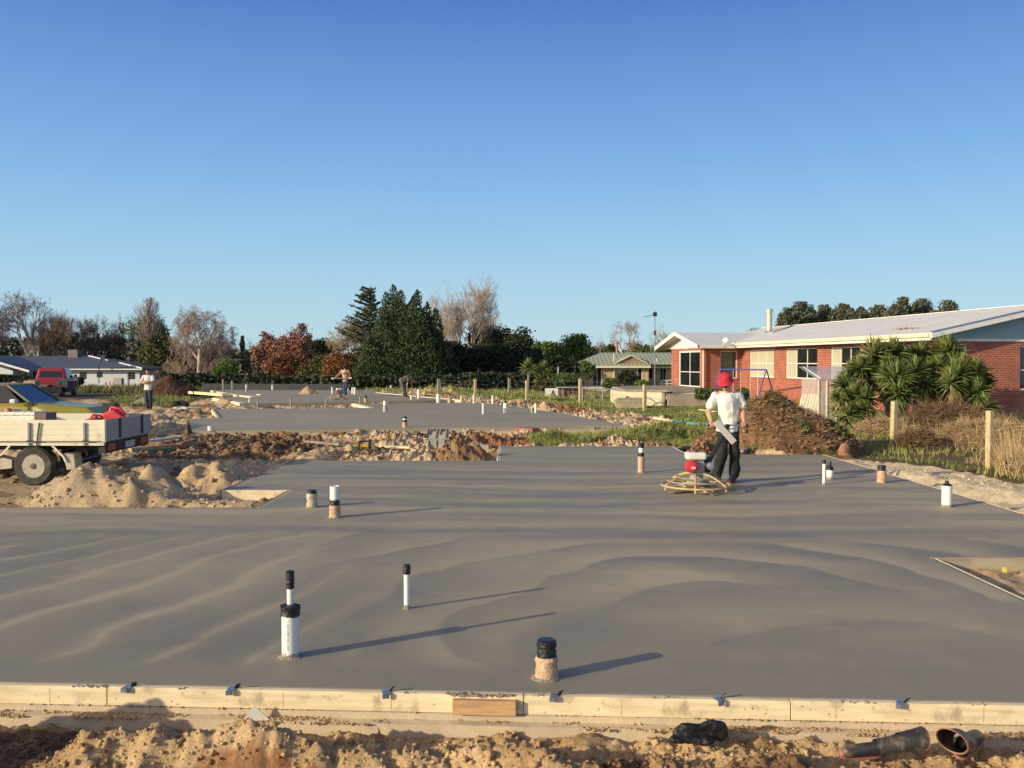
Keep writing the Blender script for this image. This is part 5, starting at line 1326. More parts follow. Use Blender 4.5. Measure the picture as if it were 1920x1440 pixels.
# antenna mast
b = P(1228, 640, 56); t = empty('antenna_mast', (b.x, 56, 2.6), 'tall television aerial on a pole left of the white gable', 'antenna')
MB().tube([(0, 0, -2.8), (0, 0, 2.7)], .03, 6).build('pole', STEEL, t); MB().tube([(0, 0, 1.5), (.65, 0, .3)], .022, 5).build('stay', WPAINT, t)
m = MB().tube([(-.72, 0, 2.25), (.1, 0, 2.42)], .018, 5)
for i in range(9): f = i/8; m.tube([(-.72+.82*f, -.22-.1*f, 2.25+.17*f), (-.72+.82*f, .22+.1*f, 2.25+.17*f)], .010, 4)
m.box(-.12, .12, -.03, .03, 2.30, 2.56); m.tube([(0, 0, 1.1), (0, 0, 1.4)], .06, 6); m.build('aerial', DARK, t)
b = P(1612, 590, 58); t = empty('antenna_mast', (b.x, 58, 3.6), 'small aerial showing above the ridge of the white roof', 'antenna'); MB().tube([(0, 0, 0), (0, 0, 1.4)], .025, 5).build('pole', STEEL, t); MB().tube([(-.3, 0, 1.1), (.3, 0, 1.15)], .02, 4).tube([(-.2, 0, .9), (.2, 0, .93)], .02, 4).build('aerial', DARK, t)
# deck
dk = empty('deck', (toW(-3, 15, 0).x, toW(-3, 15, 0).y, 0), 'raised timber deck with cream curved base wall and steps by the glass door', 'deck')
def L2(p): return (p[0]-dk.location.x, p[1]-dk.location.y)
a, b, c_, d_ = P(1160, 756, 45.2), P(1250, 756, 44.6), toW(-2.3, 15.4), toW(-2.25, 22)
pr = [L2((a.x, a.y))]+[L2((b.x-.25+.3*math.sin(k*.5), b.y+.0+.3*(1-math.cos(k*.5)))) for k in range(4)]+[L2((b.x+.1, 48.5)), L2((a.x, 49))]
MB().prism(pr, -.2, .50, 'z').build('base_wall', CREAM, dk)
MB().prism([L2((a.x+.3, a.y-.12)), L2((b.x, b.y-.15)), L2((b.x+2.6, b.y+.1)), L2((toW(-2.25, 17.2)[0], toW(-2.25, 17.2)[1])), L2((toW(-2.25, 22)[0], toW(-2.25, 22)[1])), L2((a.x+.3, 51))], .502, .60, 'z').build('decking', WOODG, dk)
m = MB()
for i in range(3): m.box(b.x-.02-dk.location.x, b.x+2.5-dk.location.x, b.y-.35*(2-i)+.1-dk.location.y, b.y+2-dk.location.y, -.2+.0*i, .12+.17*i-.004*i)
m.build('steps', WOODG, dk); MB().box(b.x+.3-dk.location.x, b.x+1.7-dk.location.x, b.y+.05-dk.location.y, b.y+.09-dk.location.y, .40, .49).build('step_nosing', WPAINT, dk)
# culvert / round thing by deck
m = MB(); m.tube([(math.cos(i*math.pi/14)*.55, 0, math.sin(i*math.pi/14)*.42) for i in range(15)], .035, 6); o = tag(m.build('hoop', mat('grey_hose', (.42, .43, .42), .5)), 'grey hoop of pipe standing against the cream deck wall', 'hoop'); o.location = P(1210, 753, 44.2); o.location.z = Hs(o.location.x, 44.2)
m = MB(); m.prism([(-.62, 0), (.62, 0), (.62, .42), (-.72, .42)], 0, .8, 'y'); t = empty('water_trough', (P(1181, 758, 42.5).x, 42.3, Hs(6, 42.3)), 'weathered concrete trough on the lawn before the deck', 'trough')
m.build('body', mat('old_concrete', (.40, .34, .24), .95, .3, 5, .4), t, bevel=.03); MB().box(-.6, .6, .08, .72, .421, .50).build('lid', mat('old_concrete', (.4, .34, .24)), t, bevel=.02); MB().lathe([(.08, .5), (.05, .58)], 8, (-.1, .4, 0)).build('valve', DARK, t)
# swing set
SWM = mat('purple_paint', (.10, .07, .32), .45, .1, 4)
A0, A1 = P(1352, 692, 43), P(1437, 694, 40.5); g0 = Hs(10, 42)
t = empty('swing_set', ((A0.x+A1.x)/2, 41.7, g0), 'purple-blue metal swing set in front of the brick wall', 'swing set')
o_ = t.location; hh = P(0, 693, 41.7).z-g0
e0, e1 = Vector((A0.x-o_.x, A0.y-o_.y, hh)), Vector((A1.x-o_.x, A1.y-o_.y, hh)); al = (e1-e0).normalized(); pe = Vector((-al.y, al.x, 0))
MB().tube([e0, e1], .035, 8).build('top_bar', SWM, t)
for e in (e0, e1):
    for s in (-1, 1): MB().tube([e, e+pe*s*.75+al*.0-Vector((0, 0, hh))], .03, 8).build('leg', SWM, t)
    MB().tube([e-pe*.4-Vector((0, 0, hh*.55)), e+pe*.4-Vector((0, 0, hh*.55))], .02, 6).build('cross_bar', SWM, t)
for f in (.28, .45, .66, .82):
    p = e0.lerp(e1, f); MB().tube([p, p-Vector((0, 0, hh*.72))], .010, 4).build('chain', STEEL, t)
for f0, f1 in ((.28, .45), (.66, .82)): p, q_ = e0.lerp(e1, f0), e0.lerp(e1, f1); MB().bar(p-Vector((0, 0, hh*.72)), q_-Vector((0, 0, hh*.72)), .16, .02).build('seat', DARK, t)
# pallets against the wall
for i, (px, lab) in enumerate([(1511, 'timber pallet leaning on the brick wall, left of two'), (1533, 'timber pallet leaning on the brick wall beside the greenhouse, right of two')]):
    p = P(px, 745, 37.5-i*1.2); t = empty('pallet', (p.x, p.y, Hs(p.x, p.y)), lab, 'pallet', rz=-.9, sc=.62)
    t.rotation_euler.x = R(-22)
    for k in range(5): MB().box(-.55+k*.23, -.39+k*.23, -.02, 0, 0, 1.05).build('slat', WOODL, t)
    for z in (.0, .5, 1.0): MB().box(-.55, .53, .002, .1, z, z+.05).build('bearer', WOODG, t)
# greenhouse
q = NT('clear_sheet'); tc = q.n('ShaderNodeTexCoord'); no = q.n('ShaderNodeTexNoise', i_Scale=2.0); q.l(tc.outputs['Object'], no.inputs['Vector'])
q.l(q.ramp(no.outputs['Fac'], [(.3, (.55, .50, .47)), (.7, (.70, .66, .62))]), q.b.inputs['Base Color']); q.b.inputs['Roughness'].default_value = .25; q.b.inputs['Alpha'].default_value = .42
SHEET = q.m
p = P(1556, 782, 28.5); g0 = Hs(p.x, p.y)
t = empty('greenhouse', (p.x, p.y, g0), 'small lean-to greenhouse with clear sheet walls left of the yuccas', 'greenhouse', rz=.05)
z1, z2, w_, d_ = P(0, 711, 28.5).z-g0, P(0, 688, 29.5).z-g0, 1.5, 1.4
def Lx(px): return (P(px, 780, 28.5).x-p.x)
x0, x1 = Lx(1533), Lx(1533)+1.5
m = MB().box(x0, x1, 0, .012, .05, z1).box(x0, x0+.012, .013, d_, .05, z1); m.build('wall_sheet', SHEET, t)
quadroof('roof_sheet', [(x0-.1, -.1, z1+.01), (x1+.1, -.1, z1+.01), (x1+.1, d_, z2), (x0-.1, d_, z2)], .012, SHEET, t)
for x in (x0, x0+.27, x0+.58, x1): MB().box(x, x+.03, -.032, -.002, 0, z1).build('frame_post', WPAINT, t)
MB().box(x0, x1, -.03, -.001, .02, .05).build('bottom_rail', WPAINT, t); MB().box(x0, x1, -.036, -.001, z1-.035, z1+.005).build('top_rail', WPAINT, t)
MB().bar((x0+.05, d_, z2), (x0+.05, -.1, z1+.03), .03, .03).build('rafter', WPAINT, t)

# ================= GREEN-ROOFED HOUSE =================
Yg = 85; gb = -.75
gh = empty('yellow_brick_house', (11, Yg, 0), 'low yellow brick house with pale green roof behind the fence', 'house')
def gx(px, Y=Yg): return (px-960)*Y/F-11
ez, rz_ = 1.60, 2.92
x0, x1 = gx(1087), gx(1330)
ops = [(gx(1111), gx(1128), -.3, 1.5), (gx(1154), gx(1171), -.3, 1.45), (gx(1188), gx(1204), .1, 1.45)]
m = MB(); wall_open(m, 'x', 0, .2, x0, gx(1216), gb, 1.55, ops); wall_open(m, 'x', 2, 2.2, gx(1216)+.01, x1, gb, 1.55, [(gx(1222), gx(1231), .4, 1.45), (gx(1244), gx(1256), .2, 1.45)])
m.box(gx(1216)-.2, gx(1216), .21, 1.99, gb, 1.55); m.box(x0, x0+.2, .21, 8, gb, 1.55); m.build('wall', YBRICK, gh)
for o_, cu in zip(ops, ((), (0, 1), (0,))): window('x', .1, -1, *o_, 2, 1, gh, cu)
window('x', 2.1, -1, gx(1222), gx(1231), .4, 1.45, 1, 1, gh); window('x', 2.1, -1, gx(1244), gx(1256), .2, 1.45, 2, 1, gh)
ex0, ex1 = gx(1075), gx(1340); ym, yb = 4.4, 9.5
quadroof('roof', [(ex0, -.6, ez), (gx(1218), -.6, ez), (gx(1222), .5, ez+.26), (ex1, .5, ez+.26), (ex1, ym, rz_), (gx(1127, 89), ym, rz_)], .06, GROOF, gh)
quadroof('roof', [(gx(1217), -.598, ez), (gx(1226), 1.2, ez-.02), (ex1, 1.2, ez-.02), (ex1, .45, ez+.2), (gx(1222), .45, ez+.2)], .05, GROOF, gh)
quadroof('roof', [(ex0, -.6, ez), (gx(1127, 89), ym+.002, rz_), (ex0, yb, ez)], .06, GROOF, gh)
quadroof('roof', [(gx(1127, 89), ym+.004, rz_), (ex1, ym+.004, rz_), (ex1, yb, ez), (ex0, yb, ez)], .06, GROOF, gh)
a, b, c_ = gx(1157), gx(1211), gx(1184)
MB().prism([(a, 1.95), (b, 1.95), (c_, 2.62)], .4, 1.2, 'y').build('gable', mat('brown_shingle', (.30, .20, .14), .9, .3, 6), gh)
MB().bar((a-.15, .3, 1.93), (c_, .3, 2.68), .3, .07).bar((c_, .3, 2.68), (b+.15, .3, 1.93), .3, .07).build('barge_board', CREAM, gh)
quadroof('gable_roof', [(a-.1, .25, 1.95), (c_, .25, 2.66), (c_, 4, 2.68), (a-.1, 4, 2.3)], .04, GROOF, gh); quadroof('gable_roof', [(c_+.002, .25, 2.66), (b+.1, .25, 1.95), (b+.1, 4, 2.3), (c_+.002, 4, 2.68)], .04, GROOF, gh)
MB().box(ex0, gx(1218), -.72, -.602, ez-.12, ez+.04).build('gutter', CREAM, gh); MB().box(gx(1219), ex1, 1.05, 1.19, ez-.14, ez+.0).build('gutter', CREAM, gh)
for px in (1151, 1230): MB().tube([(gx(px), -.1 if px < 1200 else 1.9, gb), (gx(px), -.1 if px < 1200 else 1.9, 1.5)], .05, 6).build('downpipe', CREAM, gh)
MB().lathe([(.12, 2.6), (.12, 3.9), (.2, 3.92), (.2, 4.1)], 8, (gx(1158, 89), 4.6, 0)).build('chimney', mat('terracotta', (.42, .18, .10), .8), gh)
for px, py, Yv in ((1151, 664, 86), (1231, 672, 86)): pv = P(px, py, Yv); MB().lathe([(.05, 1.8), (.05, pv.z)], 6, (pv.x-11, 1, 0)).build('vent_pipe', CREAM, gh)
MB().box(gx(1240), gx(1262), 1.0, 1.05, -.1, -.02).box(gx(1243), gx(1245), 1.0, 1.05, gb, .3).box(gx(1253), gx(1255), 1.0, 1.05, gb, .3).box(gx(1243), gx(1265), 1.0, 1.05, .22, .3).build('veranda_rail', WPAINT, gh)
# car/boat under porch, low white wall
p = P(1121, 722, 80); tag(MB().prism([(-1.0, 0), (.9, 0), (1.0, .5), (-.95, .5)], 0, 2, 'y').build('garden_wall', CREAM, loc=(p.x, p.y, -.75)), 'short cream garden wall beside the porch of the yellow brick house', 'wall')

# ================= LEFT WHITE HOUSE =================
Yl = 100
WBOARD = mat('white_weatherboard', (.60, .62, .64), .6, .06, 2)
lh = empty('white_house', (-48, Yl, 0), 'long low white house with dark blue-grey roof on the left', 'house')
def lx(px, Y=Yl): return (px-960)*Y/F+48
ops = [(lx(149), lx(163), .05, 1.0), (lx(181), lx(193), .25, 1.0), (lx(240), lx(254), .05, 1.0), (lx(60), lx(85), .05, 1.0)]
m = MB(); wall_open(m, 'x', 0, .2, lx(54), lx(262), -1.2, 1.22, ops)
wall_open(m, 'x', -3, -2.8, lx(-120), lx(52), -1.2, 1.1, [(lx(-2, 97), lx(15, 97), -.6, .75)]); m.box(lx(52)-.2, lx(52), -2.79, -.01, -1.2, 1.1); m.box(lx(262)-.2, lx(262), .21, 8, -1.2, 1.22)
m.prism([(lx(-120), 1.101), (lx(52), 1.101), (lx(-34), 2.5)], -3, -2.8, 'y')
for k in range(14): m.box(lx(54), lx(262), -.015, -.001, -1.0+k*.16, -.99+k*.16)
m.build('wall', WBOARD, lh)
for o_ in ops: window('x', .1, -1, *o_, 1, 1, lh)
window('x', -2.9, -1, lx(-2, 97), lx(15, 97), -.6, .75, 1, 1, lh)
quadroof('roof', [(lx(-140), -.7, 1.26), (lx(272), -.7, 1.26), (lx(166, 105), 5, 2.72), (lx(-140), 5, 2.72)], .06, BROOF, lh)
quadroof('roof', [(lx(272), -.7, 1.262), (lx(272), 10, 1.262), (lx(166, 105), 5.002, 2.722)], .06, BROOF, lh)
quadroof('roof', [(lx(-140), 5.004, 2.72), (lx(166, 105), 5.004, 2.72), (lx(272), 10, 1.26), (lx(-140), 10, 1.26)], .06, BROOF, lh)
quadroof('gable_roof', [(lx(-34, 97), -3.5, 2.62), (lx(60, 97), -3.5, 1.02), (lx(60, 97), .5, 1.02+.3), (lx(-34, 97), 4, 2.62)], .06, BROOF, lh)
MB().bar((lx(-34, 97), -3.56, 2.60), (lx(60, 97), -3.56, 1.02), .06, .22).build('barge_board', WPAINT, lh)
MB().box(lx(62), lx(272), -.84, -.72, 1.16, 1.29).build('gutter', WPAINT, lh)
MB().bar((lx(166, 105), 4.95, 2.83), (lx(204, 103), 2.9, 2.25), .2, .09).build('hip_cap', WPAINT, lh); MB().bar((lx(226, 102), 1.8, 1.98), (lx(272), -.72, 1.36), .2, .09).build('hip_cap', WPAINT, lh)
MB().box(lx(126, 104), lx(144, 104), 4.2, 5.6, 2.4, 3.5).build('chimney', mat('grey_brick', (.20, .18, .16), .9, .2, 6), lh)
MB().tube([(lx(197), -1.5, -1), (lx(197), -1.5, 1.9)], .06, 6).build('pole', DARK, lh)
MB().lathe([(.05, 0), (.55, .12), (.5, .2), (.05, .05)], 14, axis='x').build('dish', STEEL, lh).location = (lx(202), -1.5, 2.3)
t = tag(MB().box(lx(155)-48, lx(232)-48, Yl-2.5, Yl-2.4, -.9, -.28).build('low_wall', WBOARD), 'low white wall in front of the white house', 'wall')
p = P(222, 712, 96); tag(MB().box(-.5, .5, -.3, .3, 0, .75).build('garden_bin', mat('beige', (.40, .38, .33), .8), loc=(p.x, p.y, -.45), bevel=.05), 'beige box by the low white wall', 'box')
leafytree(126, 156, 706, 92, 'dark round bush by the wall of the white house', 'shade', 201, 2000, zb=-.8, size=.25, name='shrub', cat='shrub', trunk=False)
leafytree(-20, 50, 702, 80, 'dark low bushes left of the red pickup', 'shade', 202, 3500, zb=-.5, size=.25, name='shrub', cat='shrub', trunk=False)

# ================= FENCE =================
FP_ = mat('fence_post_timber', (.52, .42, .24), .85, .25, 3, .3, 30, aniso=(8, 8, 1), dirt=(.30, .26, .15), dirtamt=.35, dscale=5)
FPG = mat('old_post_timber', (.30, .27, .19), .9, .3, 3, .3, 30, aniso=(8, 8, 1))
posts = []
for px, pt, pb, wpx, mm, lab, rd in [
    (1855, 770, 881, 11, FP_, 'nearest square fence post, at the right edge beside the sand', 0),
    (1675, 752, 836, 9.5, FP_, 'slightly leaning square fence post in front of the yuccas', 0),
    (1541, 737, 786, 13, FPG, 'thick round fence post beside the greenhouse', 1),
    (1208.5, 721, 770, 6, FP_, 'pale fence post in front of the cream deck wall', 0),
    (1088, 710, 757, 5.5, FP_, 'pale fence post in front of the yellow brick corner', 0),
    (988, 713, 753, 5, FP_, 'pale fence post in front of the cabbage tree', 0),
    (955, 709, 742, 4.5, FPG, 'grey fence post left of the cabbage tree', 0),
    (891, 711, 748, 4.5, FP_, 'brightest pale fence post between two grey posts', 0),
    (822.5, 710, 743, 5, FPG, 'grey fence post right of the bending man', 0)]:
    Yp = F*(CAMZ+.2)/(pb-HY); p = P(px, pb, Yp); z0 = Hs(p.x, p.y); zt = P(px, pt, Yp).z; w = wpx*Yp/F/2
    m = MB()
    if rd: m.lathe([(w, z0-.3), (w*.97, zt-.02), (w*.85, zt)], 12, jit=.02)
    else: m.box(-w, w, -w, w, z0-.3, zt)
    o = m.build('fence_post', mm, bevel=0 if rd else w*.12); o.location = (p.x, p.y, 0); o.rotation_euler.z = .35 if not rd else 0
    if px == 1675: o.rotation_euler.y = R(1.6)
    tag(o, lab, 'fence post', 'posts of the wire fence'); posts.append((p.x, p.y, z0, zt))
WIRE = mat('fence_wire', (.22, .22, .22), .4, .1, 3, metal=.7)
for i, f in enumerate((.25, .5, .72, .92)):
    m = MB()
    for (a, b) in zip(posts[:-1], posts[1:]):
        pa, pb_ = Vector((a[0], a[1], a[2]+(a[3]-a[2])*f)), Vector((b[0], b[1], b[2]+(b[3]-b[2])*f))
        m.tube([pa, pa.lerp(pb_, .5)-Vector((0, 0, .03)), pb_], .0025 if a[1] < 35 else .006, 3)
    if i in (0, 1, 2, 3): tag(m.build('fence_wire', WIRE), ['lowest', 'second lowest', 'second highest', 'topmost'][i]+' wire of the post and wire fence', 'fence wire')
for px, pt, pb, Yp, mm, lab in [(206, 714, 731, 74, mat('orange_post', (.62, .36, .22), .7), 'short orange-pink marker post on the verge left of the man'), (199, 716, 730, 76, FPG, 'thin pale peg beside the orange-pink marker post'), (418, 712, 728, 66, FPG, 'thin stake in the grass by the farthest slab'), (435, 714, 731, 64, FPG, 'thin stake right of the other thin stake by the farthest slab'), (1046, 688, 716, 70, mat('grey_pole', (.42, .42, .42), .6), 'grey pole in front of the dark hedge'), (1480+0, 760, 776, 30, WOODG, 'short stick poking from the big dirt heap')]:
    p = P(px, pb, Yp); tag(MB().box(-.06*Yp/74, .06*Yp/74, -.05, .05, min(p.z, Hs(p.x, p.y))-.1, P(px, pt, Yp).z).build('marker_post', mm, loc=(p.x, p.y, 0)), lab, 'marker post')
tag(MB().tube([G(366, 745, .0)+Vector((0, 0, -.1)), P(358, 722, 49)], .03, 6).build('steel_bar', DARK), 'dark steel bar stuck slanting in the ground by the planks', 'steel bar')
# ---- garden gate rail, hutch and sign ----
p = P(1034, 748, 53); g0 = Hs(p.x, p.y)
t = empty('sign_board', (p.x, p.y, g0), 'white board sign with a black triangular emblem by the hutch', 'sign')
hw = 12*53/F; zt = P(0, 728, 53).z-g0
MB().box(-hw, hw, 0, .03, .02, zt).build('panel', WPAINT, t)
s = zt/20
MB().add([(.10*1+x*s, -.006, zt/2+z*s) for x, z in [(-6, -6), (0, 8), (6, -6), (3, -6), (0, 2), (-3, -6)]], [(0, 1, 4, 5), (1, 2, 3, 4)]).add([(.10+x*s, -.006, zt/2+z*s) for x, z in [(-7, -8.2), (7, -8.2), (7, -6.8), (-7, -6.8)]], [(0, 1, 2, 3)]).add([(.10+x*s, -.008, zt/2+z*s) for x, z in [(-1.3, -5.5), (1.3, -5.5), (1.3, -1.5), (-1.3, -1.5)]], [(0, 1, 2, 3)]).build('emblem', DARK, t)
p = P(1068, 747, 54); g0 = Hs(p.x, p.y)
t = empty('animal_hutch', (p.x, p.y, g0), 'long brown timber hutch with wire front beside the white sign', 'hutch')
REDW = mat('red_brown_timber', (.22, .10, .07), .85, .3, 4)
MB().box(-.75, .95, .3, .35, 0, .62).build('back_panel', REDW, t); MB().box(-.8, 1.0, -.05, .4, .62, .68).build('roof', mat('grey_sheet', (.35, .34, .33), .6), t)
for x in (-.78, -.45, .15, .55, .95): MB().box(x, x+.06, -.03, .03, 0, .62).build('post', WOODG if x < 0 else REDW, t)
m = MB()
for k in range(14): m.bar((-.4+k*.09, .0, .02), (-.4+k*.09, .0, .62), .006, .006)
for k in range(6): m.bar((-.45, .0, .05+k*.1), (.9, .0, .05+k*.1), .006, .006)
m.build('wire_front', WIRE, t)
a, b = P(1092, 729, 50), P(1160, 729, 49.5); g0 = Hs(a.x, a.y)
t = empty('rail_fence', (a.x, a.y, g0), 'galvanised pipe rail with wire mesh between hutch and deck', 'rail fence')
d_ = b-a; d_.z = 0; ht = a.z-g0
MB().tube([(0, 0, ht), (d_.x, d_.y, ht)], .035, 8).build('top_rail', STEEL, t)
for f in (0, .56, 1): MB().tube([(d_.x*f, d_.y*f, 0), (d_.x*f, d_.y*f, ht)], .03, 8).build('post', STEEL, t)
MB().tube([(d_.x*.56, d_.y*.56, ht*.3), (d_.x*.3, d_.y*.3-.2, 0)], .03, 6).build('brace', STEEL, t)
m = MB()
for k in range(30): m.bar((d_.x*k/30, d_.y*k/30, 0), (d_.x*k/30, d_.y*k/30, ht), .006, .006)
for k in range(5): m.bar((0, 0, .1+k*.14), (d_.x, d_.y, .1+k*.14), .006, .006)
m.build('mesh', WIRE, t)
# blue pipes and yellow bag on the grass
for (a0, b0), (a1, b1), lab in [((1254, 790), (1278, 793), 'left length of light blue pipe on the grass'), ((1290, 793), (1313, 796), 'middle length of light blue pipe on the grass'), ((1325, 796), (1345, 804), 'right length of light blue pipe behind the hand of the man in the red hat')]:
    a, b = G(a0, b0, -.12), G(a1, b1, -.12); a.z = Hs(a.x, a.y)+.08; b.z = Hs(b.x, b.y)+.08
    tag(MB().tube([a, b], .07, 10).build('pipe_length', mat('blue_pipe', (.08, .36, .44), .35, .15, 3)), lab, 'pipe')
o = blob('bag', [[((0, 0, .03), (.22, .15, .08)), ((.08, 0, .10), (.08, .08, .10))], [((-.12, 0, .08), (.07, .08, .10)), ((0, 0, .03), (.2, .1, .06))]], mat('yellow_plastic', (.75, .68, .10), .5, .1, 5), voxel=.02, noise=.04)
o.location = G(1237, 782, -.1); o.location.z = Hs(o.location.x, o.location.y); tag(o, 'crumpled bright yellow bag on the grass', 'bag')
# yellow-black work light
p = G(684, 843, -.12); g0 = Hs(p.x, p.y); s = p.y/F
t = empty('site_radio', (p.x, p.y, g0), 'small yellow and black caged work radio on the soil behind the slab', 'radio')
YEL = mat('yellow_tool', (.62, .36, .04), .45, .1, 5)
MB().box(-.10, .10, -.07, .07, .05, .20).build('body', YEL, t, bevel=.015); MB().box(-.075, .075, -.078, -.071, .03, .12).build('front', DARK, t)
m = MB()
for x in (-.13, .13):
    m.tube([(x, -.09, .0), (x*.95, -.09, .25), (x*.95, .09, .25), (x, .09, 0)], .014, 6)
m.tube([(-.12, -.09, .25), (.12, -.09, .25)], .014, 6).tube([(-.12, .09, .25), (.12, .09, .25)], .014, 6); m.build('cage', DARK, t)
# folded crate with black bars
p = G(818, 833, -.1); g0 = Hs(p.x, p.y)
t = empty('tool_crate', (p.x, p.y, g0-.03), 'grey crate with black bars standing on the sand behind the slab', 'crate', rz=.1)
GC = mat('grey_crate', (.44, .41, .34), .8, .15, 6)
MB().prism([(-.30, 0), (.20, 0), (.22, .22), (-.32, .22)], -.1, .18, 'y').build('box', GC, t, bevel=.01)
o = MB().box(-.22, .33, .19, .22, .2, .48).build('panel', GC, t)
for i, x in enumerate((-.20, -.11, -.03, .05, .14, .22, .29)): MB().bar((x, .18, .48), (x-.04-.02*(i % 2), .175, .24+.09*(i % 3)), .016, .016).build('bar', DARK, t)
for x in (-.18, .02): MB().bar((x, -.105, .21), (x-.01, -.108, .02), .02, .012).build('strap', DARK, t)
o = blob('glove', [[((0, 0, 0), (.06, .04, .02)), ((.06, 0, .0), (.03, .03, .015))]], YEL, voxel=.01); o.location = (p.x-.28, p.y-.08, g0+.22); tag(o, 'yellow glove on the edge of the grey crate', 'glove'); o.data.materials[0] = MATS['yellow_plastic']
# clothes heap
p = G(337, 778, -.2); g0 = Hs(p.x, p.y)
o = blob('jacket', [[((0, 0, .12), (.34, .22, .13)), ((-.2, 0, .03), (.2, .2, .06))], [((.25, 0, .1), (.2, .2, .1)), ((0, 0, .05), (.2, .2, .05))]], mat('black_cloth', (.012, .012, .014), .95), voxel=.03, noise=.12, nscale=5); o.location = (p.x, p.y, g0+.12); tag(o, 'black jacket dropped on the sand near the man with crossed arms', 'jacket')
o = blob('towel', [[((0, 0, 0), (.34, .2, .08)), ((.3, 0, .0), (.15, .15, .06))]], mat('pale_cloth', (.55, .56, .60), .9), voxel=.03, noise=.08, nscale=5); o.location = (p.x+.05, p.y-.15, g0+.05); tag(o, 'pale cloth under the black jacket', 'cloth')
p = G(1362-55, 846, -.05)
o = blob('sheet', [[((0, 0, 0), (.32, .2, .07)), ((.3, 0, .03), (.2, .15, .1))], [((-.35, .05, 0), (.15, .15, .05)), ((0, 0, 0), (.2, .2, .05))]], MATS['black_cloth'], voxel=.02, noise=.08, nscale=6); o.location = G(1308, 842, -.05); tag(o, 'black plastic bundle on the soil behind the man in the red hat', 'plastic bundle')
# slate slab by man
o = MB().prism([(-.55, 0), (.5, 0), (.55, .25), (.1, .38), (-.4, .12)], 0, .5, 'y').build('broken_slab', mat('slate', (.25, .25, .22), .8), bevel=.02); p = G(264, 758, -.15); o.location = p; tag(o, 'broken grey concrete lump left of the man with crossed arms', 'concrete lump')
o = blob('ball', [[((0, 0, 0), .10), ((0, 0, .01), .1)]], WHITE, voxel=.02); o.location = G(332.5, 737, -.1); tag(o, 'small white ball-like container on the grass', 'container')
# ================= FOREGROUND SMALL THINGS =================
def V3_(*a): return Vector(a)
def onfg(px, py, z): return G(px, py, z)
p = onfg(477, 1348, -.2); o = MB().add([(-.07, 0, -.03), (.085, .02, -.03), (-.005, .01, .06)], [(0, 1, 2)]).add([(-.07, .004, -.03), (.085, .024, -.03), (-.005, .014, .06)], [(0, 2, 1)]).build('paper_scrap', WPAINT); o.location = G(477, 1352, -.15)+V3_(0, 0, .03); tag(o, 'triangular white offcut stuck in the dirt below the edge board', 'offcut')
# dry leaf
o = MB().add([(0, 0, 0), (-.035, .01, .02), (-.02, .015, .05), (-.045, .02, .07), (-.005, .02, .065), (.0, .025, .10), (.012, .02, .06), (.04, .015, .05), (.02, .01, .02)], [(0, 1, 2), (0, 2, 4), (2, 3, 4), (0, 4, 6), (4, 5, 6), (0, 6, 8), (6, 7, 8)]).build('dry_leaf', mat('dry_leaf', (.50, .24, .09), .7, .3, 30)); p = onfg(712, 1402, -.22); o.location = p+Vector((0, -.0, .01)); o.rotation_euler.z = .4; tag(o, 'curled orange-brown dead leaf standing in the dirt', 'leaf')
# black polythene
BAGM = mat('black_polythene', (.012, .012, .012), .5, .3, 8, .6, 25, dirt=(.2, .15, .1), dirtamt=.2, dscale=5)
p = P(1318, 1376, 4.86)
o = blob('polythene_sheet', [[((-.13, 0, 0), (.05, .03, .05)), ((.06, .02, .02), (.06, .02, .05))], [((.06, .02, .02), (.06, .02, .05)), ((.12, .03, .0), (.03, .02, .06))], [((-.16, -.02, -.02), (.04, .04, .03)), ((0, 0, -.03), (.08, .05, .03))]], BAGM, voxel=.006, smooth=2, noise=.022, nscale=11); o.location = p; tag(o, 'crumpled black polythene poking out below the edge board', 'plastic sheet')
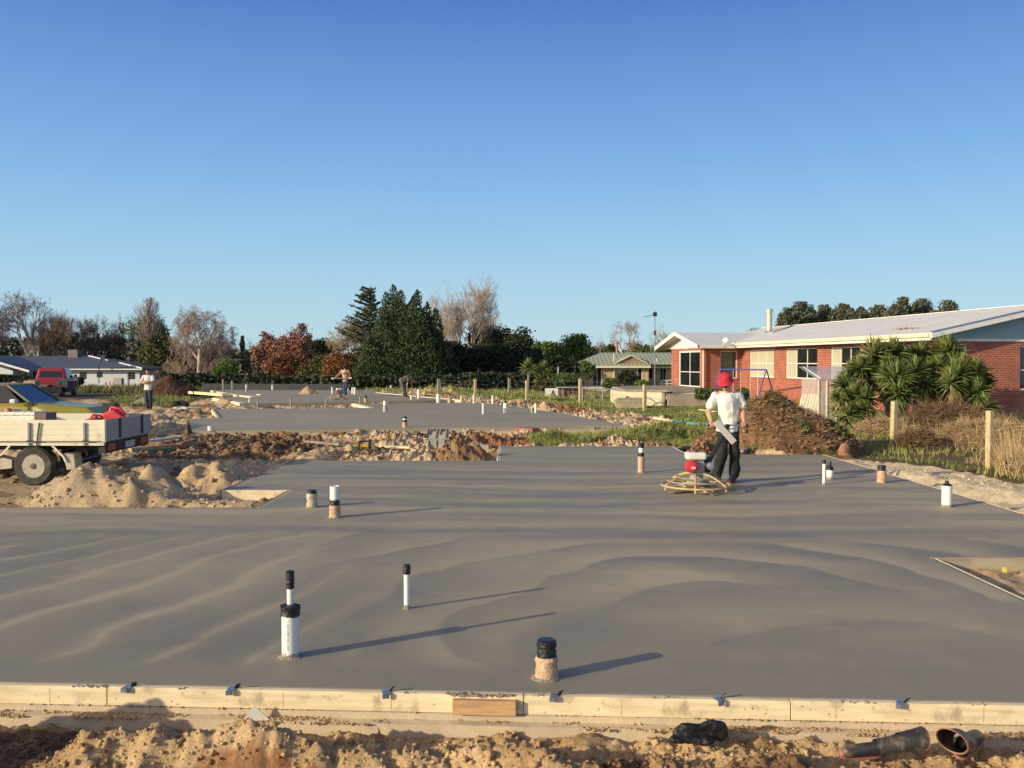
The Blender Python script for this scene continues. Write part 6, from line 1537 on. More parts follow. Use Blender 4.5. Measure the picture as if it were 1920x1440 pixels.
# gumboots
BOOT = mat('gumboot_rubber', (.038, .036, .036), .45, .3, 8, .2, dirt=(.30, .23, .14), dirtamt=.45, dscale=9); REDS = mat('red_sole', (.34, .12, .09), .55, .2, 9, dirt=(.3, .2, .12), dirtamt=.3, dscale=9)
def gumboot(loc, rz, roll, label, sc=1.0):
    t = empty('gumboot', loc, label, 'gumboot', 'pair of gumboots lying by the edge board', rz, sc)
    t.rotation_euler = (roll, 0, rz)
    # boot lies along +x: toe end at -x; opening at +x
    o = blob('foot', [[((-.24, 0, .0), (.055, .045, .042)), ((-.13, 0, .012), (.06, .046, .055))], [((-.13, 0, .012), (.06, .046, .055)), ((-.02, 0, .02), (.065, .045, .07))]], BOOT, t, voxel=.007, noise=.004, nscale=14)
    m = MB(); N = 22; rows = []
    for k, (x, r, cz) in enumerate([(-.05, .060, .03), (.02, .058, .055), (.10, .062, .085), (.18, .070, .115), (.245, .076, .14)]):
        rows.append([(x+.02*math.sin(a_)*(k == 4), r*1.05*math.cos(a_), cz+r*math.sin(a_)*.86) for a_ in [2*math.pi*i/N for i in range(N)]])
    rows += [[(x-.002, y*.93, cz0+(z-cz0)*.93) for (x, y, z), cz0 in zip(rows[4], [.14]*N)], [(x-.06, y*.92, z-.02) for x, y, z in rows[4]], [(x-.16, y*.8, z*.92-.03) for x, y, z in rows[4]]]
    V = [v for r_ in rows for v in r_]; Fs = [(i*N+k, i*N+(k+1) % N, (i+1)*N+(k+1) % N, (i+1)*N+k) for i in range(len(rows)-1) for k in range(N)]
    m.add(V, Fs); m.build('shaft', BOOT, t, smooth=True)
    m = MB().tube([(x, y, z) for x, y, z in rows[4]], .003, 6, closed=True); m.build('rim', REDS, t, smooth=True)
    blob('sole', [[((-.26, 0, -.035), (.045, .046, .014)), ((-.17, 0, -.040), (.06, .05, .014))], [((-.17, 0, -.040), (.06, .05, .014)), ((-.04, 0, -.036), (.07, .044, .022))], [((-.285, 0, -.015), (.02, .036, .026)), ((-.26, 0, -.03), (.035, .042, .02))]], REDS, t, voxel=.006)
    return t
gumboot(Vector((2.42, 4.72, -.12)), R(226), R(-12), 'rear black gumboot with its open top facing left and its foot behind the sand', 1.0)
gumboot(Vector((2.0, 4.74, -.125)), R(5), R(38), 'muddy front gumboot with toe pointing left, lying in the dirt', .78)
# yellow peg in the right notch and metal scrap
p = G(1881, 1078, -.12); tag(MB().bar((0, 0, -.05), (.01, 0, .075), .03, .008).bar((.015, .003, -.05), (.028, 0, .06), .02, .008).build('marker_peg', MATS['yellow_plastic'], loc=p), 'yellow marker peg in the sand of the right-hand gap', 'marker peg')
p = G(1892, 1092, -.12); tag(MB().bar((-.035, -.04, 0), (.03, .04, .02), .035, .004).build('metal_tie_scrap', TIEM, loc=p), 'loose bent metal tie on the sand of the right-hand gap', 'metal tie')
# ================= PEOPLE =================
SKIN = mat('skin', (.56, .30, .19), .55, .1, 8, .1)
SKIND = mat('skin_tanned', (.46, .23, .14), .55, .1, 8)
def V3(*a): return Vector(a)
def cap(a, ra, b, rb): return [(tuple(a), ra), (tuple(b), rb)]
def person(name, loc, label, J, cols, rz=0, sc=1, fine=True, bar=None, hair=None, hat=None, sleeve=.62):
    """J: joints in metres. cols: shirt, trousers, shoes materials."""
    t = empty('person', loc, label, 'person', rz=rz, sc=sc)
    j = {k: Vector(v) for k, v in J.items()}
    vx = .010 if fine else .022
    hd = j['head']; face = Vector(J.get('face', (0, -1, 0))).normalized()
    sidev = face.cross(Vector((0, 0, 1))).normalized()
    upv = sidev.cross(face).normalized()
    H_ = []
    H_.append([(tuple(hd+upv*.02), (.078, .085, .095)), (tuple(hd+face*.035-upv*.065), (.045, .05, .04))])
    H_.append([(tuple(hd+face*.085-upv*.005), (.014, .014, .02)), (tuple(hd+face*.098-upv*.028), (.014, .014, .012))])   # nose
    H_.append([(tuple(hd+face*.078-upv*.058), (.022, .015, .008))])                                                  # lips
    for s in (-1, 1): H_.append([(tuple(hd+sidev*s*.080-upv*.01), (.014, .020, .030))])                              # ears
    H_.append(cap(hd-upv*.05-face*.015, .055, j['neck']-V3(0, 0, .03), .06))
    H_.append([(tuple(j['chest']), (.16, .10, .12)), (tuple(j['pelvis']+V3(0, 0, .10)), (.13, .095, .08))])
    H_.append([(tuple(j['pelvis']), (.14, .10, .10))])
    for s in 'LR':
        H_.append(cap(j['sh'+s], .058, j['el'+s], .046)); H_.append(cap(j['el'+s], .048, j['wr'+s], .031)); H_.append(cap(j['el'+s].lerp(j['wr'+s], .25), .050, j['wr'+s], .03))
        H_.append(cap(j['chest']+V3(0, 0, .1), .07, j['sh'+s], .055))
        H_.append(cap(j['hip'+s], .085, j['kn'+s], .055)); H_.append(cap(j['kn'+s], .055, j['an'+s], .038))
        w, h_ = j['wr'+s], j['ha'+s]
        d = (h_-w).normalized()
        if bar is not None:
            bd = Vector(bar).normalized(); n_ = d.cross(bd).normalized(); out = (1 if s == 'L' else -1)
            # palm lies over the bar, fingers wrap round it
            c = h_
            pal = c-d*.035
            H_.append([(tuple(w), .026), (tuple(pal+bd*.026), (.020, .020, .020)), (tuple(pal-bd*.026), (.020, .020, .020))])
            H_.append([(tuple(pal+bd*.028), .017), (tuple(pal-bd*.028), .017), (tuple(c+n_*.022+bd*.026), .013), (tuple(c+n_*.022-bd*.026), .013)])
            for i in range(4):
                o_ = bd*(-.033+.022*i); L = [.9, 1, .97, .82][i]
                pts = [c+n_*.026+o_, c+n_*.026+d*.022*L+o_, c+d*.036*L+n_*.006+o_, c+d*.026*L-n_*.018+o_]
                for a, b in zip(pts[:-1], pts[1:]): H_.append(cap(a, .0092, b, .0085))
            th_ = bd*(-.042*out)
            H_.append(cap(pal+th_*.7, .013, c+th_-n_*.012, .011)); H_.append(cap(c+th_-n_*.012, .011, c+d*.012+th_*.7-n_*.028, .009))
        else:
            sd = d.cross(Vector((0, 1, .2))).normalized()
            H_.append([(tuple(w), .026), (tuple(w+d*.06+sd*.022), (.016, .016, .016)), (tuple(w+d*.06-sd*.022), (.016, .016, .016))])
            r_ = .0095 if fine else .012
            nn = sd.cross(d).normalized()
            for i in range(4):
                o_ = sd*(-.030+.020*i); L = [.072, .080, .076, .060][i]
                a = w+d*.065+o_; b = a+d*L*.5+nn*.010; e = b+d*L*.4+nn*.030
                H_.append(cap(a, r_, b, r_*.92)); H_.append(cap(b, r_*.92, e, r_*.8))
            a = w+d*.025+sd*.024; b = a+d*.03+sd*.022; e = b+d*.03+sd*.004+nn*.012
            H_.append(cap(a, r_*1.2, b, r_)); H_.append(cap(b, r_, e, r_*.85))
    body = blob('body', H_, cols['skin'], t, voxel=vx*.85 if fine else vx, smooth=2)
    # shirt
    S_ = []
    S_.append([(tuple(j['chest']+V3(0, 0, .04)), (.185, .125, .12)), (tuple(j['pelvis']+V3(0, 0, .14)), (.165, .125, .06))])
    S_.append([(tuple(j['pelvis']+V3(0, 0, .14)), (.165, .125, .06)), (tuple(j['hem']), (.190, .145, .03))])
    S_.append([(tuple(j['neck']-V3(0, 0, .055)), (.075, .075, .02)), (tuple(j['shL']), .062), (tuple(j['shR']), .062), (tuple(j['chest']), (.18, .12, .06))])
    for s in 'LR':
        e = j['sh'+s].lerp(j['el'+s], sleeve)
        S_.append(cap(j['sh'+s], .072, e, .080))
        if sleeve >= 1: S_.append(cap(j['el'+s], .055, j['el'+s].lerp(j['wr'+s], .85), .04))
    sh = blob('shirt', S_, cols['shirt'], t, voxel=vx, smooth=3, noise=.030 if fine else .02, nscale=7)
    T_ = [[(tuple(j['pelvis']+V3(0, 0, .06)), (.155, .112, .05)), (tuple(j['pelvis']), (.16, .12, .08)), (tuple(j['hipL']), (.09, .105, .09)), (tuple(j['hipR']), (.09, .105, .09))]]
    for s in 'LR':
        T_.append(cap(j['hip'+s], .10, j['kn'+s], .090)); T_.append(cap(j['kn'+s], .090, j['an'+s]+V3(0, 0, .03), .088 if fine else .07))
    blob('trousers', T_, cols['trousers'], t, voxel=vx, smooth=3, noise=.032, nscale=8)
    for s in 'LR':
        a, to = j['an'+s], j['to'+s]
        blob('shoe', [[(tuple(a), (.045, .05, .05)), (tuple(a-V3(0, 0, .03)), (.045, .05, .04)), (tuple(to), (.045, .045, .028))]], cols['shoes'], t, voxel=.012, smooth=2)
        if 'sole' in cols: 
            blob('sole', [[(tuple(V3(a.x, a.y, .014)), (.05, .055, .012)), (tuple(V3(to.x, to.y, .014)), (.048, .05, .012))]], cols['sole'], t, voxel=.01, smooth=1)
    # eyes
    for s in (-1, 1):
        m = MB().lathe([(.001, -.008), (.011, 0), (.001, .008)], 8, tuple(hd+face*.076+sidev*s*.030+upv*.012)); m.build('eye', DARK, t)
    if hair: blob('hair', [[(tuple(hd+upv*.045-face*.02), (.088, .092, .08)), (tuple(hd-face*.045-upv*.02), (.078, .06, .07))]], hair, t, voxel=.014, smooth=2, noise=.02, nscale=14)
    return t, j, face, sidev, upv
WS = mat('white_shirt', (.80, .77, .70), .85, .04, 6)
BP = mat('black_trousers', (.016, .016, .017), .85, .4, 6)
p1 = P(1362, 905, 14.45); p1.z = 0
J1 = dict(pelvis=(.03, .0, .93), chest=(-.0, -.03, 1.33), neck=(-.01, -.05, 1.52), head=(-.05, -.13, 1.62), face=(-.42, -.75, -.62), hem=(.0, -.01, .86),
          shL=(-.20, -.02, 1.44), elL=(-.31, -.04, 1.18), wrL=(-.30, -.20, 1.02), haL=(-.30, -.27, .965),
          shR=(.18, -.02, 1.44), elR=(.27, .02, 1.19), wrR=(.235, -.17, 1.02), haR=(.215, -.235, .965),
          hipL=(-.06, 0, .88), knL=(-.09, -.10, .50), anL=(-.15, .05, .10), toL=(-.20, -.10, .05),
          hipR=(.11, .0, .88), knR=(.12, -.02, .50), anR=(.15, .10, .10), toR=(.04, -.06, .05))
barv = (1, .07, 0)
t1, j, face, sv, uv = person('person', p1, 'man in a red bucket hat, white t-shirt and black trousers steering the near power trowel', J1, dict(skin=SKIN, shirt=WS, trousers=BP, shoes=mat('dark_shoe', (.03, .03, .03), .7), sole=mat('red_shoe_sole', (.35, .08, .06), .7)), bar=barv)
hd = j['head']; RED_ = mat('red_hat', (.52, .025, .05), .8, .12, 10, .2)
m = MB(); rings = [(.135, -.012), (.128, .0), (.105, .045), (.100, .075), (.085, .115), (.05, .135), (.005, .142)]
m.lathe([(.128, -.014)]+rings, 24, jit=.02); ht_ = m.build('hat', RED_, t1, smooth=True)
ht_.location = hd+uv*.062-face*.012; ht_.rotation_mode = 'QUATERNION'; ht_.rotation_quaternion = uv.to_track_quat('Z', 'Y')
m = MB().tube([hd+sv*-.085+uv*.012, hd+face*.085+sv*-.045+uv*.01, hd+face*.10+uv*.01, hd+face*.085+sv*.045+uv*.01, hd+sv*.085+uv*.012], .011, 6); m.build('sunglasses', DARK, t1)
MB().box(.06, .085, -.172, -.168, 1.335, 1.342).build('shirt_logo', DARK, t1)
# --- power trowel ---
TRY = mat('worn_yellow_steel', (.55, .40, .16), .6, .25, 8, .2, dirt=(.38, .33, .26), dirtamt=.55, dscale=9)
TRG = mat('cement_crusted_steel', (.36, .33, .27), .85, .3, 12, .5, 60)
ENW = mat('engine_white', (.74, .72, .64), .4, .06, 5); ENR = mat('engine_red', (.55, .03, .04), .4, .1, 5); ENG = mat('engine_alloy', (.36, .35, .32), .5, .25, 30, .4, metal=.4)
def trowel(loc, rz, label, hx, near=True, R_=.52, cl=None):
    t = empty('power_trowel', loc, label, 'power trowel', rz=rz)
    ring = [(R_*math.cos(a), R_*math.sin(a), .10) for a in [2*math.pi*i/40 for i in range(40)]]
    MB().tube(ring, .015, 8, closed=True).build('guard_ring', TRG if not near else TRY, t, smooth=True)
    ring = [(.30*math.cos(a), .30*math.sin(a), .225) for a in [2*math.pi*i/32 for i in range(32)]]
    MB().tube(ring, .009, 6, closed=True).build('upper_ring', TRG, t, smooth=True)
    ring = [(.42*math.cos(a), .42*math.sin(a), .165) for a in [2*math.pi*i/32 for i in range(32)]]
    MB().tube(ring, .008, 6, closed=True).build('upper_ring', TRG, t, smooth=True)
    for k in range(6):
        a = k*math.pi/3+.3; c_, s_ = math.cos(a), math.sin(a)
        MB().tube([(.10*c_, .10*s_, .27), (.22*c_, .22*s_, .265), (.34*c_, .34*s_, .215), (R_*c_*.97, R_*s_*.97, .12), (R_*c_, R_*s_, .04)], .014, 8).build('guard_spoke', TRY, t, smooth=True)
    for k in range(4):
        a = k*math.pi/2+.5; o = MB().box(.12, .47, -.075, .055, 0, .006).build('blade', mat('trowel_blade', (.40, .27, .18), .5, .2, 6, metal=.3), t); o.rotation_euler = (R(5), 0, a); o.location.z = .016
        o = MB().tube([(.03, 0, .07), (.40, 0, .06)], .016, 8).box(.2, .27, -.03, .03, .02, .08).build('blade_arm', TRG, t); o.rotation_euler.z = a
    MB().lathe([(.05, .03), (.10, .05), (.16, .12), (.15, .17), (.10, .22), (.09, .27)], 16).build('gearbox', TRG, t, smooth=True)
    ring = [(.2*math.cos(a), .2*math.sin(a), .14) for a in [2*math.pi*i/24 for i in range(24)]]; MB().tube(ring, .014, 6, closed=True).build('lift_ring', TRY, t, smooth=True)
    e = MB().box(-.10, .12, -.11, .11, .272, .30); e.box(-.07, .10, -.08, .08, .302, .47)
    for k in range(5): e.box(-.09, .12, -.095, .095, .33+k*.028, .34+k*.028)
    e.build('engine_block', ENG, t)
    MB().lathe([(.02, -.20), (.08, -.185), (.095, -.16), (.095, -.115)], 24, (-.10, 0, .40), axis='y').build('recoil_cover', ENR, t, smooth=True)
    m = MB().box(-.01, .05, -.205, -.198, -.03, -.012).box(-.01, .05, -.2045, -.198, -.006, .002); m.build('emblem', ENW, t).location = (-.10, 0, .40)
    blob('fuel_tank', [[((x, y, z), .035) for x in (-.13, .11) for y in (-.08, .08) for z in (.525, .57)]], ENW, t, voxel=.012, smooth=3)
    MB().lathe([(.03, .61), (.03, .635), (.01, .64)], 12, (0, 0, 0)).build('fuel_cap', DARK, t, smooth=True)
    MB().lathe([(.01, -.06), (.055, -.05), (.055, .05), (.01, .06)], 14, (.19, -.08, .40), axis='y').build('muffler', STEEL, t, smooth=True)
    blob('air_filter', [[((.16, .06, .5), .045), ((.19, 0, .33), .045)]], DARK, t, voxel=.012)
    hx = Vector(hx); MB().bar((.10, .05, .25), hx, .055, .055).build('handle_pole', DARK, t)
    return t, hx
tp = P(1305, 922, 13.5); tp.z = 0
hand = Vector((p1.x-.04, p1.y-.25, .965)); t2, hx = trowel(tp, 0, 'power trowel with red and white engine in front of the man in the red hat', hand-tp)
hb = (J1['haL'], J1['haR']); a = p1+Vector(J1['haL'])-tp; b = p1+Vector(J1['haR'])-tp; ax = (b-a).normalized()
MB().tube([a-ax*.03, b+ax*.03], .013, 10).build('handlebar', STEEL, t2)
MB().tube([a-ax*.07, a+ax*.05], .017, 10).build('grip', DARK, t2); MB().tube([b-ax*.05, b+ax*.07], .017, 10).build('grip', DARK, t2)
# flat pale deflector plate lying over the bar
pa, pb_ = P(1341, 790, 14.05), P(1377, 830, 13.95)
o = MB().bar((0, 0, 0), pb_-pa, .11, .018, up=(.3, -1, .35)).build('finishing_blade', mat('pale_steel_blade', (.62, .58, .52), .5, .08, 5), bevel=.003); o.location = pa; tag(o, 'long pale flat blade held slanting across the trowel handle', 'blade')
# --- man with crossed arms ---
p2 = P(278.5, 772.5, 39); p2.z = Hs(p2.x, p2.y)+.0
JM = dict(pelvis=(0, 0, .95), chest=(0, 0, 1.35), neck=(0, -.01, 1.54), head=(0, -.04, 1.67), face=(.1, -1, -.1), hem=(0, -.01, .90),
          shL=(-.19, 0, 1.46), elL=(-.25, -.12, 1.20), wrL=(.02, -.22, 1.18), haL=(.12, -.22, 1.20), shR=(.19, 0, 1.46), elR=(.25, -.12, 1.22), wrR=(-.02, -.24, 1.24), haR=(-.12, -.22, 1.27),
          hipL=(-.09, 0, .90), knL=(-.07, -.03, .50), anL=(-.03, .0, .10), toL=(-.06, -.14, .05), hipR=(.09, 0, .90), knR=(.09, -.01, .50), anR=(.09, .03, .10), toR=(.14, -.11, .05))
tm, j, face, sv, uv = person('person', p2, 'man in a white shirt and dark cap standing with arms crossed', JM, dict(skin=SKIND, shirt=mat('white_work_shirt', (.72, .70, .66), .85, .05, 5), trousers=mat('dark_jeans', (.03, .04, .055), .85, .3, 8), shoes=mat('boot_leather', (.05, .035, .025), .7)), fine=False, sc=1.03, rz=.05)
blob('cap', [[(tuple(j['head']+V3(0, 0, .07)), (.092, .1, .06))], [(tuple(j['head']+V3(0, -.03, .055)), (.08, .08, .012)), (tuple(j['head']+V3(.01, -.16, .045)), (.06, .03, .008))]], mat('navy_cap', (.02, .02, .025), .85), tm, voxel=.014)
# --- man at far trowel ---
p3 = P(647, 743, 51.5); p3.z = 0
JF = dict(pelvis=(.02, 0, .95), chest=(.0, -.02, 1.35), neck=(.0, -.02, 1.54), head=(.03, .02, 1.68), face=(.3, 1, -.1), hem=(.0, 0, .86),
          shL=(-.19, 0, 1.46), elL=(-.34, -.05, 1.24), wrL=(-.56, -.12, 1.08), haL=(-.64, -.12, 1.04), shR=(.19, 0, 1.46), elR=(.27, 0, 1.2), wrR=(.27, -.12, 1.08), haR=(.27, -.2, 1.06),
          hipL=(-.09, 0, .90), knL=(-.03, -.03, .50), anL=(-.02, .02, .10), toL=(-.05, -.1, .05), hipR=(.09, 0, .90), knR=(.07, -.02, .50), anR=(.05, .03, .10), toR=(.08, -.1, .05))
CURLY = mat('dark_curly_hair', (.03, .018, .013), .9, .4, 20)
tf, j, face, sv, uv = person('person', p3, 'man with bushy dark hair and a tan top behind the far power trowel', JF, dict(skin=SKIND, shirt=mat('tan_top', (.52, .34, .22), .85, .1, 5), trousers=mat('blue_jeans', (.05, .06, .10), .85, .3, 8), shoes=MATS['boot_leather']), fine=False, sc=1.02, sleeve=.2)
blob('hair', [[(tuple(j['head']+V3(0, 0, .08)), (.14, .13, .12)), (tuple(j['head']+V3(0, 0, -.03)), (.11, .11, .08))], [(tuple(j['head']+V3(.05, 0, .18)), .08)]], CURLY, tf, voxel=.02, noise=.07, nscale=14)
m = MB()
for x0 in (-.09, .01):   # printed letters on the back/front of the top
    m.box(x0, x0+.07, -.158, -.152, 1.34, 1.355).box(x0, x0+.07, -.158, -.152, 1.27, 1.285).box(x0, x0+.014, -.158, -.152, 1.286, 1.339).box(x0+.056, x0+.07, -.158, -.152, 1.286, 1.339 if x0 > 0 else 1.305)
m.box(-.05, -.02, -.158, -.152, 1.306, 1.318).build('shirt_print', DARK, tf)
tp = P(636, 749, 47.5); tp.z = 0
t3, hx = trowel(tp, .4, 'power trowel with red engine at the far slab, below the man in the tan top', Matrix.Rotation(-.4, 3, 'Z') @ (p3+Vector((-.1, -.22, 1.05))-tp), near=False, R_=.62)
Mi = Matrix.Rotation(-.4, 3, 'Z'); a, b = Mi @ (p3+Vector((-.74, -.22, 1.05))-tp), Mi @ (p3+Vector((.42, -.22, 1.07))-tp)
MB().tube([a, b], .025, 8).build('handlebar', STEEL, t3); MB().tube([a, a.lerp(b, .1)], .05, 8).build('grip', WHITE, t3); MB().tube([b, b.lerp(a, .1)], .05, 8).build('grip', WHITE, t3)
# --- bending man ---
p4 = P(756, 742, 51); p4.z = -.02
JB = dict(pelvis=(-.12, 0, .98), chest=(.25, 0, 1.12), neck=(.42, 0, 1.03), head=(.54, -.01, .92), face=(.6, -.1, -.8), hem=(-.08, 0, .98),
          shL=(.33, -.16, 1.04), elL=(.26, -.2, .74), wrL=(.24, -.18, .52), haL=(.24, -.18, .42), shR=(.38, .16, 1.02), elR=(.45, .2, .72), wrR=(.55, .12, .45), haR=(.6, .1, .35),
          hipL=(-.10, -.09, .90), knL=(.02, -.10, .50), anL=(.05, -.10, .10), toL=(.20, -.12, .05), hipR=(-.10, .09, .90), knR=(.08, .10, .50), anR=(.16, .10, .10), toR=(.32, .12, .05))
DG = mat('dark_grey_shirt', (.06, .07, .07), .85, .2, 6)
t4 = empty('person', p4, 'man in a dark grey shirt bending down at the edge of the farthest slab', 'person', sc=1.0)
j = {k: Vector(v) for k, v in JB.items()}
hh = [[(tuple(j['head']), (.10, .085, .09)), (tuple(j['head']+j['face']*.04), (.05, .05, .05))], cap(j['head'], .055, j['neck'], .06), cap(j['pelvis'], .13, j['chest'], .14), cap(j['head']+j['face']*.09+V3(.02, 0, .02), .016, j['head']+j['face']*.1, .014)]
for s in 'LR':
    hh += [cap(j['sh'+s], .05, j['el'+s], .04), cap(j['el'+s], .04, j['wr'+s], .028), cap(j['chest'], .1, j['sh'+s], .055), cap(j['hip'+s], .08, j['kn'+s], .055), cap(j['kn'+s], .055, j['an'+s], .04), cap(j['wr'+s], .026, j['ha'+s], .03)]
    for i in range(4): hh.append(cap(j['ha'+s]+V3(-.03+.02*i, 0, 0), .011, j['ha'+s]+V3(-.03+.024*i, -.01, -.08), .009))
    hh.append(cap(j['ha'+s]+V3(.03, 0, .02), .012, j['ha'+s]+V3(.06, 0, -.03), .010))
blob('body', hh, SKIND, t4, voxel=.018, smooth=2)
blob('shirt', [[(tuple(j['pelvis']+V3(.05, 0, .04)), (.13, .155, .10)), (tuple(j['chest']), (.13, .18, .13))], [(tuple(j['chest']), (.12, .17, .12)), (tuple(j['neck']-V3(.05, 0, 0)), .09)]]+[cap(j['sh'+s], .075, j['sh'+s].lerp(j['el'+s], .45), .07) for s in 'LR'], DG, t4, voxel=.02, noise=.02)
blob('trousers', [[(tuple(j['pelvis']), (.13, .15, .12)), (tuple(j['hipL']), .10), (tuple(j['hipR']), .10)]]+[cap(j['hip'+s], .10, j['kn'+s], .08) for s in 'LR']+[cap(j['kn'+s], .08, j['an'+s], .075) for s in 'LR'], mat('grey_jeans', (.10, .13, .15), .85, .2, 6), t4, voxel=.02, noise=.02)
for s in 'LR': blob('shoe', [[(tuple(j['an'+s]-V3(0, 0, .02)), .05), (tuple(j['to'+s]), (.05, .045, .03))]], MATS['boot_leather'], t4, voxel=.018)
blob('hair', [[(tuple(j['head']+V3(.02, 0, .04)), (.105, .09, .08))]], mat('brown_hair', (.12, .07, .045), .9), t4, voxel=.02, noise=.03, nscale=12)

# ================= FLATBED TRUCK =================
TRCREAM = mat('cream_tray_paint', (.78, .73, .55), .4, .05, 4, dirt=(.45, .38, .26), dirtamt=.2, dscale=3)
TRGREY = mat('grey_tray_paint', (.30, .30, .30), .55, .12, 5, dirt=(.2, .17, .13), dirtamt=.3)
RIM = mat('silver_rim', (.46, .42, .35), .55, .25, 10, metal=.3, dirt=(.2, .16, .11), dirtamt=.6, dscale=9)
ty = 15.4; gz = Hs(-8.4, 15.6)
tr = empty('flatbed_truck', (-8.4, 16.4, gz), 'white flatbed truck with dropside tray at the left edge', 'truck')
o_ = tr.location
def tb(x0, x1, y0, y1, z0, z1): return MB().box(x0-o_.x, x1-o_.x, y0-o_.y, y1-o_.y, z0-o_.z, z1-o_.z)
xr = P(194, 800, ty).x; xf = -11.1; zt, zbm = .975, .60
m = MB()
for i in range(4): z0 = zbm+(zt-zbm)*i/4; m.box(xf-o_.x, xr-.03-o_.x, ty-o_.y, ty+.03-o_.y, z0+.007-o_.z, zbm+(zt-zbm)*(i+1)/4-.007-o_.z)
m.box(xf-o_.x, xr-.032-o_.x, ty+.006-o_.y, ty+.026-o_.y, zbm-o_.z, zt-.004-o_.z); m.build('side_panel', TRCREAM, tr, bevel=.002)
tb(xr-.028, xr+.03, ty-.012, ty+.05, zbm-.02, zt+.004).build('corner_post', TRCREAM, tr, bevel=.004)
yb_ = ty+1.95
m = MB()
for i in range(4): z0 = zbm+(zt-zbm)*i/4; m.box(xr-.0-o_.x, xr+.028-o_.x, ty+.055-o_.y, yb_-o_.y, z0+.007-o_.z, zbm+(zt-zbm)*(i+1)/4-.007-o_.z)
m.box(xr+.003-o_.x, xr+.024-o_.x, ty+.056-o_.y, yb_-.001-o_.y, zbm-o_.z, zt-.004-o_.z); m.build('tailgate', TRGREY, tr, bevel=.002)
for y in (ty+.55, ty+1.5): tb(xr+.03, xr+.05, y, y+.05, zbm+.02, zt+.01).build('tailgate_strap', DARK, tr)
tb(xf, xr-.03, yb_+.0, yb_+.03, zbm, zt).build('side_panel', TRCREAM, tr)
tb(xf, xr-.04, ty+.035, yb_-.01, zbm-.03, zbm+.01).build('tray_floor', TRGREY, tr)
tb(xf, xr+.0, ty+.0, ty+.06, zbm-.075, zbm-.032).build('tray_rail', TRCREAM, tr)
for px in (55, 159):
    x = P(px, 800, ty).x; tb(x-.02, x+.02, ty-.03, ty-.002, zbm-.07, zt-.05).build('latch', TRGREY, tr, bevel=.004)
    tb(x-.03, x+.06, ty-.045, ty-.031, zbm+.0, zbm+.02).build('latch_handle', DARK, tr)
x = P(72, 800, ty).x; MB().bar((x+.03-o_.x, ty-.02-o_.y, zt-.05-o_.z), (x-.03-o_.x, ty-.02-o_.y, zbm-.12-o_.z), .025, .012).build('tie_strap', DARK, tr)
tb(xf-1.2, xr-.1, ty+.55, ty+.68, zbm-.2, zbm-.035).build('chassis_rail', DARK, tr); tb(xf-1.2, xr-.1, ty+1.25, ty+1.38, zbm-.2, zbm-.035).build('chassis_rail', DARK, tr)
tb(xr-.12, xr-.0, ty+.06, yb_-.05, zbm-.22, zbm-.035).build('rear_bumper', mat('rusty_black', (.035, .028, .025), .8, .4, 6), tr)
for y in (ty+.12, yb_-.45): tb(xr+.001, xr+.02, y, y+.3, zbm-.18, zbm-.06).build('tail_light', mat('tail_light', (.22, .03, .02), .3), tr)
tb(xr+.002, xr+.012, ty+.85, ty+1.25, zbm-.19, zbm-.07).build('number_plate', mat('plate', (.4, .4, .38), .5), tr)
MB().tube([(xr-.9-o_.x, ty+.15-o_.y, .16-o_.z), (xr-.9-o_.x, ty+1.75-o_.y, .16-o_.z)], .06, 8).build('axle', DARK, tr)
def wheel(parent, c, r, w, sgn=-1, holes=8):
    t = MB().lathe([(r*.62, -w/2), (r*.93, -w/2), (r, -w*.36), (r*1.005, 0), (r, w*.36), (r*.93, w/2), (r*.62, w/2)], 36, axis='y', cap=False).build('tyre', RUBBER, None, smooth=True)
    wh = bpy.data.objects.new('wheel', None); COL.objects.link(wh); wh.location = c; wh.parent = parent; t.parent = wh
    k = 40; m = MB()
    for i in range(k):
        a = 2*math.pi*i/k; m.box(r*.96, r*1.018, -w*.42, -w*.05, -.014, .014, Matrix.Rotation(a, 4, 'Y')); m.box(r*.96, r*1.018, w*.05, w*.42, -.014, .014, Matrix.Rotation(a+.08, 4, 'Y'))
    m.build('tread', RUBBER, wh)
    s = sgn
    rm = MB().lathe([(r*.62, s*w*.46), (r*.60, s*w*.5), (r*.54, s*w*.42), (r*.50, s*w*.25), (r*.34, s*w*.30), (r*.22, s*w*.38), (r*.02, s*w*.38)], 32, axis='y'); rm.build('rim', RIM, wh, smooth=True)
    m = MB()
    for i in range(holes): a = 2*math.pi*i/holes; m.lathe([(r*.07, 0), (r*.065, s*.012)], 8, (r*.43*math.cos(a), s*w*.29, r*.43*math.sin(a)), axis='y')
    m.build('rim_holes', DARK, wh)
    MB().lathe([(r*.16, s*w*.38), (r*.15, s*w*.5), (r*.06, s*w*.55)], 16, axis='y').build('hub', mat('rust_hub', (.16, .11, .08), .8), wh, smooth=True)
    return wh
wc = P(66, 873, ty+.12); wheel(tr, (wc.x-o_.x, ty+.16-o_.y, gz+.345-o_.z), .345, .24); wheel(tr, (wc.x-o_.x, ty+1.75-o_.y, gz+.345-o_.z), .345, .24, 1)
wheel(tr, (wc.x-2.95-o_.x, ty+.20-o_.y, gz+.345-o_.z), .345, .24); wheel(tr, (wc.x-2.95-o_.x, ty+1.7-o_.y, gz+.345-o_.z), .345, .24, 1)
MG = mat('mudguard_cream', (.50, .44, .33), .6, .15, 5, dirt=(.2, .16, .1), dirtamt=.4)
for pts in ([(94, 831), (119, 856), (124, 866)], [(22, 832), (4, 852), (-22, 862)]):
    q_ = [P(a, b, ty+.03)-o_ for a, b in pts]
    m = MB()
    for a, b in zip(q_[:-1], q_[1:]): m.bar(a, b, .03, .035, up=(0, -1, 0))
    m.build('guard_strut', TRCREAM, tr)
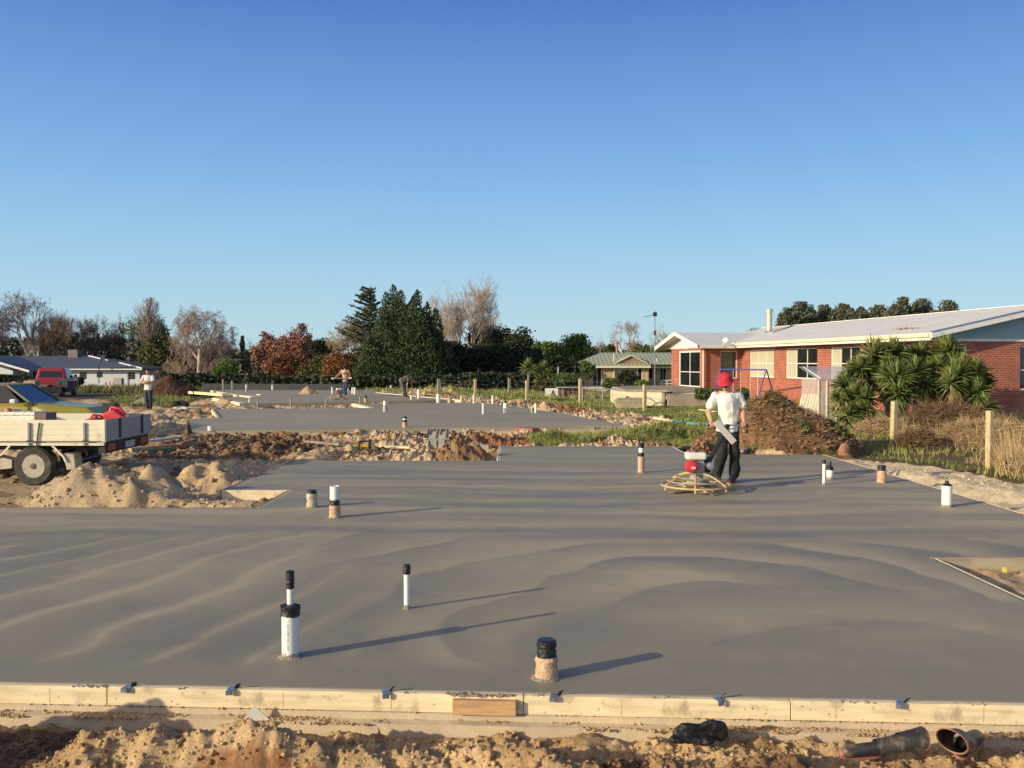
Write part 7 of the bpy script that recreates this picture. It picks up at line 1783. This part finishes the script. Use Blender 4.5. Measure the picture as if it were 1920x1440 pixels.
q_ = [P(a, b, ty+.05)-o_ for a, b in [(119, 850), (138, 852), (141, 879), (125, 881)]]
MB().add([tuple(v) for v in q_]+[tuple(v+V3(0, .28, 0)) for v in q_], [(0, 1, 2, 3), (7, 6, 5, 4), (0, 4, 5, 1), (1, 5, 6, 2), (2, 6, 7, 3), (3, 7, 4, 0)]).build('mudflap', MG, tr)
q_ = [P(a, b, ty+.05)-o_ for a, b in [(-20, 852), (4, 858), (22, 862), (22, 878), (-20, 882)]]
MB().add([tuple(v) for v in q_]+[tuple(v+V3(0, .25, 0)) for v in q_], [(0, 1, 2, 3, 4), (9, 8, 7, 6, 5), (0, 5, 6, 1), (1, 6, 7, 2), (2, 7, 8, 3), (3, 8, 9, 4), (4, 9, 5, 0)]).build('mudflap', MG, tr)
# cab (outside the frame, seen from beside)
cx = xf-.15
blob('cab', [[((cx-.15-o_.x, y-o_.y, z-o_.z), .08) for y in (ty+.25, ty+1.7) for z in (.45, 1.62)]+[((cx-1.1-o_.x, y-o_.y, z-o_.z), .08) for y in (ty+.2, ty+1.75) for z in (.45, 1.05)]+[((cx-.8-o_.x, y-o_.y, 1.6-o_.z), .08) for y in (ty+.3, ty+1.65)],
             [((cx-2.2-o_.x, y-o_.y, z-o_.z), .1) for y in (ty+.25, ty+1.7) for z in (.45, .85)]+[((cx-1.0-o_.x, y-o_.y, z-o_.z), .1) for y in (ty+.2, ty+1.75) for z in (.45, 1.0)]], TRCREAM, tr, voxel=.035)
for y in (ty+.155, ty+1.79): tb(cx-.95, cx-.25, y-.012, y+.012, 1.15, 1.55).build('door_window', GLASS, tr, bevel=.004)
# load
p = empty('tool_box', (P(20, 785, ty+.25).x-.35, ty+.35, zbm+.01), 'cream chequer-plate toolbox on the truck tray', 'toolbox')
xa, xb = P(-60, 780, ty+.15).x-p.location.x, P(65, 780, ty+.15).x-p.location.x; zh = P(0, 774, ty+.15).z-zbm
CHQ = mat('chequer_plate', (.74, .70, .60), .4, .1, 8, .8, 40, metal=.2)
MB().box(xa, xb, -.2, .25, 0, zh-.06).build('body', CHQ, p, bevel=.01); MB().box(xa-.01, xb+.01, -.21, .26, zh-.055, zh).build('lid', CHQ, p, bevel=.008)
x0, x1 = P(66, 782, ty+.2).x, P(90, 782, ty+.2).x; tag(MB().box(x0, x1, ty+.15, ty+.5, zbm+.012, P(0, 774, ty+.2).z).build('crate', mat('brown_crate', (.20, .14, .11), .8, .2, 6), bevel=.01), 'brown box beside the toolbox on the truck tray', 'crate')
o = blob('helmet', [[((0, 0, 0), (.06, .06, .05)), ((.01, 0, .0), (.07, .06, .02))]], mat('orange_plastic', (.60, .20, .08), .5), voxel=.012); o.location = (P(6, 772, ty+.2).x, ty+.35, zbm+.01+zh+.02); tag(o, 'small orange bundle on top of the toolbox', 'bundle')
JR = mat('red_plastic', (.62, .045, .05), .4, .1, 4)
def jerry(loc, s, label, rz=0):
    t = empty('jerry_can', loc, label, 'fuel can', rz=rz, sc=s)
    blob('body', [[((-.20, y, .04), .035) for y in (-.09, .09)]+[((.20, y, .04), .035) for y in (-.09, .09)]+[((.20, y, .22), .035) for y in (-.08, .08)]+[((-.19, y, .30), .05) for y in (-.07, .07)]+[((-.02, y, .36), .05) for y in (-.06, .06)]], JR, t, voxel=.012, smooth=4)
    MB().tube([(-.12, 0, .36), (-.08, 0, .44), (.06, 0, .42), (.16, 0, .28)], .026, 10).build('handle', JR, t, smooth=True)
    MB().lathe([(.035, 0), (.035, .05), (.01, .055)], 12, (.17, 0, .26)).build('spout_cap', WHITE, t)
    return t
jerry((P(219, 780, ty+1.5).x, ty+1.5, zbm+.012), 1.15, 'big red plastic fuel can at the back of the truck tray')
jerry((P(182, 785, ty+1.1).x, ty+1.1, zbm+.012), .88, 'smaller red fuel can beside the big one on the truck tray', .4)
x0 = P(193, 760, ty+1.75).x; tag(MB().box(x0, x0+.27, ty+1.68, ty+1.9, zbm+.012, P(0, 756, ty+1.8).z).build('crate', DARK, bevel=.02), 'black crate behind the big red fuel can', 'crate')

# ================= CARS =================
def car_body(t, hulls, m_, vx=.03): return blob('body', hulls, m_, t, voxel=vx, smooth=5)
OLV = NT('olive_car_paint'); OLV.b.inputs['Base Color'].default_value = (.30, .26, .04, 1); OLV.b.inputs['Roughness'].default_value = .42; OLV.b.inputs['Coat Weight'].default_value = .25; OLV = OLV.m
p = P(196, 780, 24.6); p.x -= .62; gz = Hs(-12, 25); t = empty('sedan_car', (p.x, 25.1, gz), 'olive yellow sedan parked behind the flatbed truck', 'car')
yy = (-.78, .78)
car_body(t, [[((.50, y*.80, z), .10) for y in yy for z in (.35, .60)]+[((-.9, y, z), .10) for y in yy for z in (.32, .78)]+[((-1.35, y*.92, .97), .06) for y in yy]+[((.18, y*.78, .82), .07) for y in yy],
             [((-1.35, y*1.0, z), .09) for y in yy for z in (.32, .86)]+[((-3.2, y, z), .09) for y in yy for z in (.32, .88)]+[((-1.3, y*.9, .97), .06) for y in yy]+[((-3.3, y*.9, .98), .06) for y in yy],
             [((-3.2, y, z), .09) for y in yy for z in (.32, .86)]+[((-4.35, y*.85, z), .10) for y in yy for z in (.40, .85)]+[((-3.3, y*.9, .98), .06) for y in yy]], OLV)
gh_ = [(-1.30, .97), (-2.0, 1.50), (-2.9, 1.53), (-3.75, 1.0)]
# glasshouse: glass pieces and painted pillars
def yh(z): return .80-.20*(z-.97)/.55
for s in (-1, 1):
    for (a, b, c_, d_) in [((-1.55, 1.03), (-2.03, 1.46), (-2.32, 1.47), (-2.32, 1.03)), ((-2.42, 1.03), (-2.42, 1.47), (-2.85, 1.47), (-3.30, 1.03))]:
        m = MB().add([(x, s*yh(z), z) for x, z in (a, b, c_, d_)], [(0, 1, 2, 3)]); m.build('side_window', GLASS, t)
    m = MB(); prf = [(-1.22, .98), (-2.0, 1.50), (-2.9, 1.52), (-3.65, 1.0)]
    for a, b in zip(prf[:-1], prf[1:]): m.bar((a[0], s*yh(a[1]), a[1]), (b[0], s*yh(b[1]), b[1]), .06, .06)
    m.bar((-2.37, s*.79, .98), (-2.37, s*yh(1.49), 1.49), .05, .09); m.build('pillar', mat('pillar_trim', (.10, .095, .07), .5), t)
    MB().box(-1.72, -1.56, s*.98-.07, s*.98+.07, 1.02, 1.13).build('mirror', WPAINT if s < 0 else OLV, t, bevel=.02)
    m = MB().lathe([(.36, -.012), (.36, .012)], 28, (-.42, s*.865, .33), axis='y'); m.build('wheel_arch', DARK, t)
    wheel(t, (-.42, s*.80, .31), .31, .19, s); wheel(t, (-3.45, s*.80, .31), .31, .19, s)
    MB().add([(.60, s*.60, .58), (.55, s*.60, .70), (.24, s*.885, .76), (.30, s*.90, .64)], [(0, 1, 2, 3)]).build('headlight', glassmat('headlamp', (.3, .33, .36), .1), t)
    MB().tube([(-1.55, s*.885, .84), (-1.75, s*.90, .84)], .015, 5).build('door_handle', STEEL, t)
MB().add([(-1.26, -.74, 1.0), (-1.26, .74, 1.0), (-1.98, .58, 1.49), (-1.98, -.58, 1.49)], [(0, 1, 2, 3)]).build('windscreen', glassmat('windscreen_glass', (.02, .035, .06), .14), t)
MB().add([(-2.9, -.58, 1.50), (-2.9, .58, 1.50), (-3.62, .72, 1.01), (-3.62, -.72, 1.01)], [(0, 1, 2, 3)]).build('rear_window', GLASS, t)
blob('roof', [[((x, y, 1.50), (.04, .04, .03)) for x in (-2.0, -2.88) for y in (-.58, .58)]], OLV, t, voxel=.02)
MB().box(.59, .61, -.5, .5, .42, .56).build('grille', DARK, t)
# red pickup
RP = NT('red_car_paint'); RP.b.inputs['Base Color'].default_value = (.36, .018, .03, 1); RP.b.inputs['Roughness'].default_value = .3; RP.b.inputs['Coat Weight'].default_value = .6; RP = RP.m
p = P(82, 741, 55); gz = Hs(p.x, p.y); t = empty('pickup_truck', (p.x, p.y, gz), 'red double-cab pickup seen from behind on the driveway', 'pickup', rz=R(14))
# local: +y forward
car_body(t, [[((x, y, z), .08) for x in (-.85, .85) for y in (.1, 1.7) for z in (.55, 1.05)],
             [((x, y, z), .08) for x in (-.85, .85) for y in (1.7, 5.0) for z in (.50, .98)]+[((x*.9, 3.6, 1.08), .08) for x in (-.85, .85)]], RP, .04)
blob('cab', [[((x, y, z), .08) for x, y, z in [(-.84, 1.75, 1.05), (.84, 1.75, 1.05), (-.70, 1.95, 1.72), (.70, 1.95, 1.72), (-.70, 3.2, 1.74), (.70, 3.2, 1.74), (-.84, 3.9, 1.05), (.84, 3.9, 1.05)]]], RP, t, voxel=.04)
MB().add([(-.68, 1.70, 1.22), (.68, 1.70, 1.22), (.60, 1.855, 1.66), (-.60, 1.855, 1.66)], [(0, 1, 2, 3)]).build('rear_window', GLASS, t)
for s in (-1, 1):
    MB().add([(s*.925, 1.98, 1.18), (s*.925, 2.75, 1.18), (s*.80, 2.75, 1.66), (s*.80, 2.12, 1.66)], [(0, 1, 2, 3)]).build('side_window', GLASS, t)
    MB().add([(s*.925, 2.83, 1.18), (s*.925, 3.75, 1.18), (s*.80, 3.2, 1.66), (s*.80, 2.83, 1.66)], [(0, 1, 2, 3)]).build('side_window', GLASS, t)
    MB().box(min(s*.80, s*.94), max(s*.80, s*.94), -.01, .05, .75, 1.05).build('tail_light', mat('tail_light', (.3, .03, .02)), t)
    MB().box(min(s*.95, s*1.12), max(s*.95, s*1.12), 3.6, 3.7, 1.2, 1.38).build('mirror', DARK, t, bevel=.03)
    for y in (1.0, 4.1):
        w_ = bpy.data.objects.new('wheel', None); COL.objects.link(w_); w_.parent = t; w_.location = (s*.82, y, .38); w_.rotation_euler.z = R(90)
        MB().lathe([(.2, -.13), (.37, -.12), (.38, 0), (.37, .12), (.2, .13)], 24, axis='y', cap=False).build('tyre', RUBBER, w_, smooth=True); MB().lathe([(.22, -.135), (.05, -.10), (.05, .10), (.22, .135)], 16, axis='y').build('rim', RIM, w_)
MB().box(-.70, .70, -.0, .03, .62, 1.12).build('tailgate', RP, t, bevel=.01); MB().box(-.85, .85, -.15, -.01, .42, .56).build('bumper', STEEL, t, bevel=.03); MB().box(-.25, .25, -.012, -.002, .68, .80).build('number_plate', WPAINT, t)
# trailer with gear behind the pickup
p = P(104, 748, 50); gz = Hs(p.x, p.y); t = empty('trailer', (p.x, p.y, gz), 'small dark trailer loaded with gear behind the red pickup', 'trailer', rz=.25)
MB().box(-1.6, .5, -.7, .9, .45, .52).box(-1.6, .5, -.74, -.7, .45, .8).box(.46, .5, -.7, .9, .521, .8).build('tray', DARK, t)
for x in (-.2, -.9): MB().lathe([(.1, -.1), (.28, -.1), (.29, 0), (.28, .1), (.1, .1)], 20, (x, -.8, .28), axis='y').build('wheel', RUBBER, t)
MB().box(-1.6, -1.5, -.72, -.66, .8, 1.2).box(.4, .47, -.72, -.66, .8, 1.15).build('post', DARK, t)
for (px, py, w_, h_, mm, lab, Yv) in [(120, 735, .8, .6, DARK, 'black case on the trailer', 50), (60, 722, .7, .35, mat('ply', (.36, .30, .20), .8), 'light board box on the trailer left of the black case', 50.2), (75, 728, 1.2, .3, mat('brown_tarp', (.12, .08, .06), .8), 'brown folded load in the middle of the trailer', 49.6), (30, 722, .3, .3, mat('orange_plastic', (.6, .2, .08)), 'orange container at the left end of the trailer load', 49.4)]:
    q_ = P(px, py, Yv); tag(MB().box(-w_/2, w_/2, -.3, .3, 0, h_).build('load_box', mm, loc=(q_.x, q_.y, max(q_.z-.1, gz+.53)), bevel=.04), lab, 'load')
# ================= CAMERA, SKY, SUN =================
cam = bpy.data.cameras.new('camera'); co = bpy.data.objects.new('camera', cam); COL.objects.link(co)
co.location = (0, 0, CAMZ); co.rotation_euler = (R(90)-PITCH, 0, 0)
cam.sensor_width = 36; cam.lens = 36*F/1920; cam.clip_start = .05; cam.clip_end = 6000
SC.camera = co
SUN_EL, SUN_AZ = R(15.5), R(240.5)
W = bpy.data.worlds.new('World'); SC.world = W; W.use_nodes = True
nt = W.node_tree; bg = nt.nodes['Background']
sk = nt.nodes.new('ShaderNodeTexSky'); sk.sky_type = 'NISHITA'; sk.sun_disc = False
sk.sun_elevation = SUN_EL; sk.sun_rotation = SUN_AZ; sk.air_density = 1.0; sk.dust_density = .6; sk.ozone_density = 2.0; sk.altitude = 0
tc = nt.nodes.new('ShaderNodeTexCoord'); sx = nt.nodes.new('ShaderNodeSeparateXYZ'); nt.links.new(tc.outputs['Generated'], sx.inputs[0])
rp = nt.nodes.new('ShaderNodeValToRGB'); nt.links.new(sx.outputs['Z'], rp.inputs['Fac'])
cols = [(0, (.56, .73, .78)), (.035, (.49, .72, .83)), (.12, (.36, .63, .87)), (.22, (.215, .46, .83)), (.375, (.082, .222, .62)), (.7, (.03, .085, .26)), (1, (.025, .065, .18))]
while len(rp.color_ramp.elements) < len(cols): rp.color_ramp.elements.new(.5)
for e, (p_, c_) in zip(rp.color_ramp.elements, cols): e.position = p_; e.color = (*c_, 1)
sc_ = nt.nodes.new('ShaderNodeVectorMath'); sc_.operation = 'SCALE'; sc_.inputs['Scale'].default_value = 1/.11
nt.links.new(rp.outputs['Color'], sc_.inputs[0])
mxs = nt.nodes.new('ShaderNodeMix'); mxs.data_type = 'RGBA'; mxs.inputs['Factor'].default_value = .88
nt.links.new(sk.outputs[0], mxs.inputs['A']); nt.links.new(sc_.outputs[0], mxs.inputs['B']); 
# warm glow added to the unseen sky around the sun, lifting sunlit surfaces
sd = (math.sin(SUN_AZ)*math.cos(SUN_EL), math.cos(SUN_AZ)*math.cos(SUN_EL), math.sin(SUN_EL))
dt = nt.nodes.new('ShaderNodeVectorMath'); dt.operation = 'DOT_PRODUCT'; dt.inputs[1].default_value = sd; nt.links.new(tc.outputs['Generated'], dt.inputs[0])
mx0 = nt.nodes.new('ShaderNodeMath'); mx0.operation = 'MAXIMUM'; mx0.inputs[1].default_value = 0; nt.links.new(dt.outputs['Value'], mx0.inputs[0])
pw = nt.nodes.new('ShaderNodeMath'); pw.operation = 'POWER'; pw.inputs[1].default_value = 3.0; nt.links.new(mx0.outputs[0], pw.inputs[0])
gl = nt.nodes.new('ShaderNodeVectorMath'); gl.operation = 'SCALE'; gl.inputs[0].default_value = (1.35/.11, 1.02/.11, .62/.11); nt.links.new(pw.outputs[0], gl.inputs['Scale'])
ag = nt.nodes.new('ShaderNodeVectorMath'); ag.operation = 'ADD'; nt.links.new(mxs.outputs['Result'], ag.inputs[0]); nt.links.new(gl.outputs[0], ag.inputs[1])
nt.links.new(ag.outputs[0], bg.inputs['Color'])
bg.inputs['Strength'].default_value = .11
sl = bpy.data.lights.new('sun', 'SUN'); sl.energy = 5.0; sl.angle = R(.53); sl.color = (1, .84, .56)
so = bpy.data.objects.new('sun', sl); COL.objects.link(so)
d = Vector((math.sin(SUN_AZ)*math.cos(SUN_EL), math.cos(SUN_AZ)*math.cos(SUN_EL), math.sin(SUN_EL)))
so.rotation_euler = d.to_track_quat('Z', 'Y').to_euler(); so.location = d*50
SC.view_settings.view_transform = 'Standard'; SC.view_settings.look = 'None'; SC.view_settings.exposure = 0; SC.view_settings.gamma = 1
SC.render.engine = 'CYCLES'
